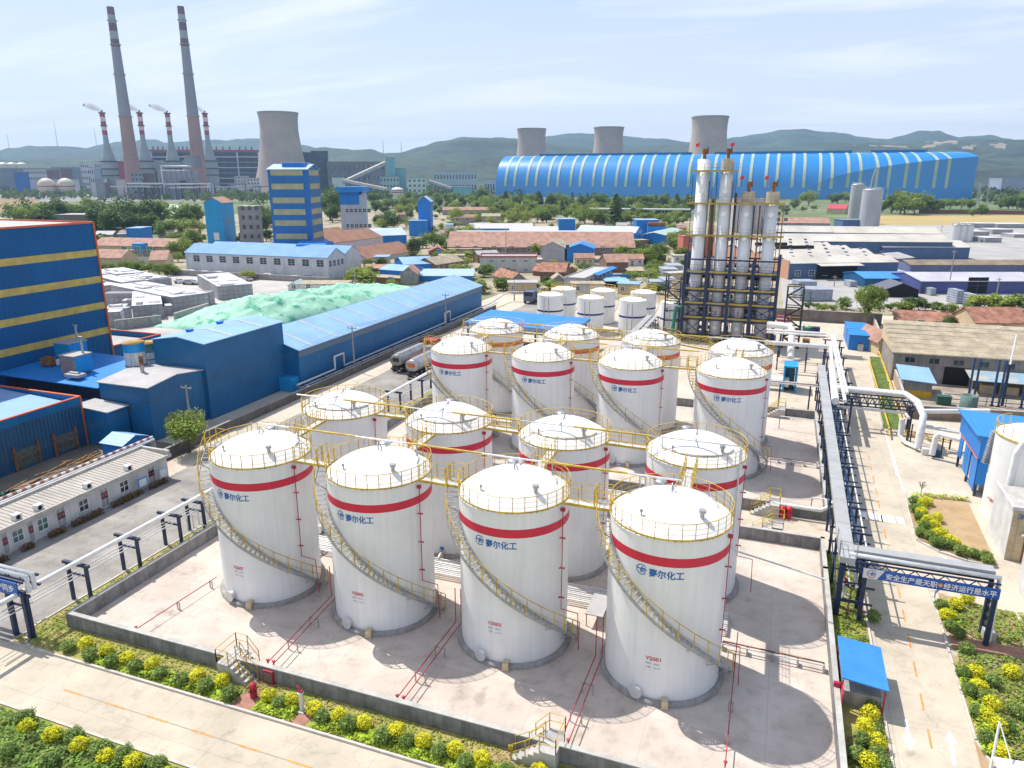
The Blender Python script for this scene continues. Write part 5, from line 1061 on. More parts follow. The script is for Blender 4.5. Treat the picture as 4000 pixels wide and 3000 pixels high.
tx = MB(); text_on(tx, '消防泵房', .52, (23.35,22.13,3.55), (1,0,0), (0,0,1), .008, 2.6); tx.build('lettering', blue_mark, t); MB().box(23.75,21.5,2.3,26.5,22.15,2.45).build('door_canopy', coping, t); MB().box(24.1,22.12,0,25.3,22.149,2.2).build('door', brown_rust, t)
t = thing('white_shed', 'plain white rendered shed cut by the right edge of the view', 'building', (26,13,0)); MB().box(22.9,9.8,0,33,18,4.6).build('wall', white_wall, t); MB().box(22.8,9.7,4.6,33,18.1,4.8).build('roof', coping, t)
# white tensile canopy tip in the lower right corner
p = q('X1',1995,1276,2.2); t = thing('tensile_canopy', 'white tensile membrane canopy tip with raked masts in the lower right corner', 'canopy', (p[0],p[1],0))
a_ = q('X1',2050,970,4.0)
mb = MB(); mb.tube([(p[0]-.05,p[1]-.2,0),(a_[0],a_[1],4.0)], [.09,.05], 8); mb.tube([(a_[0],a_[1],4.0),(p[0]+1.0,p[1]-.3,2.0)], .035, 6); mb.build('mast', white_paint, t)
MB().slab([(p[0]+.02,p[1]+.3,2.6),(p[0]+5,p[1]+1.0,2.5),(p[0]+5,p[1]-4,2.3),(p[0]+.7,p[1]-3,1.9)], .03).build('membrane', white_paint, t)
p = q('K',155,330); t = thing('sapling', 'small bare sapling at the far corner of the soil bed', 'plant', (*p,0)); mb = MB(); mb.tube([(*p,0),(p[0],p[1],.6)], .03, 5)
for i in range(5): a = i*1.3; mb.tube([(p[0],p[1],.5),(p[0]+.35*cos(a),p[1]+.35*sin(a),1.0+.1*i)], .018, 4)
mb.build('trunk', bark, t); leafcloud(MB(), 60, .3, .06, (p[0],p[1],1.0), seed=3).build('crown', leaf_mid, t)
# blue containers by the road
for i, (y0, y1, lb) in enumerate(((96.3,101.5,'bright blue site cabin with a small white cabinet at its front'),(102.2,108.5,'bright blue site cabin behind the first one near the tall tree'))):
    t = thing('site_cabin', lb, 'cabin', (18.4,y0,0), 'blue site cabins'); MB().gable(16.9,y0,20.1,y1,0,2.6,3.0,'x').build('wall', blue_bright, t); MB().roof(16.9,y0,20.1,y1,2.6,3.0,'x',.25,.08).build('roof', blue_mid, t)
    if not i: MB().box(18.3,y0-.6,0,19.2,y0-.02,1.2).build('cabinet', galv, t)
    else: MB().box(18,y0-.03,0.1,19,y0+.0,2.0).build('door', blue_cyan, t)
for i, (f, x, y, lb) in enumerate((('Q',860,200,'stack of green and orange machines in the yard right of the column tower'),('Q',700,200,'pale steel tank skid in the yard right of the column tower'),('Q',950,210,'dark steel parts piled in the yard by the machines'),('Q',820,330,'yellow round cable drum on the yard concrete'))):
    p = q(f,x,y); t = thing(('machine','tank_skid','steel_parts','cable_drum')[i], lb, 'equipment', (*p,0)); rn = random.Random(i+5)
    if i == 3: MB().tube([(p[0]-.5,p[1],.7),(p[0]+.5,p[1],.7)], .6, 16).build('drum', brown_rust, t); mb = MB(); mb.tube([(p[0]-.6,p[1],.75),(p[0]-.5,p[1],.75)], .75, 16); mb.tube([(p[0]+.5,p[1],.75),(p[0]+.6,p[1],.75)], .75, 16); mb.build('flange', ylw, t)
    else:
        for k2 in range(5): x_, y_ = p[0]+rn.uniform(-1.6,1.6), p[1]+rn.uniform(-1,1); MB().box(x_-rn.uniform(.3,.8),y_-.5,0.0,x_+rn.uniform(.3,.7),y_+.6,rn.uniform(.6,2.0)).build('part', rn.choice([mat('machine green',(.05,.22,.12)), mat('machine orange',(.55,.2,.04)), galv, steel_navy] if i == 0 else [galv, pipe_white] if i == 1 else [steel_black, steel_navy]), t)
        mb = MB(); mb.tube([(p[0]-1.5,p[1]-.9,.2),(p[0]+1.5,p[1]-.9,.2),(p[0]+1.5,p[1]+.9,1.6)], .08, 6); mb.build('pipe_frame', galv, t)
# old grey hall on the right with annexes
A = (21.3,77.0)
old_w = mat('old grey hall wall', (.30,.27,.25), .9, .15, .5, streak=.4); ohw = old_w
t = house('old_hall', 'old hall with a bleached ribbed roof and dark windows behind the buff boundary wall', A, (50,77.6), 11, 4.3, None, ohw, tan_roof, [], over=.01)
for ch in list(t.children):
    if ch.name.startswith('roof'): bpy.data.objects.remove(ch)
mb = MB(); mb.slab([(20.9,76.4,4.3),(50.2,77.0,4.3),(50,88.2,7.0),(20.9,88.2,7.0)], .15)
for i in range(7):
    f_ = i/7; mb.bar((21,76.5+11.6*f_,4.33+2.7*f_),(50,77.1+11.1*f_,4.33+2.7*f_),.05)
mb.build('roof', tan_roof, t)
MB().add([(21.0,77.0,4.2),(21.0,88.0,6.9),(21.0,88.0,4.2)],[(0,1,2)]).build('gable_end', cream_wall, t)
for i in range(9): opening(t, 'F', 29, 11, 1.5+i*3.1, 2.9, 1.3, .75, grey_wall, glass, 'window', (1,0), A)
o = MB(); o.box(28.0,76.9,0,31.2,77.02,2.6); o.build('doorway', dark_open, t)
t = thing('annex_shed', 'small shed with pale blue roof and yellow base in front of the old hall', 'shed', (22,70,0)); MB().box(21.7,68.6,0,25.2,74,2.2).build('wall', grey_wall, t); MB().slab([(21.3,68,2.5),(25.5,67.6,2.35),(25.5,74.3,2.9),(21.3,74.3,3.1)], .1).build('roof', blue_roof, t); MB().box(21.68,68.56,0,25.22,68.59,.9).build('yellow_base', ylw, t)
t = thing('lean_to', 'lean-to with patched tin roof along the front of the old hall', 'shed', (34,74,0)); MB().slab([(30.4,72.2,2.1),(46,72.4,2.1),(46,76.9,2.6),(30.4,76.8,2.6)], .07).build('roof', mat('patched tin', (.40,.38,.32), .7, .25, .5, col2=(.22,.34,.42), ramp=(.45,.55)), t)
for x in (30.6,34,38,42): MB().box(x-.06,72.3,0,x+.06,72.42,2.05).build('post', galv, t)
for x in (33,36,39.5,43): MB().box(x-.8,74,0,x+.6,75.2,1.1).build('stored_crate', cream_wall, t)
for i, (x, y) in enumerate(((29.3,67.5),(29.9,67.3),(32.1,67.6),(32.8,67.4),(35.4,67.8))):
    t = thing('tall_post', f'tall navy steel post before the old hall, {["leftmost","second","third","fourth","last"][i]} of five', 'post', (x,y,0), 'navy steel posts before the old hall'); MB().box(x-.11,y-.11,0,x+.11,y+.11,6.2).build('column', mat('post blue paint',(.015,.06,.16),.5,.15), t); MB().box(x-.25,y-.25,0,x+.25,y+.25,.1).build('base_plate', steel_black, t)
mb = MB()
for z in (.55,1.2): mb.bar((26.5,67.2,z),(45,68.0,z),.08)
for i in range(8): mb.bar((27+i*2.2,67.2+.09*i,0),(27+i*2.2,67.2+.09*i,1.2),.07)
solo(mb, 'steel_railing', steel_navy, 'low navy steel railing between the tall posts before the old hall', 'railing')
t = thing('flue_stack', 'thin white flue stack rising beside the tall navy posts', 'chimney', (33.4,68,0)); MB().tube([(33.4,68.0,5.5),(33.9,69.5,9.2)], .12, 10).build('flue', pipe_white, t); MB().box(33.2,67.9,0,33.5,68.2,5.6).build('post', steel_navy, t)
for x, y, lb, m_ in ((26.3,66.2,'dark green skip in the yard before the old hall',mat('skip green',(.03,.10,.07),.8,.2)),(29.0,65.5,'round grey green barrel tank before the old hall',mat('barrel green',(.12,.20,.18),.8,.15))):
    t = thing('yard_bin', lb, 'container', (x,y,0)); 
    if 'skip' in lb: MB().box(x-.8,y-.5,0,x+.8,y+.5,1.1).build('body', m_, t); MB().box(x-.85,y-.55,1.1,x+.85,y+.55,1.18).build('rim', m_, t)
    else: MB().lathe([(1.0,0),(1.0,1.7),(.85,1.72),(.8,1.3),(.01,1.3)], (x,y,0), 24).build('body', m_, t)
sheet('old_hall_yard', mat('dirty yard', (.36,.30,.24), .95, .25, .4), .004, rect(21.7,61,60,112))
# red roofed houses on the right
bl('tiled_house', 'long cream house with an orange tiled roof and white door, beyond the old hall', 'Y7', 930,430, 1600,480, 360, 7, 1.5, cream_wall, red_tile, wins=wrow('F',2,4,8,.9,1.1,1.0)+[('F',11.5,.05,1.1,2.0,{'kind':'door','gm':frame_white})], axis='x', over=.5)
bl('tiled_house', 'low house with a brown tiled roof gable next to the boundary wall', 'Y7', 800,545, 905,545, 400, 7, 1.3, cream_wall, pink_tile, z=2.6, axis='y', over=.4)
bl('tiled_house', 'orange tiled roof house at the right edge beyond the old hall', 'Y7', 1690,375, 2180,380, 0, 8, 2.0, cream_wall, red_tile, z=3.0, axis='x', over=.5)
bl('tiled_house', 'cream house with grey brown roof and small windows before the orange roof', 'Y7', 1780,500, 2000,540, 430, 8, 1.3, cream_wall, tan_roof, axis='y', over=.5, wins=wrow('F',2,1,4,1.4,.7,.6))
# ================================================================== column tower
TX = (-9.45,-5.5,-1.7,2.3); TY = 96.
t = thing('column_tower', 'four tall white distillation columns in a navy steel frame with yellow platforms', 'distillation tower', (-3.5,TY,0))
colm = mat('column cladding', (.82,.82,.81), .42, .05, .35, streak=.05)
for i, x in enumerate(TX):
    hh = 32.2 if i < 2 else 26.8; r = 1.03
    o = thing; mb = MB(); pr = [(r,1.0),(r,hh-.6),(.01,hh-.55)]
    if i == 0 or i == 3: pr = [(r,1.0),(r,6.2),(.86,8.2),(r+.06,10.5),(r+.06,hh-.6),(.01,hh-.55)] if i == 0 else pr
    mb.lathe(pr, (x,TY,0), 28)
    k = 1.0
    for z in range(2, int(hh), 2): mb.lathe([(r,z-.02),(r+.012,z),(r,z+.02)], (x,TY,0), 28)
    c_ = mb.build('column', colm, t)
    MB().lathe([(r+.04,hh-2.4),(r+.04,hh-.55)], (x,TY,0), 28).build('cream_top', mat('cream column top',(.55,.49,.36),.6,.15,1,streak=.3), c_)
    mb = MB(); mb.tube([(x,TY,hh-.6),(x,TY,hh+.3)], .3, 10); mb.tube([(x,TY,hh+.3),(x,TY,hh+1.1)], .42, 10); mb.tube([(x+.5,TY,hh+.2),(x+.5,TY,hh+1.4)], .12, 8); mb.build('top_valve', brown_rust, c_)
    for z in [2.6,9.6 if i else 9.6,14.5,18.5,22.5][:5]+([26.3] if i < 2 else []): 
        m_ = MB(); m_.tube([(x,TY-r+.05,z),(x,TY-r-.32,z)], .36, 12); m_.tube([(x,TY-r-.32,z),(x,TY-r-.38,z)], .42, 12); m_.build('manhole', colm, c_)
    fl = MB(); fl.bar((x-.9 if i != 1 else x+.9,TY-.4,hh+.0),(x-.9 if i != 1 else x+.9,TY-.4,hh+2.1),.05); fx = x-.9 if i != 1 else x+.9; fl.mat(1); fl.add([(fx,TY-.4,hh+2.1),(fx-.65,TY-.42,hh+1.9),(fx-.6,TY-.4,hh+1.4),(fx,TY-.4,hh+1.5)],[(0,1,2,3)]); fl.build('red_flag', [galv, mat('flag red',(.75,.02,.05),.7,.1)], c_)
    tx = MB(); vs_, fs_ = text_mesh('T100'+str(i+1), .55, .01); a0 = R(-98); r2 = r+.02
    tx.add([(x+r2*cos(R(-90)+ (yy_-.2)/r2), TY+r2*sin(R(-90)+(yy_-.2)/r2), 6.2-xx_) for xx_, yy_ in vs_], fs_); tx.build('lettering', red_mark, c_)
# platforms on the columns
def platform(x0, x1, z, y0=TY-1.5, y1=TY+1.5, rail=True, rm=None):
    mb = MB(); mb.box(x0,y0,z-.1,x1,y1,z); mb.mat(1); mb.box(x0-.03,y0-.06,z-.2,x1+.03,y0-.005,z+.1); mb.build('platform', [steel_navy if z < 16 else galv, mat('platform yellow edge',(.46,.33,.05),.6,.2,2)], t)
    if rail:
        mb = MB(); n = max(2, int((x1-x0)/1.1))
        for y in (y0, y1):
            for i in range(n+1): mb.bar((x0+(x1-x0)*i/n,y,z),(x0+(x1-x0)*i/n,y,z+1.1),.045)
            for zz_ in (.55,1.1): mb.bar((x0,y,z+zz_),(x1,y,z+zz_),.035)
        for x in (x0,x1):
            for zz_ in (.55,1.1): mb.bar((x,y0,z+zz_),(x,y1,z+zz_),.05)
        mb.build('platform_rail', rm or shaded_rail, t)
platform(TX[0]-2.0, TX[1]+2.0, 29.7); platform(TX[0]-2.2, TX[1]+2.2, 24.3); platform(TX[2]-1.8, TX[3]+2.0, 24.4)
platform(TX[0]-2.2, TX[3]+2.3, 18.9)
for z in (12.7,9.7,7.2,4.6): platform(-11.3, 4.6, z, TY-2.5, TY+2.6, True, steel_navy)
platform(-12, 5.0, 1.2, TY-2.6, TY+2.6)
mb = MB()
for x in (-11.2,-7.4,-3.6,.3,4.4):
    for y in (TY-2.4,TY+2.4): mb.box(x-.26,y-.26,0,x+.26,y+.26,15.6 if x in (-11.2,4.4) else 14.6)
for z in (15.0,12.5,9.5,7.0,4.4):
    for y in (TY-2.4,TY+2.4): mb.box(-11.2,y-.12,z-.38,4.4,y+.12,z-.12)
for x0, x1 in ((-11.2,-7.4),(.3,4.4)):
    for z0, z1 in ((1.2,4.3),(4.5,7.0),(7,9.4)): mb.bar((x0,TY-2.45,z0),(x1,TY-2.45,z1),.14); mb.bar((x1,TY-2.45,z0),(x0,TY-2.45,z1),.14)
mb.build('steel_frame', steel_navy, t)
for sx, nm in ((-14.4,'left'),(6.2,'right')):
    mb = MB(); h_ = 11.5 if sx < 0 else 10.5; x1 = sx+2.6
    for x in (sx,x1):
        for y in (TY-2.2,TY+.6): mb.box(x-.12,y-.12,0,x+.12,y+.12,h_)
    for i in range(6):
        z = 1.8*(i+1); mb.box(sx,TY-2.2,z-.15,x1,TY-2.1,z); mb.box(sx,TY+.5,z-.15,x1,TY+.6,z)
        a, b = ((sx,x1) if i % 2 else (x1,sx)); 
        for y in (TY-2.0,TY-1.2): mb.bar((a,y,z-1.8),(b,y,z),.1,.16)
        for k2 in range(7): f_ = (k2+.5)/7; mb.box(a+(b-a)*f_-.12,TY-2.0,z-1.8+1.8*f_-.02,a+(b-a)*f_+.12,TY-1.2,z-1.8+1.8*f_+.02)
    mb.build('stair_tower', steel_navy if sx < 0 else steel_black, t)
    mb = MB()
    for i in range(6): mb.box(sx,TY-2.25,1.8*(i+1)+.02,x1,TY-2.2,1.8*(i+1)+.1)
    mb.build('stair_edge', ylw, t)
for x, z0, z1, r, m_ in ((-7.4,3,25,.28,mat('brown pipe',(.14,.07,.04),.7,.2)),(-3.7,3,26,.22,steel_black),(-3.4,3,19,.2,pipe_silver),(.4,3,24,.13,brown_rust),(4.2,3,24,.1,shaded_rail),(-7.8,3,24,.1,shaded_rail),(-11.1,3,29,.06,steel_navy),(-7.0,3,30,.06,steel_navy),(.1,2,14,.2,pipe_silver),(-6.9,2,15,.2,pipe_silver),(-8.3,1.3,28,.07,steel_black),(-4.4,1.3,28,.08,brown_rust),(-3.0,1.3,24,.06,steel_navy),(-.5,1.3,24,.1,steel_black),(1.0,1.3,22,.07,steel_navy),(3.6,1.3,23,.06,steel_black),(-6.3,1.3,24,.12,galv)): MB().tube([(x,TY-.6,z0),(x,TY-.6,z1)], r, 8).build('riser_pipe', m_, t)
mb = MB()
for x, z0, z1 in ((-7.9,24.5,29.7),(-4.0,24.5,29.7),(-.4,19,24.4),(1.0,19,24.4),(-7.6,19,24.3)):
    for d_ in (-.22,.22): mb.bar((x+d_,TY-1.3,z0),(x+d_,TY-1.3,z1),.05)
    z = z0
    while z < z1: mb.bar((x-.22,TY-1.3,z),(x+.22,TY-1.3,z),.04); z += .4
    mb.build('ladder', steel_navy, t); mb = MB()
for x in (-9.5,-5.5,-1.6,2.4):
    for y in (TY+2.4,): MB().box(x-.16,y-.16,1.2,x+.16,y+.16,14.4).build('rear_post', steel_navy, t)
for z in (3.0,5.8,8.4,11.0):
    MB().box(-11.2,TY+1.9,z,4.4,TY+2.2,z+1.1).build('cable_duct', steel_black if z > 4 else galv, t)
rn = random.Random(9)
for i in range(20):
    x, z = rn.uniform(-10.5,4), rn.choice([1.3,4.6,7.3,9.8,12.8]); y = TY+rn.uniform(.6,2); MB().tube([(x-.9,y,z+.7),(x+.9,y,z+.7)], rn.uniform(.3,.6), 10).build('vessel', rn.choice([galv, brown_rust, colm, steel_navy]), t)
t = thing('bent_duct', 'thick white pipe bending down at the right foot of the column tower', 'pipe', (6,86,0)); MB().tube([(3.5,89,4.9),(6.9,88.2,4.9),(7.4,87.5,4.4),(7.5,84,.6)], .55, 14).build('pipe', pipe_white, t); MB().box(5.6,86.5,0,5.9,86.8,4.3).build('post', steel_navy, t)
t = thing('green_pipe', 'green pipe bending down at the left foot of the column tower', 'pipe', (-13,92,0)); MB().tube([(-11.2,93.4,6.4),(-12.2,93.2,6.0),(-12.4,93,5.2),(-12.6,91,.3)], .32, 12).build('pipe', mat('green pipe paint',(.01,.16,.11),.5,.1), t)
t = thing('white_condenser', 'white horizontal vessel with blue steel frame at the foot of the last tank', 'vessel', (4.5,66,0)); MB().tube([(3.4,66,1.2),(7.2,66,1.2)], .75, 16).build('vessel', white_paint, t); mb = MB(); mb.box(6.4,65,0,6.6,68.6,3.6); mb.box(8.0,65,0,8.2,68.6,3.6); mb.box(6.4,65,3.5,8.2,68.6,3.7); mb.build('frame', blue_cyan, t); MB().box(6.6,67,0,7.9,68.5,2.9).build('exchanger', mat('teal machine',(.06,.22,.26)), t)
# ================================================================== small blue banded tanks
blue_band = mat('navy blue band', (.01,.03,.20), .5, .1)
def small_tank(t, r=2.55, h_=6.6):
    MB().lathe([(r,.1),(r,h_)], n=40).build('shell', white_paint, t); MB().lathe([(r+.03,h_-.03),(r*.6,h_+.3),(.01,h_+.5)], n=40).build('roof_dome', dome_paint, t)
    MB().lathe([(r+.008,h_*.52),(r+.008,h_*.52+.34)], n=40).build('blue_band', blue_band, t); MB().lathe([(r+.2,0),(r+.2,.14),(r,.16)], n=32).build('base_ring', concrete, t)
    mb = MB()
    for i in range(18): a = 2*pi*i/18; mb.bar((r*cos(a),r*sin(a),h_),(r*cos(a),r*sin(a),h_+.9),.05)
    for z in (.45,.9): mb.tube([(r*cos(2*pi*i/30),r*sin(2*pi*i/30),h_+z) for i in range(30)], .03, 4, closed=True)
    mb.build('railing', ylw, t)
    mb = MB(); n = 18
    for i in range(n): a = R(75-i*5.2); z = .2+i*(h_-.3)/n; mb.add([(rr*cos(a+d),rr*sin(a+d),z) for d, rr in ((0,r+.05),(0,r+.7),(.08,r+.7),(.08,r+.05))],[(0,1,2,3)])
    for i in range(n): a = R(75-i*5.2); a2 = R(75-(i+1)*5.2); z = .2+i*(h_-.3)/n; mb.bar(((r+.7)*cos(a),(r+.7)*sin(a),z),((r+.7)*cos(a2),(r+.7)*sin(a2),z+(h_-.3)/n),.04,.12)
    mb.build('spiral_stair', galv, t)
    for a in (R(-100),R(-80)): MB().tube([((r+.1)*cos(a),(r+.1)*sin(a),.3),((r+.1)*cos(a),(r+.1)*sin(a),h_*.93)], .05, 6).build('riser_pipe', galv, t)
ST = [('Z7',776,330,'nearest the blue canopy, front left'),('Z7',1125,355,'second of the front row'),('Z7',1490,375,'third of the front row behind the sloping rack'),('Z7',1850,395,'right end of the front row beside the column tower'),('Z7',890,280,'left one of the back row'),('Z7',1230,295,'middle one of the back row'),('Z7',1580,310,'right one of the back row')]
st0 = None
for f, x, y, wh in ST:
    p = q(f,x,y,6.6)
    if st0 is None: st0 = thing('banded_tank', '', 'storage tank', (0,0,0), 'small white tanks with blue bands'); small_tank(st0); c = st0
    else: c = dup(st0)
    c.location = (*p,0); c['label'] = 'small white tank with navy band, '+wh
# blue roofed loading canopy, tanker trucks
t = thing('loading_canopy', 'blue flat loading canopy roof behind the rearmost tanks', 'canopy', (-35,79,0))
MB().slab([(-44.5,71.5,5.25),(-25.6,71.5,5.0),(-25.6,83.4,5.0),(-44.5,84.2,5.25)], .5).build('roof', blue_mid, t)
for x in (-44,-38,-32,-26.2):
    for y in (72.2,82.6): MB().box(x-.12,y-.12,0,x+.12,y+.12,4.6).build('post', steel_navy, t)
mb = MB()
for y in (72.2,): mb.box(-44,y-.1,3.8,-26.2,y+.1,4.4)
mb.build('fascia', blue_bright, t)
for i in range(5): MB().box(-42+i*3.4,74,0,-40.6+i*3.4,76,1.6).build('loading_arm', steel_black, t)
t = thing('sloping_rack', 'sloping conveyor like pipe rack between the banded tanks and the rear tanks', 'pipe rack', (-17,82,0))
mb = MB(); mb.slab([(-17.2,72,4.7),(-16.2,72,4.7),(-16.2,92,4.7),(-17.2,92,4.7)], .15); mb.slab([(-15.9,72,4.7),(-15.2,72,4.7),(-15.2,92,4.7),(-15.9,92,4.7)], .15); mb.build('cover', cov, t)
for i in range(8): y = 72.5+i*2.7; f_ = MB(); f_.box(-17.3,y-.08,0,-17.15,y+.08,4.5); f_.box(-15.2,y-.08,0,-15.05,y+.08,4.5); f_.box(-17.4,y-.08,4.3,-14.9,y+.08,4.5); f_.bar((-17.2,y,2),(-17.2,y+2.7,4),.07); f_.bar((-15.1,y,2),(-15.1,y+2.7,4),.07); f_.build('frame', steel_navy, t)
def tanker(p, ang, label, shell, endm):
    t = thing('tanker_truck', label, 'truck', (*p,0), 'tanker trucks parked by the long shed'); ox, oy = p
    prof = [(.02,0),(.8,.05),(1.0,.25),(1.02,1.0),(1.02,8.2),(1.0,8.6),(.6,8.85),(.02,8.9)]
    mb = MB(); n = 22; vs = []
    for r, l_ in prof:
        for j in range(n): a = 2*pi*j/n; vs.append((ox+1.15*r*cos(a), oy+l_, 1.95+.95*r*sin(a)))
    mb.add(vs, [(i*n+j,i*n+(j+1)%n,(i+1)*n+(j+1)%n,(i+1)*n+j) for i in range(len(prof)-1) for j in range(n)], True); mb.build('tank_body', shell, t)
    vs = []
    mb = MB(); mb.add([(ox+1.17*1.02*cos(2*pi*j/n),oy+.22,1.95+.97*1.02*sin(2*pi*j/n)) for j in range(n)]+[(ox+1.17*1.02*cos(2*pi*j/n),oy+.45,1.95+.97*1.02*sin(2*pi*j/n)) for j in range(n)],[(j,(j+1)%n,n+(j+1)%n,n+j) for j in range(n)], True); mb.build('end_ring', galv, t)
    mb = MB(); mb.box(ox-.5,oy-.06,1.75,ox+.5,oy+.0,2.35); mb.build('rear_plate', endm, t)
    mb = MB(); mb.box(ox-.95,oy-.05,.5,ox+.95,oy+.25,.72); mb.box(ox-.45,oy,.72,ox+.45,oy+9,.98); mb.build('chassis', steel_black, t)
    mb = MB(); mb.box(ox-.4,oy+.6,2.86,ox+.4,oy+8.3,2.94)
    for s_ in (-.42,.42): mb.bar((ox+s_,oy+.5,3.15),(ox+s_,oy+8.3,3.15),.04)
    for i in range(6):
        for s_ in (-.42,.42): mb.bar((ox+s_,oy+.6+i*1.5,2.85),(ox+s_,oy+.6+i*1.5,3.15),.04)
    mb.build('catwalk', galv, t)
    for y in (1.1,2.3,3.5,10.6,12.6):
        for s_ in (-1,1): w_ = MB(); w_.tube([(ox+s_*.75,oy+y,.5),(ox+s_*1.15,oy+y,.5)], .5, 16); w_.mat(1); w_.tube([(ox+s_*1.13,oy+y,.5),(ox+s_*1.17,oy+y,.5)], .26, 12); w_.build('wheel', [rubber, galv], t)
    mb = MB(); mb.box(ox-1.15,oy+10.6,.7,ox+1.15,oy+12.9,2.9); mb.box(ox-1.0,oy+9.2,.6,ox+1.0,oy+10.6,1.0); mb.build('cab', mat('cab red paint',(.4,.03,.03),.35,.05), t); MB().box(ox-1.05,oy+12.88,1.7,ox+1.05,oy+12.93,2.6).build('windscreen', glass, t)
    mb = MB()
    for s_ in (-1,1): mb.box(ox+s_*1.16-.012,oy+1.5,1.78,ox+s_*1.16+.012,oy+8,2.0)
    mb.build('orange_stripe', orange_trim, t)
    for s_ in (-.8,.8): MB().box(ox+s_-.12,oy-.09,.56,ox+s_+.12,oy-.05,.68).build('tail_light', pipe_red, t)
    t.rotation_euler = (0,0,ang)
stain = mat('brushed tanker steel', (.50,.50,.50), .35, .15, .8, metal=.6)
tanker((-48.7,55.6), R(-1), 'large steel tanker truck with dark rear end parked by the long shed', mat('dirty tanker steel',(.34,.33,.32),.45,.2,.8,metal=.5), steel_black)
tanker((-44.9,53.4), R(-1), 'shiny steel tanker truck with blue and orange rear end beside the lettered tank', stain, orange_trim)
t = thing('tipper_truck', 'dark tipper truck on the road beyond the long shed', 'truck', (-50,124,0)); mb = MB(); mb.box(-51.4,124,1.0,-48.8,130.5,2.6); mb.build('tipper_body', mat('dark truck body',(.05,.06,.08),.6,.2), t); MB().box(-51.3,121.6,.6,-48.9,123.8,2.9).build('cab', mat('truck blue grey',(.10,.14,.2),.5,.1), t); MB().box(-51.2,121.55,1.8,-49,121.6,2.7).build('windscreen', glass, t)
for y in (122.6,126.5,128.3):
    for x in (-51.2,-49.0): w_ = MB(); w_.tube([(x-.2,y,.55),(x+.2,y,.55)], .55, 14); w_.build('wheel', rubber, t)
for i, (x, y, w_, d_) in enumerate(((-33,118.5,3.2,1.2),(-24,117,3,1.2),(-16,116.2,3,1.2),(-8,114,3,1.2),(6.2,116,2.6,1.2),(-42,112,2.4,1.4))):
    t = thing('barrier_stack', f'stack of red and white road barriers near the banded tanks, {["behind the left tanks","behind the second tanks","behind the third tanks","left of the tower","right of the tower","beside the long shed end"][i]}', 'barriers', (x,y,0), 'red and white barrier stacks')
    for k2 in range(5): mb = MB(); mb.box(x-w_/2,y-d_/2,.03+.36*k2,x+w_/2,y+d_/2,.34+.36*k2); mb.build('barrier', frame_white if k2 % 2 else mat('barrier red',(.35,.04,.06),.6,.15), t)
mb = leafcloud(MB(), 400, .9, .18, (-39.2,110.5,.6), .5, 3, .8); solo(mb, 'net_bundle', mat('green net',(.08,.32,.2),.9,.3,2), 'crumpled green net bundle beside the banded tanks', 'netting')
mb = MB()
for i in range(9): mb.tube([(-47+i*.35,100,.2+.1*(i%2)),(-45.4+i*.35,109,.2+.1*(i%2))], .14, 8)
solo(mb, 'pipe_stock', mat('pale pipe stock',(.55,.42,.38),.7,.2,1), 'stock of long pale pipes lying beside the steam pipe', 'pipes')
# ================================================================== middle distance
def spans(n, rm, ze, zr, wm):                   # further parallel roofs behind the first
    def ex(t, ox, oy, L, W):
        for i in range(1, n):
            y0 = oy+W*i+.05*i
            MB().gable(ox, y0, ox+L, y0+W, 0, ze, zr, 'x').build('wall', wm, t); MB().roof(ox, y0, ox+L, y0+W, ze, zr, 'x', .15, .14).build('roof', rm, t)
    return ex
blue_w2 = mat('workshop blue trim', (.02,.15,.5), .5, .1)
house('workshop', 'white workshop with pale blue twin roofs and a row of barred windows', (-168.2,139.8), (-117.9,141.3), 9.4, 6.3, 8.6, mat('workshop white wall',(.60,.61,.65),.8,.1,.3,streak=.3), mat('white blue roof', (.20,.36,.66), .75, .08, .2, spec=.2), wrow('F',10,3,49,3.7,2.3,1.9,mull=(1,2))+wrow('R',4,.8,8.6,3.6,1.3,1.7,mull=(1,1)), over=.3, extra=spans(2, mat('white blue roof',(.26,.42,.7)), 6.3, 8.4, white_wall))
wall('boundary_wall', 'grey wall in front of the white workshop behind parked cars', [((-172,134.5),(-114,135.5))], 1.6, .3, grey_wall, coping)
bl('banded_tower', 'deep blue tower block with six pale yellow window bands and a small roof house', 'D', 596,578, 679,578, 366, 15, 1.6, mat('tower blue sheet',(.002,.13,.34),.5,.08,.15,wave=('X',1.5),bump=.2,streak=.1), mat('tower pale roof',(.36,.48,.72),.5,.08), axis='x', over=.5)
tb = [o for o in COL.objects if o.name.startswith('banded_tower')][0]
pA, pB = Vector(q('D',596,578)), Vector(q('D',679,578)); Lb = (pB-pA).length; tbz = hgt(pA,'D',366)
ang = tb.rotation_euler.z; tb.rotation_euler.z = 0; glassy = mat('hazy yellow strip', (.42,.37,.19), .5, .12, .5)
for zc in (830,950,1070,1170,1265,1380):
    z = hgt(pA,'Z2',zc+22); mb = MB(); mb.box(pA.x+Lb*.07,pA.y-.06,z,pA.x+Lb*.88,pA.y-.02,z+1.75); mb.build('window_band', glassy, tb); mb = MB(); mb.box(pA.x+Lb+.02,pA.y+1.2,z,pA.x+Lb+.06,pA.y+13.8,z+1.75); mb.build('window_band', glassy, tb)
mb = MB(); mb.box(pA.x+Lb-1.0,pA.y-.25,0,pA.x+Lb+.25,pA.y+1.0,tbz); mb.build('corner_strip', mat('tower corner blue',(.008,.13,.40)), tb)
rh = MB(); rh.box(pA.x+Lb*.3,pA.y+3,tbz+.3,pA.x+Lb*.85,pA.y+11,tbz+2.0); rh.mat(1); rh.box(pA.x+Lb*.28,pA.y+2.6,tbz+2.0,pA.x+Lb*.87,pA.y+11.4,tbz+2.2); rh.build('roof_house', [blue_bright, mat('tower pale roof',(.36,.48,.72))], tb)
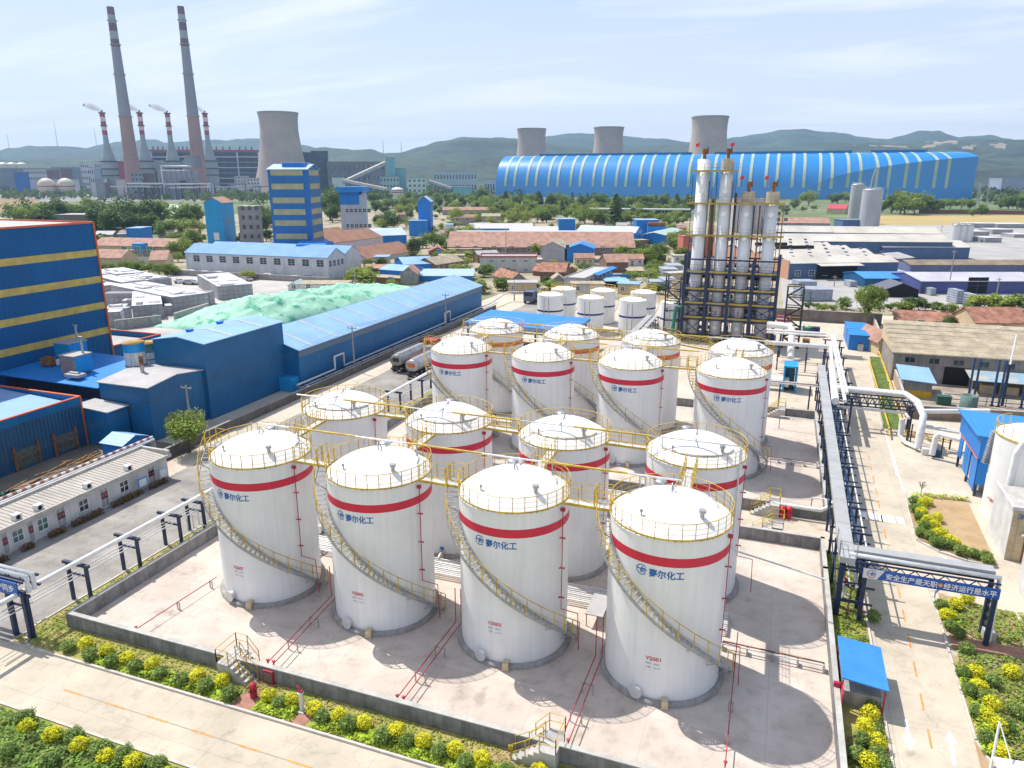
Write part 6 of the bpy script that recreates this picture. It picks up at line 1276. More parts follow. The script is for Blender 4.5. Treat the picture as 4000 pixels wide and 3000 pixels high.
mb = MB(); mb.gable(pA.x+Lb-2,pA.y-12,pA.x+Lb+7,pA.y-.4,0,8.5,9.2,'x'); mb.build('side_bay', blue_bright, tb)
tb.rotation_euler.z = ang
def tower(name, label, A, B, yt, depth, wm, rm, zr=2.5, ax='y', wins=(), ex=None): return bl(name, label, 'D', *A, *B, yt, depth, zr, wm, rm, axis=ax, over=.5, wins=wins, extra=ex)
tower('process_tower', 'pale grey process tower with a blue hipped top beyond the banded tower', (741,540), (786,540), 420, 12, mat('pale tower sheet',(.42,.46,.52),.6,.1,.2,streak=.2), blue_mid, 2.0, 'x', wrow('F',6,2,12,9,1.2,1.4)+wrow('F',6,2,12,15,1.2,1.4)+wrow('R',3,2,9,9,1.2,1.4)+wrow('R',3,2,9,15,1.2,1.4),
    lambda t,ox,oy,L,W: (MB().box(ox-.06,oy-.06,18,ox+L-.8,oy+.0,24.5).build('blue_cladding', blue_bright, t), MB().box(ox-1,oy-1,22.8,ox+L+1,oy+W+1,24.9).build('blue_top', blue_mid, t)))
tower('process_tower', 'cyan blue gabled tower beside a grey concrete block', (450,528), (487,528), 438, 14, blue_cyan, pink_tile, 2.2, 'y', [('R',3,9,1.2,2,{}),('R',8,9.5,1.2,2,{}),('F',3,2,2.2,3,{'kind':'door','gm':frame_white})])
bl('concrete_block', 'unfinished grey concrete block with dark openings beside the cyan tower', 'D', 521,530, 556,530, 446, 9, None, mat('bare concrete block',(.26,.26,.29),.9,.15,.2), grey_roof, wins=[('F',x,z,1.3,1.7,{'fm':grey_wall}) for x in (1.5,4.5,7.5) for z in (3,7,11,15)])
tower('blue_tower', 'plain bright blue gabled tower with a small blue annex', (905,508), (931,508), 435, 12, blue_bright, mat('tower pale roof',(.36,.48,.72)), 2.4, 'y', (), lambda t,ox,oy,L,W: (MB().box(ox-4,oy-7,0,ox+5,oy-.1,7.5).build('annex', blue_bright, t), MB().box(ox-4.3,oy-7.3,7.5,ox+5.3,oy,7.8).build('annex_roof', blue_roof, t)))
bl('brown_hall', 'wide hall with brown ridged roofs lying under the pale process tower', 'Z6', 1180,505, 1590,432, 470, 14, 3.2, white_wall, mat('brown tile',(.30,.15,.09),.85,.15,.3,wave=('X',2),bump=.2), over=.4, z=None, extra=spans(3, mat('brown tile',(.30,.15,.09)), 6.2, 9.4, white_wall))
# red roofs at the left
bl('tiled_house', 'long pink tiled house behind the tall hall near the blue box building', 'Z5', 800,352, 1490,365, 0, 11, 2.4, cream_wall, pink_tile, z=4.0)
bl('tiled_house', 'pink tiled house with a shadow across its roof next to the tall hall', 'Z5', 780,458, 1045,462, 0, 9, 2.2, cream_wall, pink_tile, z=3.2)
bl('grey_house', 'small grey two storey house with flat roof and three dark windows', 'Z5', 1040,478, 1245,478, 405, 9, None, grey_wall, coping, wins=wrow('F',3,1,12,2.2,1.9,2.6,gm=glass_teal), para=.5, extra=lambda t,ox,oy,L,W: MB().box(ox+L*.45,oy+2,hgt(q('Z5',1040,478),'Z5',405)+.06,ox+L*.9,oy+6,hgt(q('Z5',1040,478),'Z5',405)+2.6).build('roof_house', blue_cyan, t))
bl('tiled_house', 'pink tiled house with a blank gable, right of the small grey house', 'Z5', 1290,482, 1440,478, 0, 12, 2.4, cream_wall, pink_tile, z=3.2, axis='x')
bl('blue_box_building', 'bright blue box building with pale flat roof among the pink roofs', 'Z5', 1105,345, 1225,345, 205, 11, None, blue_bright, blue_roof, over=.3)
bl('brown_block', 'grey brown concrete block rising behind the tall hall', 'D', 128,505, 203,505, 464, 14, None, mat('grey brown block',(.20,.17,.17),.9,.15,.2,streak=.2), grey_roof)
wall('boundary_wall', 'white wall before the pink tiled houses and a row of trees', [(q('Z5',850,510), q('Z5',1500,515))], 2.4, .3, white_wall, coping)
# block stacks
blockm = slab_mat('stacked concrete blocks', (.66,.65,.66), 1.2, 1.2, .03, dark=.55, stain=.6)
def block_face(m):                                # joints on the upright faces too
    t_ = m.node_tree; n = t_.nodes; L = t_.links; b = n['Principled BSDF']; src = b.inputs['Base Color'].links[0].from_socket; co = n['Texture Coordinate']
    sp = n.new('ShaderNodeSeparateXYZ'); L.new(co.outputs['Object'], sp.inputs[0]); ad = n.new('ShaderNodeMath'); ad.operation = 'ADD'; L.new(sp.outputs[0], ad.inputs[0]); L.new(sp.outputs[1], ad.inputs[1])
    cb_ = n.new('ShaderNodeCombineXYZ'); L.new(ad.outputs[0], cb_.inputs[0]); L.new(sp.outputs[2], cb_.inputs[1])
    br = n.new('ShaderNodeTexBrick'); br.offset = 0; br.inputs['Scale'].default_value = 1; br.inputs['Brick Width'].default_value = 1.2; br.inputs['Row Height'].default_value = 1.0; br.inputs['Mortar Size'].default_value = .04; br.inputs['Color1'].default_value = (1,1,1,1); br.inputs['Color2'].default_value = (.85,.85,.88,1); br.inputs['Mortar'].default_value = (.45,.45,.48,1); L.new(cb_.outputs[0], br.inputs['Vector'])
    mu = n.new('ShaderNodeMix'); mu.data_type = 'RGBA'; mu.blend_type = 'MULTIPLY'; mu.inputs[0].default_value = 1; L.new(src, mu.inputs[6]); L.new(br.outputs['Color'], mu.inputs[7]); L.new(mu.outputs[2], b.inputs['Base Color'])
block_face(blockm)
BS = [('Z5',935,1065,1058,1058,930,10,'nearest the tall hall'),('Z5',1060,1035,1150,1010,905,18,'second from the tall hall'),('Z5',1155,1005,1420,985,875,22,'wide, before the green pile'),('Z5',1500,935,1815,890,800,30,'large flat one by the pile'),('Z5',1820,870,1860,850,760,24,'narrow one behind the flat stack'),('Z5',1890,825,2190,800,705,26,'long one behind the netted pile'),('Z5',870,785,1055,762,705,22,'rear, at the tall hall edge'),('Z5',1060,760,1490,715,672,34,'rearmost, by the parked cars'),
      ('Z5',1060,900,1330,890,830,18,'in the middle of the yard'),('Z5',1375,975,1440,968,895,3,'first small front pile'),('Z5',1440,960,1500,955,875,3,'second small front pile'),('Z5',1320,1000,1375,996,958,2.4,'lowest small front pile')]
for f, xl, yl, xr, yr, yt, d_, wh in BS:
    A, B = q(f,xl,yl), q(f,xr,yr); L_ = (Vector(B)-Vector(A)).length; an = atan2(B[1]-A[1], B[0]-A[0]); h_ = max(1.2, hgt(A,f,yt))
    t = thing('block_stack', 'stack of pale concrete blocks in the block yard, '+wh, 'block stack', (*A,0), 'concrete block stacks in the yard')
    MB().box(A[0],A[1],0,A[0]+L_,A[1]+d_,h_).build('block_pile', blockm, t)
    if d_ > 5:
        rn = random.Random(xl)
        for i in range(int(L_*d_/45)+1): x_, y_ = rn.uniform(0,L_*.6), rn.uniform(0,d_*.7); mb = MB(); mb.box(A[0]+x_,A[1]+y_,h_+.003,A[0]+x_+rn.uniform(L_*.2,L_*.4),A[1]+y_+rn.uniform(1.5,d_*.3),h_+rn.choice([.15,.3,.5])); mb.build('top_layer', blockm, t)
    t.rotation_euler = (0,0,an)
wall('yard_wall', 'low grey retaining wall between block yard and green netted pile', [(q('Z5',1010,1085), q('Z5',1390,1040)), (q('Z5',1520,1020), q('Z5',1800,930))], 2.0, .4, concrete, coping)
sheet('block_yard', mat('pale yard dust', (.46,.43,.40), .95, .15, .15), -.008, [(-150,55),(-72,45),(-72,135),(-175,134)])
# netted pile
mb = MB(); nx, ny = 92, 150; x0, x1, y0, y1 = -113, -76, 70, 132; vs = []
from mathutils import noise
for j in range(ny+1):
    for i in range(nx+1):
        x, y = x0+(x1-x0)*i/nx, y0+(y1-y0)*j/ny
        f_ = (y-y0)/(y1-y0); cx = -102+22*f_; wd_ = 11-2*f_; d_ = abs(x-cx)/wd_
        e = min(1, 4.5*f_, 3.2*(1-f_)); s_ = max(0, 1-d_**2.2)**.8*min(1, e)**.7
        n_ = noise.noise((x*.16,y*.16,1)); n2 = noise.noise((x*.5,y*.35,5)); n3 = abs(noise.noise((x*.55+y*.2+n2,y*.35-x*.15,9)))+.6*abs(noise.noise((x*1.1,y*.9+n2,2)))
        vs.append((x, y, s_*(5.0-1.8*f_+1.1*n_+.45*n2)+ (.38*n3*s_)+(.9*abs(noise.noise((x*.42+n2*.4,y*.10+n2*.3,14)))*s_) - (.3 if s_ <= 0 else 0)))
mb.add(vs, [(j*(nx+1)+i, j*(nx+1)+i+1, (j+1)*(nx+1)+i+1, (j+1)*(nx+1)+i) for j in range(ny) for i in range(nx)], True)
netm = mat('green dust net', (.33,.60,.43), .8, .2, .4, col2=(.05,.33,.20), ramp=(.36,.47), bump=.8, bscale=1.4)  # darker green in the colour paints shaded creases
solo(mb, 'netted_pile', netm, 'large earth pile covered with wrinkled pale green dust netting', 'netted pile')
bl('site_office', 'white single storey site office behind the netted pile', 'Z6', 590,752, 1000,752, 690, 7, None, white_wall, tan_roof, wins=wrow('F',4,2,16,.9,1.1,.9), over=.2)
bl('site_office', 'small white cabin with pale green roof left of the site office', 'Z6', 500,752, 588,752, 705, 7, .8, white_wall, mat('pale green roof',(.38,.48,.46)), axis='y', over=.25, wins=[('F',1,.8,1,.9,{})])
# parked cars
def car_proto(col):
    t = thing('parked_car', '', 'car', (0,0,0), 'cars parked by the block yard'); mb = MB()
    prof = [(-2.1,.35),(-2.15,.7),(-2.0,.85),(-1.55,.9),(-1.1,1.38),(.55,1.42),(1.15,.95),(2.0,.82),(2.15,.6),(2.1,.35)]
    for s_, w_ in ((0,.86),): mb.add([(x,-w_*(1 if z < 1 else .82),z) for x, z in prof]+[(x,w_*(1 if z < 1 else .82),z) for x, z in prof], [tuple(range(len(prof)-1,-1,-1)), tuple(range(len(prof),2*len(prof)))]+[(i,(i+1)%10,10+(i+1)%10,10+i) for i in range(10)])
    mb.build('body', col, t); mb = MB(); mb.add([(-1.5,-.8,.93),(-1.12,-.72,1.32),(.55,-.72,1.36),(1.05,-.8,.96),(-1.5,.8,.93),(-1.12,.72,1.32),(.55,.72,1.36),(1.05,.8,.96)],[(3,2,1,0),(4,5,6,7),(0,1,5,4),(2,3,7,6)]); mb.xf(lambda p: (p[0]*1.03,p[1]*1.03,p[2])); mb.build('glazing', glass, t)
    for x in (-1.35,1.35):
        for y in (-.8,.8): w_ = MB(); w_.tube([(x,y-.1,.33),(x,y+.1,.33)], .33, 14); w_.build('wheel', rubber, t)
    return t
cars = [car_proto(mat('white car paint',(.7,.7,.7),.3,.03)), car_proto(mat('black car paint',(.02,.02,.025),.25,.05)), car_proto(mat('silver car paint',(.45,.45,.47),.3,.05,metal=.6))]
CU = set()
for f, x, y, k_, lb in (('Z5',1575,680,0,'white car parked at the edge of the block yard, left of three'),('Z5',1645,690,2,'silver car parked in the middle of three by the block yard'),('Z5',1700,690,0,'white car parked at the right of three by the block yard'),('Z5',1770,612,0,'white car parked along the workshop wall, left one'),('Z5',1895,616,0,'white car parked along the workshop wall, right one'),('Z5',1650,602,0,'white car parked at the left corner of the workshop'),('Z6',320,635,0,'white van like car parked under the round tree by the workshop'),('Z6',555,655,0,'white car parked beside the workshop front wall, farther right'),('Z6',660,655,1,'black car parked beside the workshop front wall'),('Z5',2120,660,2,'silver car parked under the bushy yellow green tree')):
    o = cars[k_]; c = o if k_ not in CU else dup(o); CU.add(k_); p = q(f,x,y); c.location = (*p,0); c.rotation_euler = (0,0,trn.choice([0,.2,3.1])); c['label'] = lb
# small houses and sheds of the middle
for o in list(COL.objects):
    pass
H = 'houses of the middle distance'
bl('blue_workshop', 'blue walled workshop with pale blue gabled roof among brick houses', 'Z6', 1500,592, 1765,580, 520, 14, 1.5, blue_bright, blue_roof, group=H)
bl('lean_roof', 'pale blue low pitched roof left of the blue workshop', 'Z6', 1290,560, 1495,575, 0, 9, 1.0, blue_bright, blue_roof, z=3.0, group=H)
bl('brick_house', 'flat brown roofed brick house at the crossroads by the workshop', 'Z6', 1145,596, 1390,600, 550, 8, .7, brick, pink_tile, group=H, axis='x')
bl('grey_house', 'grey gabled house with one pink roof slope beside a stripped roof', 'Z6', 1470,690, 1610,690, 600, 8, 1.8, grey_wall, pink_tile, axis='y', group=H)
bl('brick_shed', 'long low brick shed with blue doorway before the flat brick house', 'Z6', 1150,672, 1468,690, 622, 5, None, brick, tan_roof, wins=[('F',8,.1,1.6,1.8,{'kind':'door','gm':blue_bright})], group=H)
bl('pale_roof_shed', 'long pale blue striped roof shed near the far end of the long shed', 'Z6', 1640,662, 2090,662, 628, 7, 1.0, blue_bright, mat('striped pale roof',(.36,.48,.62),.5,.1), axis='mono', group=H)
bl('brick_house', 'long red brick house with grey stripped roof left of the white tiled block', 'Z6', 1770,585, 2010,545, 520, 8, 1.8, brick, tan_roof, group=H, wins=wrow('F',6,1,16,1,1,1.1))
bl('small_house', 'tiny brick house with red roof and blue door under the round dark tree', 'Z6', 1715,440, 1860,438, 408, 7, 1.5, brick, red_tile, axis='y', group=H, wins=[('F',3,.1,1.6,2,{'kind':'door','gm':blue_bright})])
bl('low_house', 'long grey brown low house with flat roof behind the round dark tree', 'Z6', 1880,440, 2165,440, 385, 8, None, mat('grey brown wall2',(.30,.25,.22),.9,.15,.4), tan_roof, wins=wrow('F',4,3,22,1.2,1.3,1.3), group=H)
bl('white_block', 'white two storey tiled block with red roof edge and small dark slits', 'M', -70,452, 545,452, 292, 9, None, mat('white tile wall',(.55,.54,.52),.8,.08,.5,streak=.25), grey_roof, wins=wrow('F',6,3,22,3.2,1.2,.5)+wrow('F',6,3,22,.5,1.2,.5), para=.5, trim=mat('red roof edge',(.4,.16,.14)), group=H)
bl('tin_store', 'grey white corrugated store with shallow gable beside the blue store', 'M', 583,338, 842,345, 185, 13, 2.0, mat('tin grey sheet',(.40,.40,.42),.6,.1,.4,wave=('X',2),bump=.3,streak=.2), tan_roof, axis='y', group=H, wins=[('F',9,5,1,1,{'fm':grey_wall})])
bl('tin_store', 'bright blue store with shallow gable beside the grey white store', 'M', 865,345, 1150,350, 196, 13, 1.6, blue_bright, blue_mid, axis='y', group=H, wins=[('F',5,.1,4,3.2,{'kind':'door','gm':blue_wall,'fm':blue_bright})])
bl('pink_hall', 'very long hall with faded pink tiled roof and grey brown wall', 'M', -420,262, 1600,270, 178, 20, 5, mat('grey brown wall3',(.22,.18,.16),.9,.15,.3,streak=.2), pink_tile, group=H, wins=wrow('F',9,3,60,1.5,1.8,1.8,gm=glass))
bl('tiled_house', 'red tiled house with long ridge right behind the first banded tanks', 'M', 580,445, 850,452, 0, 9, 2.0, brick, red_tile, z=3.0, group=H)
bl('tiled_house', 'brown tiled house with grey gable end, close to the pale pipe corner', 'M', 262,600, 425,590, 545, 13, 1.8, grey_wall, red_tile, axis='y', group=H)
bl('tiled_house', 'brown tiled house between the grey row and the red tiled house', 'M', 860,520, 960,500, 480, 12, 1.8, brick, red_tile, axis='y', group=H)
bl('tiled_house', 'tan roofed small house behind a bush near the banded tanks', 'M', 700,600, 850,600, 560, 7, 1.4, grey_wall, tan_roof, axis='y', group=H)
bl('grey_row', 'long grey white row building with blue awnings running away from the banded tanks', 'M', 1050,640, 1350,505, 525, 5.5, None, mat('grey row wall',(.40,.40,.42),.8,.1,.4), coping, group=H, wins=wrow('F',7,1.5,28,.3,1.4,2.0,kind='door',gm=dark_open), extra=lambda t,ox,oy,L,W: MB().slab([(ox+8,oy-1.6,2.9),(ox+L,oy-1.6,2.9),(ox+L,oy,3.3),(ox+8,oy,3.3)],.1).build('awning', blue_mid, t), para=.3)
bl('open_canopy', 'open canopy with pale roof and deep blue edge over a block painted dark for shade', 'M', 1290,612, 1530,612, 552, 7, None, dark_open, blue_roof, group=H, extra=lambda t,ox,oy,L,W: MB().box(ox-.4,oy-.5,2.9,ox+L+.4,oy-.38,3.5).build('edge', blue_bright, t))  # near-black walls paint the shade under the open roof
bl('shack', 'small grey shack with patched flat roof before the dense bushes', 'M', 1540,500, 1700,500, 440, 6, None, grey_wall, tan_roof, group=H)
bl('tiled_house', 'dull pink tiled house under a spreading tree right of the pink hall end', 'M', 1300,345, 1530,340, 0, 8, 2.0, brick, pink_tile, z=3.2, group=H)
for i, (xl, yl, xr, yt, d_) in enumerate(((1770,640,1900,555,6),(1910,640,2075,540,8),(1900,520,2070,420,7),(1960,450,2120,380,8))):
    A, B = q('M',xl,yl), q('M',xr,yl); L_ = (Vector(B)-Vector(A)).length; h_ = hgt(A,'M',yt)
    t = thing('pallet_stack', f'grey wrapped pallet stack left of the column tower, {["front left","front right","middle","rear"][i]} one', 'pallets', (*A,0), 'pallet stacks by the column tower'); MB().box(A[0],A[1],.15,A[0]+L_,A[1]+d_,h_).build('goods', mat('grey wrapped goods',(.34,.37,.42),.6,.15,.8,wave=('Z',2.2),bump=.8), t)
    MB().box(A[0],A[1],0,A[0]+L_,A[1]+d_,.145).build('pallet', brick, t); t.rotation_euler = (0,0,YAW)
bl('salmon_block', 'salmon rendered two storey block left of the columns', 'Z3', 1690,1452, 1960,1452, 1275, 9, None, salmon_wall, grey_roof, wins=wrow('F',3,2,18,1,1.6,1.8)+wrow('F',3,2,18,5.5,1.6,1.8), para=.5, group=H)
bl('salmon_block', 'salmon rendered block seen between the columns', 'Z8', 690,955, 880,955, 850, 9, None, salmon_wall, grey_roof, wins=wrow('F',3,2,15,4,1.6,1.8), para=.5, group=H)
bl('apartment_block', 'grey apartment block behind the shorter columns', 'Z8', 715,800, 945,800, 548, 11, None, mat('pale grey flats',(.44,.42,.42),.85,.1,.3), grey_roof, wins=[('F',x,z,2,1.6,{}) for x in (18,22,26) for z in (3,6.2,9.4,12.6)], para=.5, group=H)
# blue roofed works in front of the tree belt
V = 'blue roofed works before the tree belt'
bl('works_roof', 'long pale blue roofed works just behind the pink hall', 'Z3', -260,1278, 1060,1278, 0, 11, 2.2, blue_mid, mat('very pale blue roof',(.48,.57,.74),.5,.08,.2), z=5.5, group=V)
bl('works_roof', 'pale roofed works with rose wall left of the small blue box', 'Z3', 200,1230, 620,1230, 0, 10, 2, pink_tile, mat('off white roof',(.55,.53,.52),.6,.1), z=5.0, group=V)
bl('works_roof', 'white roofed works at the left of the pale row', 'Z3', -150,1200, 400,1200, 0, 10, 2, blue_mid, mat('off white roof',(.55,.53,.52)), z=5.0, group=V)
bl('works_roof', 'pale blue roofed works between the two blue boxes', 'Z3', 780,1225, 1285,1240, 0, 12, 2.2, blue_bright, mat('very pale blue roof',(.48,.57,.74)), z=5.5, group=V)
bl('blue_box_building', 'small bright blue box building with pale top left of the taller one', 'Z3', 622,1225, 765,1225, 1120, 10, None, blue_bright, blue_roof, group=V)
bl('blue_box_building', 'taller bright blue box building beside an overhead drum', 'Z3', 1290,1285, 1480,1285, 1128, 11, None, blue_bright, blue_roof, group=V, extra=lambda t,ox,oy,L,W: (MB().box(ox+L*.45,oy-5,0,ox+L*1.25,oy-.1,6).build('annex', blue_mid, t), MB().tube([(ox+L*.45,oy-4,7),(ox+L*1.2,oy-4,7)],1.0,10).build('drum', brown_rust, t)))
bl('works_roof', 'pale green roofed open shed right of the taller blue box', 'Z3', 1540,1260, 1700,1215, 0, 10, 1, blue_bright, mat('pale green roof',(.38,.48,.46)), z=4.0, group=V)
bl('works_roof', 'pale blue barrel roofed shed with dark arches behind the brown hall', 'Z2', 1010,1375, 1300,1365, 0, 14, 2.5, blue_bright, mat('very pale blue roof',(.48,.57,.74)), z=5, group=V)
bl('low_house', 'long brown roofed barracks behind the willow trees', 'Z2', 1610,1150, 2060,1150, 0, 9, 2, grey_wall, pink_tile, z=4, group=V)
bl('low_house', 'grey flat roofed pump building behind the willow trees', 'Z2', 2040,1150, 2212,1150, 1085, 10, None, grey_wall, grey_roof, group=V)
bl('low_house', 'pink edged two storey house with dark windows in front of the willows', 'Z2', 1700,1285, 1880,1285, 1222, 9, None, grey_wall, tan_roof, wins=wrow('F',2,2,10,3,1.8,1.6), group=V, para=.4, trim=pink_tile)
bl('low_house', 'pale roofed house with blue shutter among the willows', 'Z2', 1950,1270, 2110,1270, 1205, 9, 1.5, grey_wall, tan_roof, group=V, wins=[('F',6,.5,1.4,2.6,{'gm':blue_bright})])
mb = thing('overhead_pipe', 'long pale overhead pipe crossing in front of the tree belt', 'pipe', (*q('Z3',1300,1075),0)); a, b = q('Z3',880,1100), q('Z3',1760,1110); MB().tube([(*a,6),(*b,6)], .6, 8).build('pipe', pipe_white, mb)
for i in range(9): f_ = i/8; MB().box(a[0]+(b[0]-a[0])*f_-.2,a[1]+(b[1]-a[1])*f_-.2,0,a[0]+(b[0]-a[0])*f_+.2,a[1]+(b[1]-a[1])*f_+.2,5.5).build('support', galv, mb)
# ------------------------------------------------------------------ sheds at the right
RS = 'sheds beyond the wall on the right'
slate2 = mat('slate blue sheet', (.06,.12,.24), .6, .1, .2, wave=('X',1.5), bump=.3, streak=.15); wroof = mat('sun bleached white roof', (.54,.50,.44), .75, .12, .12, streak=.25)
bl('saw_hall', 'wide hall with five parallel bleached roofs and a dark loading opening', 'Z4', 515,1275, 1295,1262, 1163, 11.5, 1.6, slate2, wroof, group=RS, over=.2, extra=lambda t,ox,oy,L,W: (spans(5, wroof, 5.2, 6.8, slate2)(t,ox,oy,L,W), MB().box(ox+L*.25,oy-.08,0,ox+L*.62,oy-.01,4.2).build('loading_opening', dark_open, t), MB().box(ox-.3,oy-.1,0,ox-.02,oy+W*5,5.4).build('orange_edge', mat('faded orange edge',(.55,.30,.2)), t), [MB().box(ox+L*(.08+.17*k_),oy+W*s5+W*.5-.4,6.95,ox+L*(.08+.17*k_)+.8,oy+W*s5+W*.5+.4,7.25).build('roof_vent', slate2, t) for s5 in range(5) for k_ in range(6)], MB().box(ox+L*.25,oy+W*2.2,6.2,ox+L*.62,oy+W*2.35,7.2).build('ridge_slot', dark_open, t), MB().box(ox+L*.2,oy+W*3.2,6.2,ox+L*.52,oy+W*3.35,7.2).build('ridge_slot', dark_open, t), MB().slab([(ox+L*.24,oy-3,4.1),(ox+L*.63,oy-3,4.1),(ox+L*.63,oy-.1,4.5),(ox+L*.24,oy-.1,4.5)],.1).build('canopy', wroof, t)), wins=wrow('F',3,2,12,1,1.6,1.5))
bl('long_white_shed', 'long white roofed shed with cream stripes, rearmost on the right', 'Z4', 850,940, 1620,948, 0, 16, 2, slate2, wroof, z=7, group=RS)
bl('long_white_shed', 'long white roofed shed left of the rearmost, behind the columns', 'Z4', 420,932, 848,938, 0, 14, 2, slate2, wroof, z=7, group=RS)
bl('long_white_shed', 'long white roofed shed between the saw hall and the rearmost shed', 'Z4', 420,1000, 1700,1008, 0, 18, 2, slate2, wroof, z=6, group=RS)
bl('slate_shed', 'slate blue shed with white gable and pale roof right of the saw hall', 'Z4', 1185,1127, 1812,1130, 1043, 15, 1.8, slate2, wroof, group=RS)
bl('slate_shed', 'small slate blue shed with grey roof tucked beside the saw hall', 'Z4', 1290,1190, 1410,1180, 1128, 12, 1.2, slate2, grey_roof, group=RS)
bl('bright_shed', 'bright blue roofed shed with teal blue wall before the saw hall', 'Z4', 1060,1335, 1470,1335, 1270, 13, 1.0, mat('teal blue sheet',(.01,.10,.22),.5,.1,.2,wave=('X',1.5),bump=.3), mat('bright blue roof',(.04,.25,.66),.45,.08,.2), group=RS, axis='x')
bl('low_range', 'low slate range with brown earthy roof at the right edge', 'Z4', 1390,1222, 2320,1222, 1172, 10, 1.0, mat('slate violet wall',(.12,.15,.27),.7,.1,.2), mat('earthy roof',(.24,.19,.13),.95,.2,.3), group=RS)
bl('violet_shed', 'long violet blue shed with pale roof and yellow roof lights at the right edge', 'Z4', 1460,1378, 2330,1378, 1290, 17, 1.2, mat('violet blue sheet',(.06,.08,.24),.6,.1,.2,wave=('X',1.5),bump=.3), mat('pale violet roof',(.46,.45,.50),.6,.1,.2), group=RS, wins=[('F',12,.1,5,4,{'kind':'door','gm':dark_open,'fm':slate2})])
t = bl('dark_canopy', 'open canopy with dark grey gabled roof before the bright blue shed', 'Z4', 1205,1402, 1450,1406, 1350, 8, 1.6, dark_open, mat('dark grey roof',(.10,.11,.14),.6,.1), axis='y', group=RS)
for i, (x, y, x2, yt, d_) in enumerate(((600,1432,670,1345,5),(675,1432,830,1348,6),(590,1330,720,1290,5),(1722,1452,1768,1355,4),(1830,1455,1872,1385,4),(1540,1392,1575,1340,3),(1500,1375,1535,1350,3),(960,1330,1010,1290,4))):
    A, B = q('Z4',x,y), q('Z4',x2,y); L_ = (Vector(B)-Vector(A)).length; h_ = hgt(A,'Z4',yt); t = thing('pallet_stack', 'grey block pallets by the right hand sheds, '+['front left pile','front wide pile','behind under the loading canopy','slim pile by the violet shed','second slim pile by the violet shed','small pile beside the dark canopy','low pile beside the dark canopy','pale pile left of the bright shed'][i], 'pallets', (*A,0), 'pallet stacks right of the tower')
    MB().box(A[0],A[1],.12,A[0]+L_,A[1]+d_,h_).build('goods', mat('grey block goods',(.30,.34,.40),.7,.15,.8,wave=('Z',2.2),bump=.8), t); MB().box(A[0],A[1],0,A[0]+L_,A[1]+d_,.115).build('pallet', brick, t); t.rotation_euler = (0,0,YAW)
sheet('shed_yard', mat('pale shed yard',(.38,.36,.34),.95,.12,.1), -.006, [q('Z4',480,1480), q('Z4',2300,1490), q('Z4',2400,860), q('Z4',420,900)])
fm = mat('straw field',(.46,.32,.12),.95,.15,.02,col2=(.34,.28,.10)); sheet('dry_field', fm, -.003, [q('Z4',1160,884), q('Z4',2500,884), q('Z4',2500,815), q('Z4',1150,815)])
wall('boundary_wall', 'long red brown wall beyond the straw field', [(q('Z4',1460,800), q('Z4',2500,812))], 3.2, .5, mat('red brown wall',(.25,.10,.07),.9,.15,.1), coping)
# silos
def silo(name, label, f, x, yb, yt, r, m, grp=None, legs=False):
    p = q(f,x,yb); h_ = hgt(p,f,yt); t = thing(name, label, 'silo', (*p,0), grp); MB().lathe([(r,0),(r,h_)], (*p,0), 28).build('shell', m, t); MB().lathe([(r+.1,h_),(r+.1,h_+.2),(r*.7,h_+.7),(.01,h_+1.1)], (*p,0), 28).build('cap', galv, t)
    mb = MB()
    for i in range(14): a = 2*pi*i/14; mb.bar((p[0]+r*cos(a),p[1]+r*sin(a),h_),(p[0]+r*cos(a),p[1]+r*sin(a),h_+1.2),.08)
    mb.tube([(p[0]+r*cos(2*pi*i/20),p[1]+r*sin(2*pi*i/20),h_+1.2) for i in range(20)], .06, 4, closed=True); mb.build('railing', galv, t); return t
sg = mat('grey silo concrete',(.40,.41,.43),.75,.08,.1,streak=.2)
silo('grey_silo', 'broad grey silo with a pipe rising above it, right one of the pair', 'Z4', 1092, 905, 632, 5.6, sg, 'twin grey silos'); silo('grey_silo', 'slim grey silo with ladder platforms, left one of the pair', 'Z4', 985, 870, 595, 4.0, sg, 'twin grey silos')
p = q('Z4',1095,905); mb = thing('silo_pipe', 'bent filling pipes with a mast rising over the grey silos', 'pipe', (*p,0)); zt = hgt(p,'Z4',632); MB().tube([(p[0]-2,p[1]-2,zt),(p[0]-1.5,p[1]-2,zt+7),(p[0]-.5,p[1]-2,zt+12)], .4, 8).build('pipe', galv, mb); MB().tube([(p[0]+.5,p[1]-2,zt),(p[0]+.5,p[1]-2,zt+8)], .15, 6).build('mast', galv, mb)
p = q('Z4',985,870); mb = MB()
for z in (3,8,13,18,23): mb.box(p[0]+4,p[1]-3,z,p[0]+7,p[1]-2,z+.3)
for x in (4.2,6.8): mb.box(p[0]+x-.15,p[1]-3,0,p[0]+x+.15,p[1]-2.7,24)
solo(mb, 'silo_stair', galv, 'white ladder tower with platforms between the two grey silos', 'stairs')
bl('base_building', 'slate base building under the grey silos', 'Z4', 905,905, 1165,905, 848, 12, None, slate2, mat('teal roof',(.16,.24,.27)), group=RS)
for i, x in enumerate((1713,1733,1757,1782,1803)): silo('steel_silo', f'shiny steel silo of the cluster beyond the slate shed, {["leftmost","second","middle","fourth","rightmost"][i]}', 'Z4', x, 1003+(i%2)*-6, 888, 1.9, pipe_silver, 'shiny steel silo cluster')
bl('tiled_house', 'long faded pink tiled building left of the grey silos', 'Z4', 430,868, 820,872, 0, 14, 2.5, grey_wall, pink_tile, z=5, group=RS)
bl('tiled_house', 'pink tiled lower wing with a blue end, left of the grey silos', 'Z4', 535,882, 760,884, 0, 7, 1.5, grey_wall, pink_tile, z=4, group=RS)
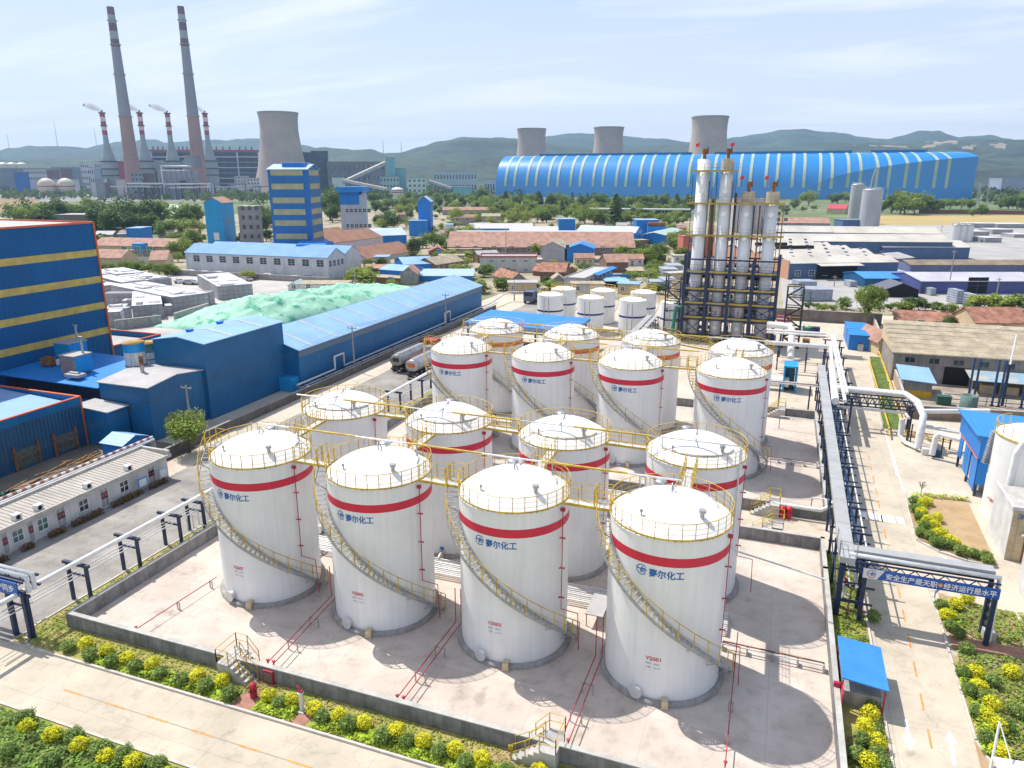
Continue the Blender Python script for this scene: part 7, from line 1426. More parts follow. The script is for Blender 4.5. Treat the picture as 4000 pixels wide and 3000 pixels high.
bl('red_roof_house', 'house with bright red roof behind the grey silos', 'Z4', 795,765, 930,768, 0, 14, 3, cream_wall, mat('bright red roof',(.55,.05,.09)), z=4, group=RS)
for i, (x, y, x2, yt, d_) in enumerate(((1830,905,2000,872,12),(2020,905,2260,876,14),(1830,960,1960,930,12),(1985,950,2130,915,12),(2140,975,2260,950,10),(1930,1010,2050,975,10))):
    A, B = q('Z4',x,y), q('Z4',x2,y); L_ = (Vector(B)-Vector(A)).length; h_ = hgt(A,'Z4',yt); t = thing('block_stack', 'pale block stack in the far right yard by the steel silos, '+['rear left','rear right','middle left','middle','right edge','front'][i], 'block stack', (*A,0), 'block stacks of the far right yard'); MB().box(A[0],A[1],0,A[0]+L_,A[1]+d_,h_).build('block_pile', blockm, t); t.rotation_euler = (0,0,YAW)
for i, (f, x, yb, yt) in enumerate((('Z4',1665,1375,1062),('Z4',1610,992,885),('Z4',2015,1390,1260),('Z4',845,1325,1245),('M',1745,640,410),('M',300,760,545),('M',210,420,-30),('Z6',1080,720,410),('Z6',968,590,330),('Y7',2005,470,470-60))):
    if i == 9: continue
    p = q(f,x,yb); h_ = hgt(p,f,yt); t = thing('pole', 'slim grey pole '+['before the violet shed','by the rearmost white sheds','right of the violet shed door','before the loading opening','beside the pallet stacks left of the columns','at the corner of the tipper truck road','before the white tiled block','by the brick shed and steam pipe end','at the gable end of the workshop'][i], 'pole', (*p,0), 'slim poles of the middle distance'); MB().tube([(*p,0),(*p,h_)], [.16,.09], 6).build('shaft', concrete, t); MB().box(p[0]-.6,p[1]-.05,h_-.6,p[0]+.6,p[1]+.05,h_-.45).build('crossarm', galv, t)
# ------------------------------------------------------------------ trees of the middle distance
def trees(kind, f, pts, label, group):
    for x, yb, yt in pts: tree(f, x, yb, yt, kind, label, group, 1.35)
tree('Y1', 1640, 590, 205, 'near', 'leafy green tree beside the office row and stepped sheds', None, 1.25)
tree('Y7', 680, 400, 25, 'near', 'tall round tree rising beside the blue site cabins', None, 1.05)
tree('Z6', 165, 650, 555, 'nearlite', 'bushy yellow green tree above the parked cars by the block yard', None, 2.0)
tree('Y7', 1420, 500, 300, 'neardark', 'dark tree before the orange tiled house', None, 1.1); tree('Y7', 1640, 480, 310, 'neardark', 'slim dark tree at the end of the orange tiled house', None, .7)
LBL = {'a': 'tall dark tree of the row beyond the tall hall on the left', 'b': 'tree of the belt in front of the blue arched hall', 'c': 'willow like pale tree before the belt', 'd': 'leafy tree among the houses of the middle distance', 'e': 'tree at the foot of the arched hall on the right', 'f': 'low tree along the wall of the right hand yard', 'g': 'small tree in the row before the white wall'}
GR = {'a': 'row of trees beyond the tall hall', 'b': 'tree belt before the arched hall', 'c': 'willow like trees before the belt', 'd': 'trees among the houses', 'e': 'trees at the arched hall foot', 'f': 'low trees along the right yard wall', 'g': 'row of small trees'}
for i in range(19): x = 130+i*70; yt = 1030+trn.uniform(-10,60); trees('dark' if i % 3 else 'mid', 'Z1', [(x, 1290+trn.uniform(-30,40), yt)], LBL['a'], GR['a'])
for i in range(9): trees('dark', 'Z1', [(880+i*55, 1350+trn.uniform(-20,20), 1130+trn.uniform(-20,50))], LBL['a'], GR['a'])
trees('mid', 'Z1', [(1420,1390,1230),(1520,1380,1210),(1600,1360,1200),(1690,1370,1210),(1540,1530,1330),(1650,1500,1300),(1590,1560,1370),(1750,1440,1340),(1560,1290,1090),(1640,1300,1060),(1690,1280,1080),(1260,1480,1410),(1500,1480,1420),(1540,1600,1500)], LBL['d'], GR['d'])
trees('mid', 'Z5', [(2080,330,235),(2150,330,240),(1850,320,260)], LBL['d'], GR['d'])
trees('mid', 'Z5', [(890,590,505),(960,595,500),(1060,600,490),(1130,600,475),(1210,605,480),(1290,608,480),(1380,615,495),(1450,615,490),(1520,610,520)], LBL['g'], GR['g'])
trees('dark', 'Z2', [(640,1240,960),(700,1200,980),(760,1150,950),(660,1260,1080),(840,1130,960),(40,1300,1040),(90,1330,1080),(20,1380,1120),(90,1420,1300),(700,1200,930)], LBL['d'], GR['d'])
trees('dark', 'Z2', [(1360,1540,1375)], 'round dark tree standing alone before the brown hall', None)
trees('mid', 'Z2', [(1470,1480,1330),(1540,1490,1320),(1600,1480,1360),(1700,1440,1300),(1780,1430,1290),(1660,1520,1420)], LBL['d'], GR['d'])
trees('lite', 'Z2', [(1840,1450,1270),(1730,1230,1110),(1860,1230,1150),(2130,1230,1150),(2200,1250,1180),(1090,1310,1210),(1300,1300,1210),(1330,1170,1080),(1250,1180,1090)], LBL['c'], GR['c'])
trees('dark', 'Z2', [(1120,1300,1130),(1190,1310,1140),(1060,1290,1180),(1330,1230,1140)], LBL['d'], GR['d'])
trees('poplar', 'Z2', [(1010,1100,980),(1050,1080,1000),(1250,1090,1000),(1310,1080,985),(1380,1080,995),(1460,1080,975),(1560,1085,985),(1640,1090,990),(1700,1090,985),(1780,1100,1000),(1840,1090,990),(1900,1090,995),(1960,1090,925),(2020,1090,985),(2080,1100,1000),(2140,1100,990),(2190,1100,985)], LBL['b'], GR['b'])
for i in range(46):
    x = 10+i*39+trn.uniform(-14,14); hh = trn.uniform(85,135); kind = trn.choice(['mid','dark','conic','poplar','mid','dark']); yb = 1010+trn.uniform(-8,28); yt = yb-hh*(1.25 if kind == 'poplar' else 1.)
    if i in (8,9): yt = 880; kind = 'poplar'
    trees(kind, 'Z3', [(x, yb, max(870, yt))], LBL['b'], GR['b'])
for i in range(58):
    x = 10+i*31+trn.uniform(-14,14); yb = 1075+trn.uniform(-25,45); trees(trn.choice(['mid','dark','mid','lite']), 'Z3', [(x, yb, yb-trn.uniform(75,120))], LBL['b'], GR['b'])
for i in range(40):
    x = 1020+i*31+trn.uniform(-14,14); yb = 1130+trn.uniform(-25,60); trees(trn.choice(['mid','dark','mid','lite']), 'Z2', [(x, yb, yb-trn.uniform(70,120))], LBL['b'], GR['b'])
for i in range(46):
    x = 840+i*14.2+trn.uniform(-12,12); yb = trn.uniform(458,512); trees(trn.choice(['lite','poplar','lite']), 'D', [(x, yb, yb-trn.uniform(15,24))], LBL['c'], GR['c'])
trees('lite', 'Z3', [(130,1150,1050),(240,1155,1040),(330,1155,1030),(450,1090,990),(540,1100,985),(1150,1380,1320),(1700,1000,960)], LBL['c'], GR['c'])
trees('mid', 'Z3', [(340,1010,880),(360,1080,930),(440,1150,1020),(520,1150,1000),(800,1150,1020),(850,1160,1010),(930,1170,990),(990,1170,1030),(1050,1170,1060),(1200,1170,1060),(1250,1170,1070),(1350,1130,1050),(1410,1130,1050),(1530,1160,1060),(1570,1180,1070),(1640,1170,1080),(1700,1160,1090),(1730,1130,1050),(310,1220,1165),(1110,1270,1205),(1060,1280,1240)], LBL['b'], GR['b'])
trees('conic', 'Z3', [(1110,1180,900),(1115,1160,960),(740,960,885),(870,960,890),(690,1060,960),(650,1080,960),(930,960,895),(1000,1000,905)], LBL['b'], GR['b'])
trees('mid', 'M', [(540,290,120),(610,250,105),(1450,330,130),(1560,340,200),(1620,350,180),(1700,350,160),(1760,370,170),(1830,360,140),(1870,300,110),(2060,200,40),(2020,230,60),(2090,330,160),(1620,200,100),(1580,160,60),(1660,140,60),(1740,150,90)], LBL['d'], GR['d'])
trees('lite', 'M', [(1840,470,340),(1900,480,390),(1800,500,380),(1960,400,320)], LBL['d'], GR['d'])
trees('dark', 'M', [(1590,640,510),(645,590,470)], 'round bush by the road behind the banded tanks', 'round bushes behind the banded tanks')
trees('mid', 'Z3', [(1640,1350,1200),(1700,1330,1190),(1620,1380,1260),(1430,1600,1490),(1500,1590,1500),(1330,1500,1400),(1280,1480,1370)], LBL['d'], GR['d'])
trees('mid', 'Z4', [(660,745,620),(560,770,690),(470,790,720),(500,800,740),(620,790,740),(700,780,730),(830,730,650),(870,730,640),(925,720,635),(960,720,660),(1190,790,705),(1260,800,650),(1320,800,620),(1350,810,640),(1420,810,690),(1460,800,620),(1500,790,650),(1540,800,690),(1580,800,680),(1640,760,680),(1680,770,680),(1760,770,680),(1820,770,690),(1910,810,725),(2040,770,680),(2100,770,660),(2160,770,650),(2200,780,660),(1850,610,560),(1840,820,760)], LBL['e'], GR['e'])
trees('bush', 'Z4', [(660,1490,1430),(720,1500,1440),(780,1500,1440),(840,1500,1450),(900,1490,1390),(1250,1500,1440),(1340,1510,1420),(1400,1500,1390),(1450,1500,1400),(1500,1500,1430),(1580,1490,1430),(1640,1510,1450),(1700,1510,1430),(1780,1510,1430),(1850,1500,1400),(1890,1500,1370),(1950,1500,1360),(2010,1510,1410),(2070,1510,1380),(2130,1500,1370),(2180,1510,1390),(2230,1510,1400)], LBL['f'], GR['f'])
trees('bush', 'Z4', [(760,1510,1450),(1370,1510,1420),(1560,1510,1450),(1310,1510,1450)], LBL['f'], GR['f'])
# ================================================================== blue arched coal hall
def cf(x, y): return CAM[0]+x*cos(YAW)-y*sin(YAW), CAM[1]+x*sin(YAW)+y*cos(YAW)   # metres right of / ahead of the lookout
def icf(p): dx, dy = p[0]-CAM[0], p[1]-CAM[1]; return Vector((dx*cos(YAW)+dy*sin(YAW), -dx*sin(YAW)+dy*cos(YAW)))
HA, SA = 60., 52.
L0 = icf(q('D',1070,424.5)); E0 = icf(q('D',2096,433)); ax = (E0-L0).normalized(); E0 = E0-Vector((-ax.y, ax.x))*27.
ax = (E0-L0); AL = ax.length; ax.normalize(); an_ = Vector((-ax.y, ax.x))
def vault(s, th):                                  # s metres along, th 0..pi across from the near side
    ac = SA-SA*cos(th); p = L0+ax*(s-.75*max(0., ac-cut(s))*(s/AL)**8)+an_*ac; x, y = cf(p.x, p.y); return x, y, HA*max(0., sin(th))**.86
SW0, DW = next(s_ for s_ in range(0, 900) if 1106+1573*(L0+ax*s_).x/((L0+ax*s_).y*cos(PITCH)+28.65*sin(PITCH)) > 1732), 27.                                  # where the slanting side wall starts, how far it cuts in at the end
def cut(s): return 0 if s <= SW0 else DW*((s-SW0)/(AL-SW0))**1.0
def th_cut(s): return math.acos(max(-1, min(1, 1-cut(s)/SA)))
hall_m = mat('arched hall blue sheet', (.002,.235,.64), .30, .06, .01, spec=.8); 
t = thing('arched_hall', 'huge blue arched hall with pale stripes and a flat slanting side wall', 'hall', (*cf(L0.x,L0.y),0))
n, m_ = 96, 30; mb = MB(); vs = []
for i in range(n+1):
    s_ = AL*i/n; t0 = th_cut(s_)
    for j in range(m_+1): vs.append(vault(s_, t0+(pi-t0)*j/m_))
mb.add(vs, [(i*(m_+1)+j, (i+1)*(m_+1)+j, (i+1)*(m_+1)+j+1, i*(m_+1)+j+1) for i in range(n) for j in range(m_)], True)
mb.face([vault(0, pi*j/m_) for j in range(m_+1)]); mb.face([vault(AL, th_cut(AL)+(pi-th_cut(AL))*j/m_) for j in range(m_+1)]+[(*vault(AL, th_cut(AL))[:2],0)])
mb.build('roof_shell', hall_m, t)
mb = MB(); vs = []
k = 30
for i in range(k+1):
    s_ = SW0+(AL-SW0)*i/k; x, y, z = vault(s_, th_cut(s_)); vs += [(x,y,0),(x,y,z)]
mb.add(vs, [(2*i,2*i+2,2*i+3,2*i+1) for i in range(k)]); mb.build('side_wall', hall_m, t)
strip_m = mat('hall roof light', (.40,.51,.42), .5, .1, .05)
u0 = 10.; per = (AL-28)/18
for i in range(18):
    for d_ in (0, per*.42):
        s_ = u0+i*per+d_+4; w_ = 3.9; mb = MB(); t0 = max(th_cut(s_), .20); vs = []
        for j in range(19): th = t0+(pi*.5-t0)*j/18; 
        vs = [];
        for j in range(19):
            th = t0+(pi*.52-t0)*j/18
            for ss in (s_, s_+w_):
                x, y, z = vault(ss, th); ac = SA-SA*cos(th)*1.004-.25*cos(th)-.12; p = L0+ax*(ss-.75*max(0., ac-cut(ss))*(ss/AL)**8)+an_*ac; X, Y = cf(p.x,p.y); vs.append((X,Y,z+.25))
        mb.add(vs, [(2*j,2*j+1,2*j+3,2*j+2) for j in range(18)], True)
        if th_cut(s_) > .12:
            va = []
            for ss in (s_, s_+w_):
                x, y, z = vault(ss, th_cut(ss)); p = L0+ax*ss+an_*(cut(ss)-.25); X, Y = cf(p.x,p.y); va += [(X,Y,min(15,z*.5)),(X,Y,z-.2)]
            mb.add([va[0],va[2],va[3],va[1]],[(0,1,2,3)])
        mb.build('roof_light', strip_m, t)
for a, b in ((.085*AL,.445*AL),(.495*AL,.775*AL),(.81*AL,.915*AL)): 
    mb = MB()
    p0, p1 = L0+ax*a+an_*(SA-3), L0+ax*b+an_*(SA-3); q0, q1 = L0+ax*a+an_*(SA+3), L0+ax*b+an_*(SA+3); mb.prism([cf(*p0),cf(*p1),cf(*q1),cf(*q0)], HA-.6, HA+3.0); mb.build('ridge_vent', blue_wall, t)
# ================================================================== power station
far_conc = mat('weathered tower concrete', (.34,.30,.28), .9, .10, .02, streak=.0, bump=0)
HYP = [(63,0),(58,12),(52.5,30),(46.5,52),(41.5,78),(38.2,105),(36.6,122),(36.8,138),(38.4,153),(38.9,155),(37.9,155),(37,140)]
ctm = mat('cooling tower concrete', (.47,.385,.33), .9, .12, .03, col2=(.36,.30,.275))
def cooling(p, label, sc=1.):
    t = thing('cooling_tower', label, 'cooling tower', (*p,0), 'cooling towers'); MB().lathe([(r*sc,z*sc) for r, z in HYP], (*p,0), 72).build('shell', ctm, t)
    MB().lathe([(39.3*sc,152.5*sc),(39.3*sc,155.2*sc)], (*p,0), 60).build('rim', far_conc, t); return t
for u, d_, lb in ((600,1395,'tall pale cooling tower standing behind the banded tower block'),(1148.5,1868,'left one of three cooling towers rising behind the arched hall'),(1315.5,1840,'middle one of three cooling towers rising behind the arched hall'),(1534.5,1553,'right one of three cooling towers rising behind the arched hall')):
    x, y, z = far('D',u,{600:243}.get(u,{1148.5:278,1315.5:275,1534.5:252}.get(u,0)),d_); cooling((x,y), lb, z/155.)
redw = mat('chimney red',(.42,.05,.04),.7,.1,.05); whtw = mat('chimney white',(.62,.62,.62),.7,.08,.05); chm = mat('chimney concrete',(.38,.24,.21),.9,.12,.02); gry = mat('chimney upper grey',(.28,.27,.32),.9,.1,.02)
for u, v, lb in ((238,15,'tall tapering chimney with red and white top, left of the two'),(390,14,'tall tapering chimney with red and white top, right of the two')):
    x, y, z = far('D',u,v,1195); t = thing('tall_chimney', lb, 'chimney', (x,y,0), 'tall power station chimneys')
    rr = lambda f_: 11.2-6.8*f_**.85
    cuts = [(0,.44,chm,'lower_shaft'),(.44,.80,gry,'upper_shaft')]+[(.80+.2*i/5,.80+.2*(i+1)/5,mat('sooty band',(.17,.085,.10),.8,.1,.05) if i % 2 == 0 else mat('faded pale band',(.34,.36,.40),.8,.1,.05),'painted_band') for i in range(5)]
    for a, b, m_, nm in cuts: MB().lathe([(rr(a+(b-a)*k2/4),z*(a+(b-a)*k2/4)) for k2 in range(5)], (x,y,0), 32).build(nm, m_, t)
    for a in (.22,.44,.66,.81,.93): MB().lathe([(rr(a)+.05,z*a),(rr(a)+1.3,z*a),(rr(a)+1.3,z*a+1.2),(rr(a)+.05,z*a+1.2)], (x,y,0), 32, sharp=True).build('gallery', far_conc, t)
    MB().lathe([(rr(1),z),(rr(1)-1,z),(rr(1)-1,z-6)], (x,y,0), 24).build('mouth', dark_open, t)
scrub = mat('scrubber grey green',(.30,.35,.36),.6,.15,.04,streak=.0)
smoke_m = bpy.data.materials.new('white steam'); smoke_m.use_nodes = True; sn = smoke_m.node_tree; sn.nodes.clear()
so = sn.nodes.new('ShaderNodeOutputMaterial'); sv = sn.nodes.new('ShaderNodeVolumePrincipled'); sv.inputs['Density'].default_value = .12; sv.inputs['Color'].default_value = (1,1,1,1); sn.links.new(sv.outputs[0], so.inputs[1])
for i, (u, v) in enumerate(((220,243),(301,243),(361,244),(442,244))):
    x, y, z = far('D',u,v,1290); nm = ['leftmost','second','third','rightmost'][i]
    t = thing('scrubber_stack', f'grey flared scrubber stack with red and white top, {nm} of four', 'chimney', (x,y,0), 'scrubber stacks'); r0 = 3.6
    MB().lathe([(9.5,0),(9.5,z*.16),(11,z*.2),(11,z*.40),(8,z*.50),(4.0,z*.64),(r0,z*.7)], (x,y,0), 24).build('scrubber', scrub, t)
    MB().lathe([(r0,z*.7),(r0,z*.74)], (x,y,0), 20).build('neck', scrub, t)
    for k2 in range(5): a, b = .74+.052*k2, .74+.052*(k2+1); MB().lathe([(r0,z*a),(r0,z*b)], (x,y,0), 20).build('painted_band', redw if k2 % 2 == 0 else whtw, t)
    for a in (.42,.33,.25,.84,.99): rr_ = r0 if a > .7 else 11; MB().lathe([(rr_,z*a),(rr_+1.4,z*a),(rr_+1.4,z*a+1.3),(rr_,z*a+1.3)], (x,y,0), 20, sharp=True).build('gallery', steel_black, t)
    mb = MB(); pr = [(0,.0,2.4),(-3,3,3.2),(-8,6,4.2),(-14,9,5.2),(-20,11,4.2),(-25,12,2)]
    mb.tube([(x+a*cos(YAW),y+a*sin(YAW),z+1.5+b*.75) for a, b, r in pr], [r for a, b, r in pr], 12)
    tag(mb.build('steam_plume', smoke_m, None, (x,y,z)), f'small white steam plume drifting left from a scrubber stack, {nm} of four', 'steam', 'steam plumes')
def blk(name, label, u0, v0, u1, vt, dist, depth, wm, rm=None, cat='building', group=None, rows=0, cols=0, zr=None, base=None):   # far block from its left and right edges
    x0, y0, zt = far('D',u0,vt,dist); x1, y1, _ = far('D',u1,vt,dist); L_ = hypot(x1-x0,y1-y0); an = atan2(y1-y0,x1-x0)
    t = thing(name, label, cat, (x0,y0,0), group); zt = max(3, zt)
    mb = MB().box(x0,y0,0,x0+L_,y0+depth,zt); mb.build('wall', wm, t); r = MB().box(x0-.5,y0-.5,zt+.01,x0+L_+.5,y0+depth+.5,zt+.8); r.build('roof', rm or far_conc, t)
    for i in range(cols):
        for j in range(rows):
            w_ = L_/cols*.45; h_ = zt/rows*.42; a = x0+L_*(i+.5)/cols-w_/2; b = zt*(j+.5)/rows-h_/2; MB().box(a,y0-.25,b,a+w_,y0-.05,b+h_).build('window', glass, t)
    t.rotation_euler = (0,0,an); return t
far_white = mat('far white wall',(.52,.53,.55),.8,.08,.05); far_grey = mat('far grey wall',(.25,.27,.30),.85,.15,.04); far_brown = mat('far brown wall',(.17,.13,.12),.9,.15,.05); far_teal = mat('far teal wall',(.16,.40,.44),.7,.1,.05); far_dark = mat('far dark steel',(.05,.075,.11),.7,.3,.08); far_blue = mat('far blue wall',(.02,.13,.40),.6,.1,.05)
PS = 'power station buildings'
for i, (a, b) in enumerate(((327,362),(383,412),(462,510),(513,556))):
    t = blk('boiler_house', f'dark steel boiler house under a red roof girder, {["leftmost","second","third","rightmost"][i]} of four', a, 400, b, 329, 1480, 40, far_dark, far_grey, group=PS, rows=0)
    pz = [c for c in t.children if c.name.startswith('wall')][0]; L_ = max(v.co.x for v in pz.data.vertices); zt = max(v.co.z for v in pz.data.vertices); rz = t.rotation_euler.z; t.rotation_euler.z = 0; ox, oy = t.location.x, t.location.y
    for k2 in range(7): MB().box(ox-.6,oy-1.2,zt*(.1+.13*k2),ox+L_+.6,oy-.1,zt*(.1+.13*k2)+1.6).build('floor_deck', far_grey if k2 % 2 else far_white, t)
    MB().box(ox-4,oy-3,zt+.9,ox+L_+12,oy+4,zt+4.5).build('red_girder', mat('girder red',(.38,.04,.09)), t)
    for k2 in range(3): MB().box(ox+L_*(.1+.3*k2),oy+2,zt+4.5,ox+L_*(.1+.3*k2)+2,oy+4,zt+10).build('vent_pipe', far_dark, t)
    t.rotation_euler.z = rz
for args in (('turbine_hall','long grey turbine hall behind the silo block',327,0,470,348,1420,30,far_grey,far_white,'building',PS,1,12),('concrete_tower','dark stair block at the foot of the left chimney',281,0,306,373,1120,14,far_grey,None,'building',PS,6,3),('concrete_tower','round brown concrete block right of the left chimney',309,0,334,374,1125,16,far_brown,None,'building',PS,0,0),
    ('station_office','white station office with many windows beside the cooling tower',506,0,537,381,1290,16,far_white,None,'building',PS,6,5),('station_office','taller white station block next to the cooling tower',533,0,560,385,1270,16,far_white,None,'building',PS,5,4),('station_shed','low white shed with a row of dark windows before the station office',468,0,528,406,1240,14,far_white,None,'building',PS,1,9),
    ('red_shed','dull red block between the first scrubber stack and the left chimney',248,0,272,348,1420,20,mat('far dull red',(.28,.06,.10)),far_white,'building',PS,0,0),('blue_grey_block','pale blue grey block at the foot of the first scrubber stack',201,0,217,366,1330,20,mat('far pale blue',(.30,.38,.52)),None,'building',PS,0,0),('teal_block','teal block beside the first scrubber stack',216,0,230,366,1335,20,far_teal,None,'building',PS,0,0),
    ('fuel_house','dark steel fuel tower with bent ducts right of the big cooling tower',672,0,708,326,1450,40,far_dark,None,'building',PS,0,0),('trestle_hall','long brown grey trestle hall behind the inclined gallery',706,0,832,350,1420,30,mat('far trestle',(.20,.20,.24),.9,.2,.04),far_brown,'building',PS,3,12),('fuel_house','low steel block joined to the big cooling tower right side',650,0,676,329,1455,30,far_dark,far_white,'building',PS,0,0),
    ('teal_tower','teal transfer tower at the top of the inclined gallery',833,0,853,341,1250,16,far_teal,None,'building',PS,0,0),('teal_block','teal lower block right of the transfer tower',853,0,876,364,1255,20,far_teal,None,'building',PS,0,0),('teal_block','wide teal block with window rows under the transfer tower',820,0,862,382,1230,20,mat('far pale teal',(.34,.50,.54)),None,'building',PS,3,6),
    ('station_office','small white teal office at the foot of the inclined gallery',717,0,745,384,1150,12,mat('far white teal',(.52,.62,.62)),far_teal,'building',PS,0,0),('station_office','white teal office with dark windows left of the arched hall',880,0,920,385,1080,16,mat('far white teal',(.52,.62,.62)),far_teal,'building',PS,4,4),('teal_block','low teal shed at the end of the second gallery',978,0,1020,404,1060,20,far_teal,None,'building',PS,0,0),
    ('long_white_block','long pale blue white block in the trees left of the arched hall',936,0,1030,371,1500,16,mat('far pale block',(.40,.50,.56)),None,'building',PS,2,14),('long_white_block','white low building near the left end of the arched hall',1046,0,1075,388,1250,14,far_white,None,'building',PS,1,5)):
    blk(*args[:8], args[8], args[9], args[10], args[11], args[12], args[13])
rn = random.Random(55)
for i in range(22):
    u = rn.uniform(175,560); w_ = rn.uniform(7,22); blk('plant_block', 'low block at the foot of the power station among its pipes', u, 0, u+w_, rn.uniform(384,404), rn.uniform(1090,1330), rn.uniform(8,18), rn.choice([far_grey, far_white, far_brown, far_dark, far_grey]), None, 'building', 'low blocks at the power station foot', 0, 0)
for i in range(12):
    u = rn.uniform(190,540); x, y, z = far('D',u,rn.uniform(396,408),1085); L_ = rn.uniform(25,70); t = thing('pipe_bridge', 'pale pipe bridge at the foot of the power station', 'pipe bridge', (x,y,0), 'pipe bridges at the power station foot'); z = max(5, z); MB().bar((x,y,z),(x+L_*cos(YAW),y+L_*sin(YAW),z),1.6).build('pipe', rn.choice([pipe_silver, far_white, far_grey]), t)
    for k2 in range(4): MB().pole(x+L_*cos(YAW)*k2/3,y+L_*sin(YAW)*k2/3,0,z-.8,.5,6).build('post', far_dark, t)
FW = 'far works at the left'
for args in (('far_block','long white flats with rows of dark windows at the far left',50,0,102,366,1650,18,far_white,None,'building',FW,4,12),('far_block','brown square block behind the left spherical tank',100,0,126,367,1480,18,far_brown,None,'building',FW,0,0),('far_block','brown square block behind the right spherical tank',130,0,154,364,1480,18,far_brown,None,'building',FW,0,0),('far_shed','deep blue shed at the far left edge trees',29,0,61,372,1380,24,far_blue,None,'building',FW,0,0),('far_shed','long pale grey shed behind the spherical tanks',-20,0,110,363,1800,30,far_grey,far_white,'building',FW,0,0),('far_shed','low white shed behind the spherical tanks',60,0,170,388,1420,16,far_white,None,'building',FW,0,0),('far_block','white stepped flats with balconies at the far left',172,0,190,352,1600,16,far_white,None,'building',FW,5,4),('far_block','white flats right of the stepped flats',203,0,219,350,1610,16,far_white,None,'building',FW,4,4),('far_block','white lower flats between the two taller ones',188,0,204,362,1600,16,far_white,None,'building',FW,3,4),('far_shed','wide pale roofed shed under the hills at the left',110,0,200,361,1900,30,far_grey,far_white,'building',FW,0,0)):
    blk(*args)
# silo block, spheres, far tanks
for i in range(7):
    u = 352+i*11.3; x, y, z = far('D',u,369 if i < 6 else 372,1130); t = thing('ash_silo', f'grey ash silo of the block before the power station, number {i+1} from the left' if 0 else 'grey ash silo of the block between the tall chimneys', 'silo', (x,y,0), 'ash silo block'); MB().lathe([(4.6,0),(4.6,z)], (x,y,0), 20).build('shell', mat('ash silo concrete',(.33,.34,.37),.85,.12,.06), t); MB().lathe([(4.7,z),(4.7,z+.6),(.01,z+1.4)], (x,y,0), 20).build('cap', far_white, t)
x, y, z = far('D',348,362,1120); x2, y2, _ = far('D',415,346,1120); t = thing('duct_frame', 'white pipe frame standing over the ash silo block', 'pipes', (x,y,0)); MB().tube([(x,y,0),(x,y,z+2),(x2,y2,z+2)], 1.0, 8).build('pipe', pipe_white, t); MB().box(x2-12,y2-2,z,x2+6,y2+10,z+16).build('machine_house', far_grey, t)
for u, lb in ((101,'left'),(142.5,'right')):
    x, y, z0 = far('D',u,402.5,1330); r = 12.2; t = thing('spherical_tank', f'cream spherical tank with a red girdle, {lb} of the pair', 'storage tank', (x,y,0), 'spherical gas tanks'); zc = max(z0, r+2)
    MB().lathe([(max(.01,r*sin(pi*i/20)), zc-r*cos(pi*i/20)) for i in range(21)], (x,y,0), 32).build('shell', mat('cream tank paint',(.62,.55,.42),.5,.08,.05), t); MB().lathe([(r+.1,zc-.7),(r+.1,zc+.7)], (x,y,0), 32).build('girdle', redw, t)
    for i in range(10): a = 2*pi*i/10; MB().pole(x+r*.92*cos(a),y+r*.92*sin(a),0,zc-r*.3,.7,8).build('leg', far_white, t)
for u, lb in ((6,'leftmost'),(25,'middle'),(46,'rightmost')):
    x, y, z = far('D',u,356,2100); t = thing('oil_tank', f'cream floating roof oil tank under the hills, {lb} of three', 'storage tank', (x,y,0), 'far oil tanks'); MB().lathe([(12,0),(12,z),(9,z+3),(4,z+5),(.01,z+5.5)], (x,y,0), 32).build('shell', mat('cream tank paint',(.62,.55,.42)), t); MB().lathe([(12.2,z-.5),(12.2,z+.6)], (x,y,0), 32).build('rim', far_white, t)
x, y, z = far('D',858,402,1010); t = thing('banded_oil_tank', 'white domed tank with red bands before the teal offices', 'storage tank', (x,y,0)); MB().lathe([(8.4,0),(8.4,12.5)], (x,y,0), 32).build('shell', whtw, t); MB().lathe([(8.4,12.5),(6,14.5),(3,15.6),(.01,16)], (x,y,0), 32).build('dome', whtw, t)
for z in (8.5,11.5): MB().lathe([(8.5,z),(8.5,z+1.3)], (x,y,0), 32).build('red_band', redw, t)
def gallery(u0, v0, d0, u1, v1, d1, label, r=3.2, m=None):
    a, b = far('D',u0,v0,d0), far('D',u1,v1,d1); t = thing('inclined_gallery', label, 'conveyor', (*a[:2],0), 'conveyor galleries'); mb = MB(); mb.bar(a, b, r*2, r*1.6); mb.build('gallery_box', mat('gallery sheet',(.42,.38,.34),.7,.12,.05), t); a2, b2 = Vector(a)-Vector((0,0,r)), Vector(b)-Vector((0,0,r)); mb = MB(); mb.bar(a2, b2, r*1.7, r*.8); mb.build('underside', far_blue, t)
    for i in range(1, 6): p = Vector(a)+(Vector(b)-Vector(a))*(i/6); MB().bar((p.x,p.y,0),(p.x,p.y,p.z-r),1.4).build('trestle', far_grey, t)
gallery(750,390,1180, 832,352,1235, 'inclined conveyor gallery climbing to the teal transfer tower'); gallery(742,390,1140, 836,409,1040, 'conveyor gallery descending to the right from the small office', 2.4); gallery(926,391,1080, 976,407,1060, 'short conveyor gallery descending from the white teal office', 2.2)
bl('far_shed', 'grey blue works with rooftop sign at the far right edge', 'Z4', 2040,650, 2300,650, 545, 40, None, mat('far works wall',(.34,.38,.46),.7,.1,.05), far_white, group='far works at the right')
bl('far_shed', 'white tower works with frames at the far right', 'Z4', 1960,640, 2040,640, 590, 30, None, far_white, far_white, group='far works at the right')
bl('far_block', 'rose coloured office roof above the far right works', 'Z4', 2085,560, 2300,560, 512, 20, None, mat('far rose wall',(.5,.36,.32)), far_white, wins=(), group='far works at the right')
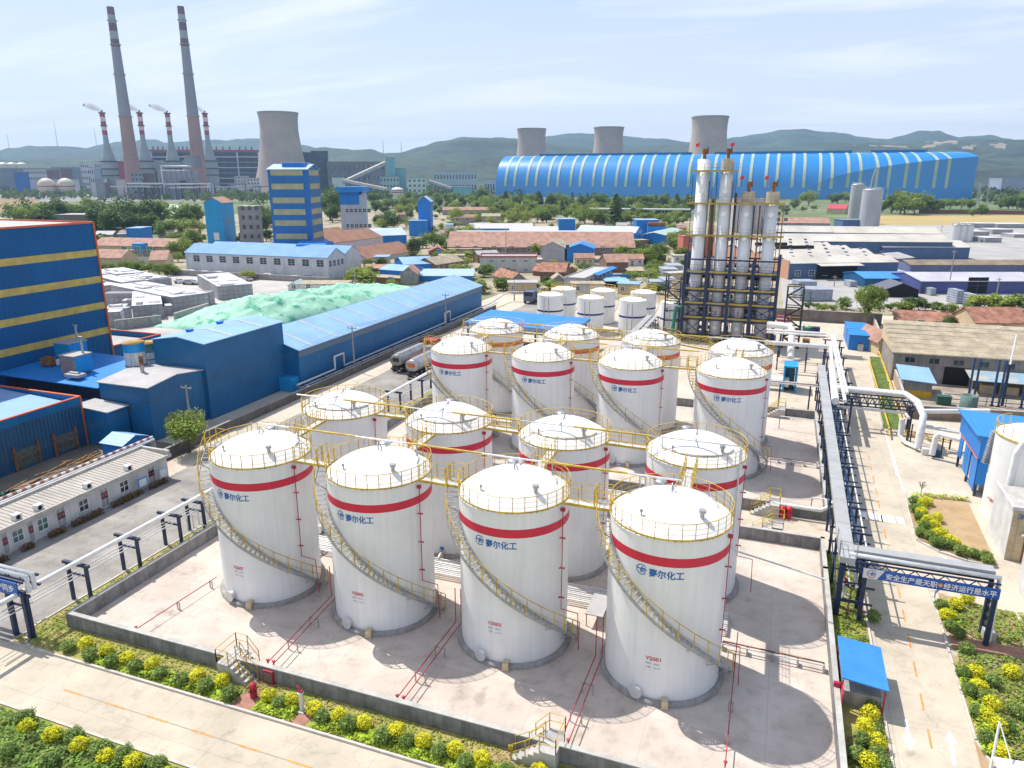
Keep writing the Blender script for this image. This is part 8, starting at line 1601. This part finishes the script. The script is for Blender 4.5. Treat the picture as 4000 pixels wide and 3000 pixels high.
for x, yb, yt, lb in ((1870,770,590,'broad lattice mast right of the arched hall'),(1940,730,560,'tall lamp mast right of the arched hall'),(1222,720,625,'thin mast before the arched hall wall'),(1385,690,610,'thin mast before the arched hall wall, right one')):
    p = q('Z4',x,yb); h_ = hgt(p,'Z4',yt); t = thing('mast', lb, 'mast', (*p,0), 'masts by the arched hall'); mb = MB(); w_ = 1.6 if 'broad' in lb else .5
    for a, b in ((-1,-1),(1,-1),(1,1),(-1,1)): mb.bar((p[0]+a*w_,p[1]+b*w_,0),(p[0]+a*w_*.25,p[1]+b*w_*.25,h_),.35)
    for i in range(8): z = h_*i/8; k2 = w_*(1-.75*i/8); mb.bar((p[0]-k2,p[1]-k2,z),(p[0]+k2*.9,p[1]-k2*.9,z+h_/8),.2); mb.bar((p[0]+k2,p[1]-k2,z),(p[0]-k2*.9,p[1]-k2*.9,z+h_/8),.2)
    mb.build('lattice', galv, t); MB().box(p[0]-1.5,p[1]-.3,h_,p[0]+1.5,p[1]+.3,h_+.5).build('head', far_white, t)
# ================================================================== hills
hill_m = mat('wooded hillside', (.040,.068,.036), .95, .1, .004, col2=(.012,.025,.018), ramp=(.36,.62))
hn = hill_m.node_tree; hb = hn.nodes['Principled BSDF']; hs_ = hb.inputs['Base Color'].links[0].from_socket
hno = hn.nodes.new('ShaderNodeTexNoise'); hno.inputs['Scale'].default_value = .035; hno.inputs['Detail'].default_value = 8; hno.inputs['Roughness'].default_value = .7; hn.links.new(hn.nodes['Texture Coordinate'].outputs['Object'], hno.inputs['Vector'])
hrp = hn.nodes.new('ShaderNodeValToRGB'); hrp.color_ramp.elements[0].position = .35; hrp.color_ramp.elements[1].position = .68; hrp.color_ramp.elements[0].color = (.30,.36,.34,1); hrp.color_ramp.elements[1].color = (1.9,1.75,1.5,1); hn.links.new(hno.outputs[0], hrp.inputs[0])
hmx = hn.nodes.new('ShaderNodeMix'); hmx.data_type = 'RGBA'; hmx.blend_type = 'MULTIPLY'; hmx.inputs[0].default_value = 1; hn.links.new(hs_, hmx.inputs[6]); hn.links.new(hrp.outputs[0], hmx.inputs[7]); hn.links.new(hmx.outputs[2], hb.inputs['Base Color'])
rock_m = mat('bare quarry rock', (.27,.21,.15), .95, .25, .01)
def interp(P, u):
    if u <= P[0][0]: return P[0][1]
    for (a, b), (c, d) in zip(P, P[1:]):
        if u <= c: f_ = (u-a)/(c-a); f_ = f_*f_*(3-2*f_)*.5+f_*.5; return b+(d-b)*f_
    return P[-1][1]
def hills(name, prof, dist, d0, d1, mats, seed, u0=-700, u1=2900, nu=620, nd=54, amp=15., rock=None):
    vs = []; mb = MB()
    for i in range(nu+1):
        u = u0+(u1-u0)*i/nu; v = interp(prof, u); dx, dy, dz = ray('D',u,v); hl = hypot(dx,dy); zt = max(4, CAM[2]+dz/hl*dist)
        cx, cy = dx/hl, dy/hl
        for j in range(nd+1):
            f_ = j/nd; d_ = d0+(d1-d0)*f_; g_ = (d_-d0)/(dist-d0) if d_ < dist else (d1-d_)/(d1-dist)
            prf = g_**1.35 if d_ < dist else g_
            x, y = CAM[0]+cx*d_, CAM[1]+cy*d_
            nz = noise.fractal((x*.0022+seed,y*.0022,seed), 1.0, 2.0, 5)*amp*2.2*min(1, g_*3)*(1-g_**6 if d_ < dist else 1)+noise.noise((x*.02,y*.02,seed))*amp*.25*min(1,g_*4)
            vs.append((x, y, max(-3, zt*prf+nz-2)))
    k = nd+1
    mb.add(vs, [(i*k+j, (i+1)*k+j, (i+1)*k+j+1, i*k+j+1) for i in range(nu) for j in range(nd)], True)
    if rock:
        for fi, f_ in enumerate(mb.f):
            i = f_[0]//k; j = f_[0] % k; u = u0+(u1-u0)*i/nu
            if rock(u, j/nd, fi): mb.mi[fi] = 1
    o = struct(mb, name, mats); return o
back = [(-700,322),(-200,318),(0,323),(64,313),(100,315),(150,312),(185,316),(225,309),(270,302),(320,301),(370,307),(430,308),(480,304),(530,298),(562,298),(610,306),(660,310),(700,322),(760,330),(900,336),(1050,312),(1120,300),(1180,291),(1232,285),(1290,290),(1340,298),(1400,296),(1430,295),(1490,304),(1560,299),(1640,285),(1690,276),(1735,275),(1800,284),(1860,296),(1890,302),(1920,305),(1950,297),(1985,284),(2030,281),(2070,293),(2100,290),(2140,289),(2180,297),(2212,303),(2400,310),(2900,318)]
front = [(-700,345),(0,343),(200,338),(420,342),(600,336),(690,326),(730,322),(800,319),(830,328),(862,326),(910,313),(960,300),(1000,293),(1040,294),(1090,297),(1150,303),(1250,316),(1400,318),(1600,317),(1800,312),(1880,306),(1960,308),(2060,300),(2130,306),(2212,306),(2500,316),(2900,322)]
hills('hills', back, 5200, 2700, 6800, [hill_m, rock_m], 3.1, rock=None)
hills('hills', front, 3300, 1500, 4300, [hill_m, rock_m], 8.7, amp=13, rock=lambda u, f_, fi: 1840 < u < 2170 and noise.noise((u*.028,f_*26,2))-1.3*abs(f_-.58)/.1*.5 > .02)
# distant woods (one mass) and thin masts on the ridges
mb = MB(); rn = random.Random(12)
def clump(x, y, z, h_, n=9):
    for k2 in range(n):
        a = rn.random()*6.28; P = Vector((x+rn.gauss(0,h_*.22), y+rn.gauss(0,h_*.22), z+h_*rn.uniform(.25,1))); s_ = h_*rn.uniform(.16,.3); u = Vector((cos(a),sin(a),rn.uniform(-.4,.4)))*s_; v = Vector((-sin(a)*.4,cos(a)*.4,1))*s_*.8; mb.add([P-u,P-v,P+u,P+v],[(0,1,2,3)])
for i in range(5200):
    u = rn.uniform(-150,2350); d_ = rn.uniform(900,2300); dx, dy, dz = ray('D',u,400); hl = hypot(dx,dy); x, y = CAM[0]+dx/hl*d_, CAM[1]+dy/hl*d_
    if noise.noise((x*.006,y*.006,4)) < -.12: continue
    if 1040 < u < 2130 and 850 < d_ < 1130: continue
    if 180 < u < 850 and 1050 < d_ < 1500 and rn.random() < .8: continue
    clump(x, y, 0, rn.uniform(7,13))
stuff(mb, 'far_wood', mat('distant leaves',(.14,.20,.075),.9,.4,.01,trans=.2), 'distant woodland reading as one mass before the hills', 'wood')
for i, (u, vt) in enumerate(((15,290),(116,262),(203,275),(272,270),(827,303),(866,308),(1173,300),(1198,303),(1074,296))):
    x, y, z = far('D',u,vt,5200 if i < 4 else 3300); t = tag(MB().tube([(x,y,z-170),(x,y,z)], [2.6,.9], 5).build('ridge_mast', galv, None, (x,y,z-170)), 'slim lattice mast standing on the hill ridge', 'mast', 'masts on the hill ridges')
# ground tones far out
sheet('brown_field', mat('ploughed field',(.30,.19,.10),.95,.2,.02), -.010, [q('Z1',-60,1180), q('Z1',330,1130), q('Z1',330,1055), q('Z1',-200,1050)])
sheet('pale_pond', mat('algae pond',(.45,.55,.35),.6,.15,.02), -.009, [q('Z1',1380,1240), q('Z1',1500,1240), q('Z1',1560,1100), q('Z1',1400,1100)], [q('Z1',-50,1230), q('Z1',110,1230), q('Z1',110,1185), q('Z1',-50,1185)])
sheet('plant_yard', mat('grey station yard',(.26,.25,.25),.95,.15,.01), -.011, [q('Z1',-300,1075), q('Z1',2300,1075), q('Z1',2400,960), q('Z1',-300,960)])
sheet('middle_ground', mat('village earth',(.36,.30,.21),.95,.2,.06,col2=(.13,.16,.06),ramp=(.36,.50)), -.014, [(-190,134),(-60,134),(70,134),(150,420),(-330,560),(-420,420)])
# crowded plots: small houses and bushes filling the gaps between the marked buildings
bpy.context.view_layer.update()
occ = []
for o in COL.objects:
    if o.parent is not None or o.get('kind') or o.name.startswith(('haze','hills')): continue
    pts = [c.matrix_world @ Vector(b) for c in ([o] if o.type == 'MESH' else []) + list(o.children) if c.type == 'MESH' for b in c.bound_box]
    if not pts: continue
    X = [p.x for p in pts]; Y = [p.y for p in pts]
    if max(X)-min(X) > 300: continue
    occ.append((min(X)-1.5, min(Y)-1.5, max(X)+1.5, max(Y)+1.5, o.get('category') == 'tree'))
def clear(x, y, r, trees=True): return all(not (a-r < x < c+r and b-r < y < d+r) for a, b, c, d, tr in occ if trees or not tr)
rn = random.Random(31); made = 0
def region(): 
    return rn.choice([(1040,545,1500,640),(1040,545,1500,640),(890,530,1060,610),(830,470,1480,545),(215,505,420,540),(760,560,900,620)])
bush = 'low leafy bush in the crowded plots between the sheds and the tree belt'
for i in range(900):
    a, b, c, d = region(); p = q('D', rn.uniform(a,c), rn.uniform(b,d))
    w_, d_ = rn.uniform(4.5,9), rn.uniform(4,6.5)
    if made < 46 and clear(*p, max(w_,d_)*.55, False):
        an = YAW+rn.choice([0,0,pi/2,.4,-.3]); A = Vector(p)-Vector((cos(an),sin(an)))*w_/2; B = A+Vector((cos(an),sin(an)))*w_; kd = rn.random(); h_ = rn.uniform(2.2,3.4)
        wm = rn.choice([brick, grey_wall, cream_wall, white_wall]); wn = wrow('F',2,.8,w_-.8,.9,.9,.9)+[('F',w_*.44,.05,.8,1.7,{'kind':'door','gm':brown_rust})]
        if kd < .45: house('small_house', 'small tiled house in the crowded plots between the sheds and the tree belt', A, B, d_, h_, h_+rn.uniform(1,1.6), wm, rn.choice([red_tile, pink_tile, pink_tile, tan_roof, grey_roof]), wn, 'small houses of the crowded plots')
        else: house('small_shed', 'small flat roofed shed in the crowded plots between the sheds and the tree belt', A, B, d_*.8, h_, None, wm, rn.choice([tan_roof, grey_roof, blue_roof, coping]), wn[:1], 'small sheds of the crowded plots')
        r = max(w_,d_)*.6; occ.append((p[0]-r,p[1]-r,p[0]+r,p[1]+r,False)); made += 1
    elif clear(*p, 1.2): h_ = rn.uniform(1.6,4.5); tree_at(p, h_, 'bush', bush, 'bushes of the crowded plots', 1.5); occ.append((p[0]-2.2,p[1]-2.2,p[0]+2.2,p[1]+2.2,True))
for i in range(26):
    a, b, c, d = region(); p = Vector(q('D', rn.uniform(a,c), rn.uniform(b,d))); an = YAW+rn.choice([0,pi/2]); e = p+Vector((cos(an),sin(an)))*rn.uniform(9,20)
    if clear(p.x,p.y,1,False) and clear(e.x,e.y,1,False) and clear(*((p+e)/2),1,False): wall('plot_wall', 'low plot wall in the crowded plots between the sheds and the tree belt', [(p,e)], 1.6, .25, rn.choice([brick, grey_wall, white_wall]), coping, group='plot walls')
for o in list(PT.values()):
    for t in o:
        if id(t) not in TU:
            for c in kids(t): bpy.data.objects.remove(c)
            bpy.data.objects.remove(t)
# ================================================================== haze
hz_ = MB().box(-6000,-300,-1.5,6000,7200,420)
hm = bpy.data.materials.new('haze'); hm.use_nodes = True; ht = hm.node_tree; ht.nodes.clear()
ho = ht.nodes.new('ShaderNodeOutputMaterial'); hv = ht.nodes.new('ShaderNodeVolumePrincipled'); hv.inputs['Density'].default_value = .00011; hv.inputs['Color'].default_value = (.44,.69,1,1); hv.inputs['Anisotropy'].default_value = .2; ht.links.new(hv.outputs[0], ho.inputs[1])
o = hz_.build('haze', hm); o['kind'] = 'stuff'
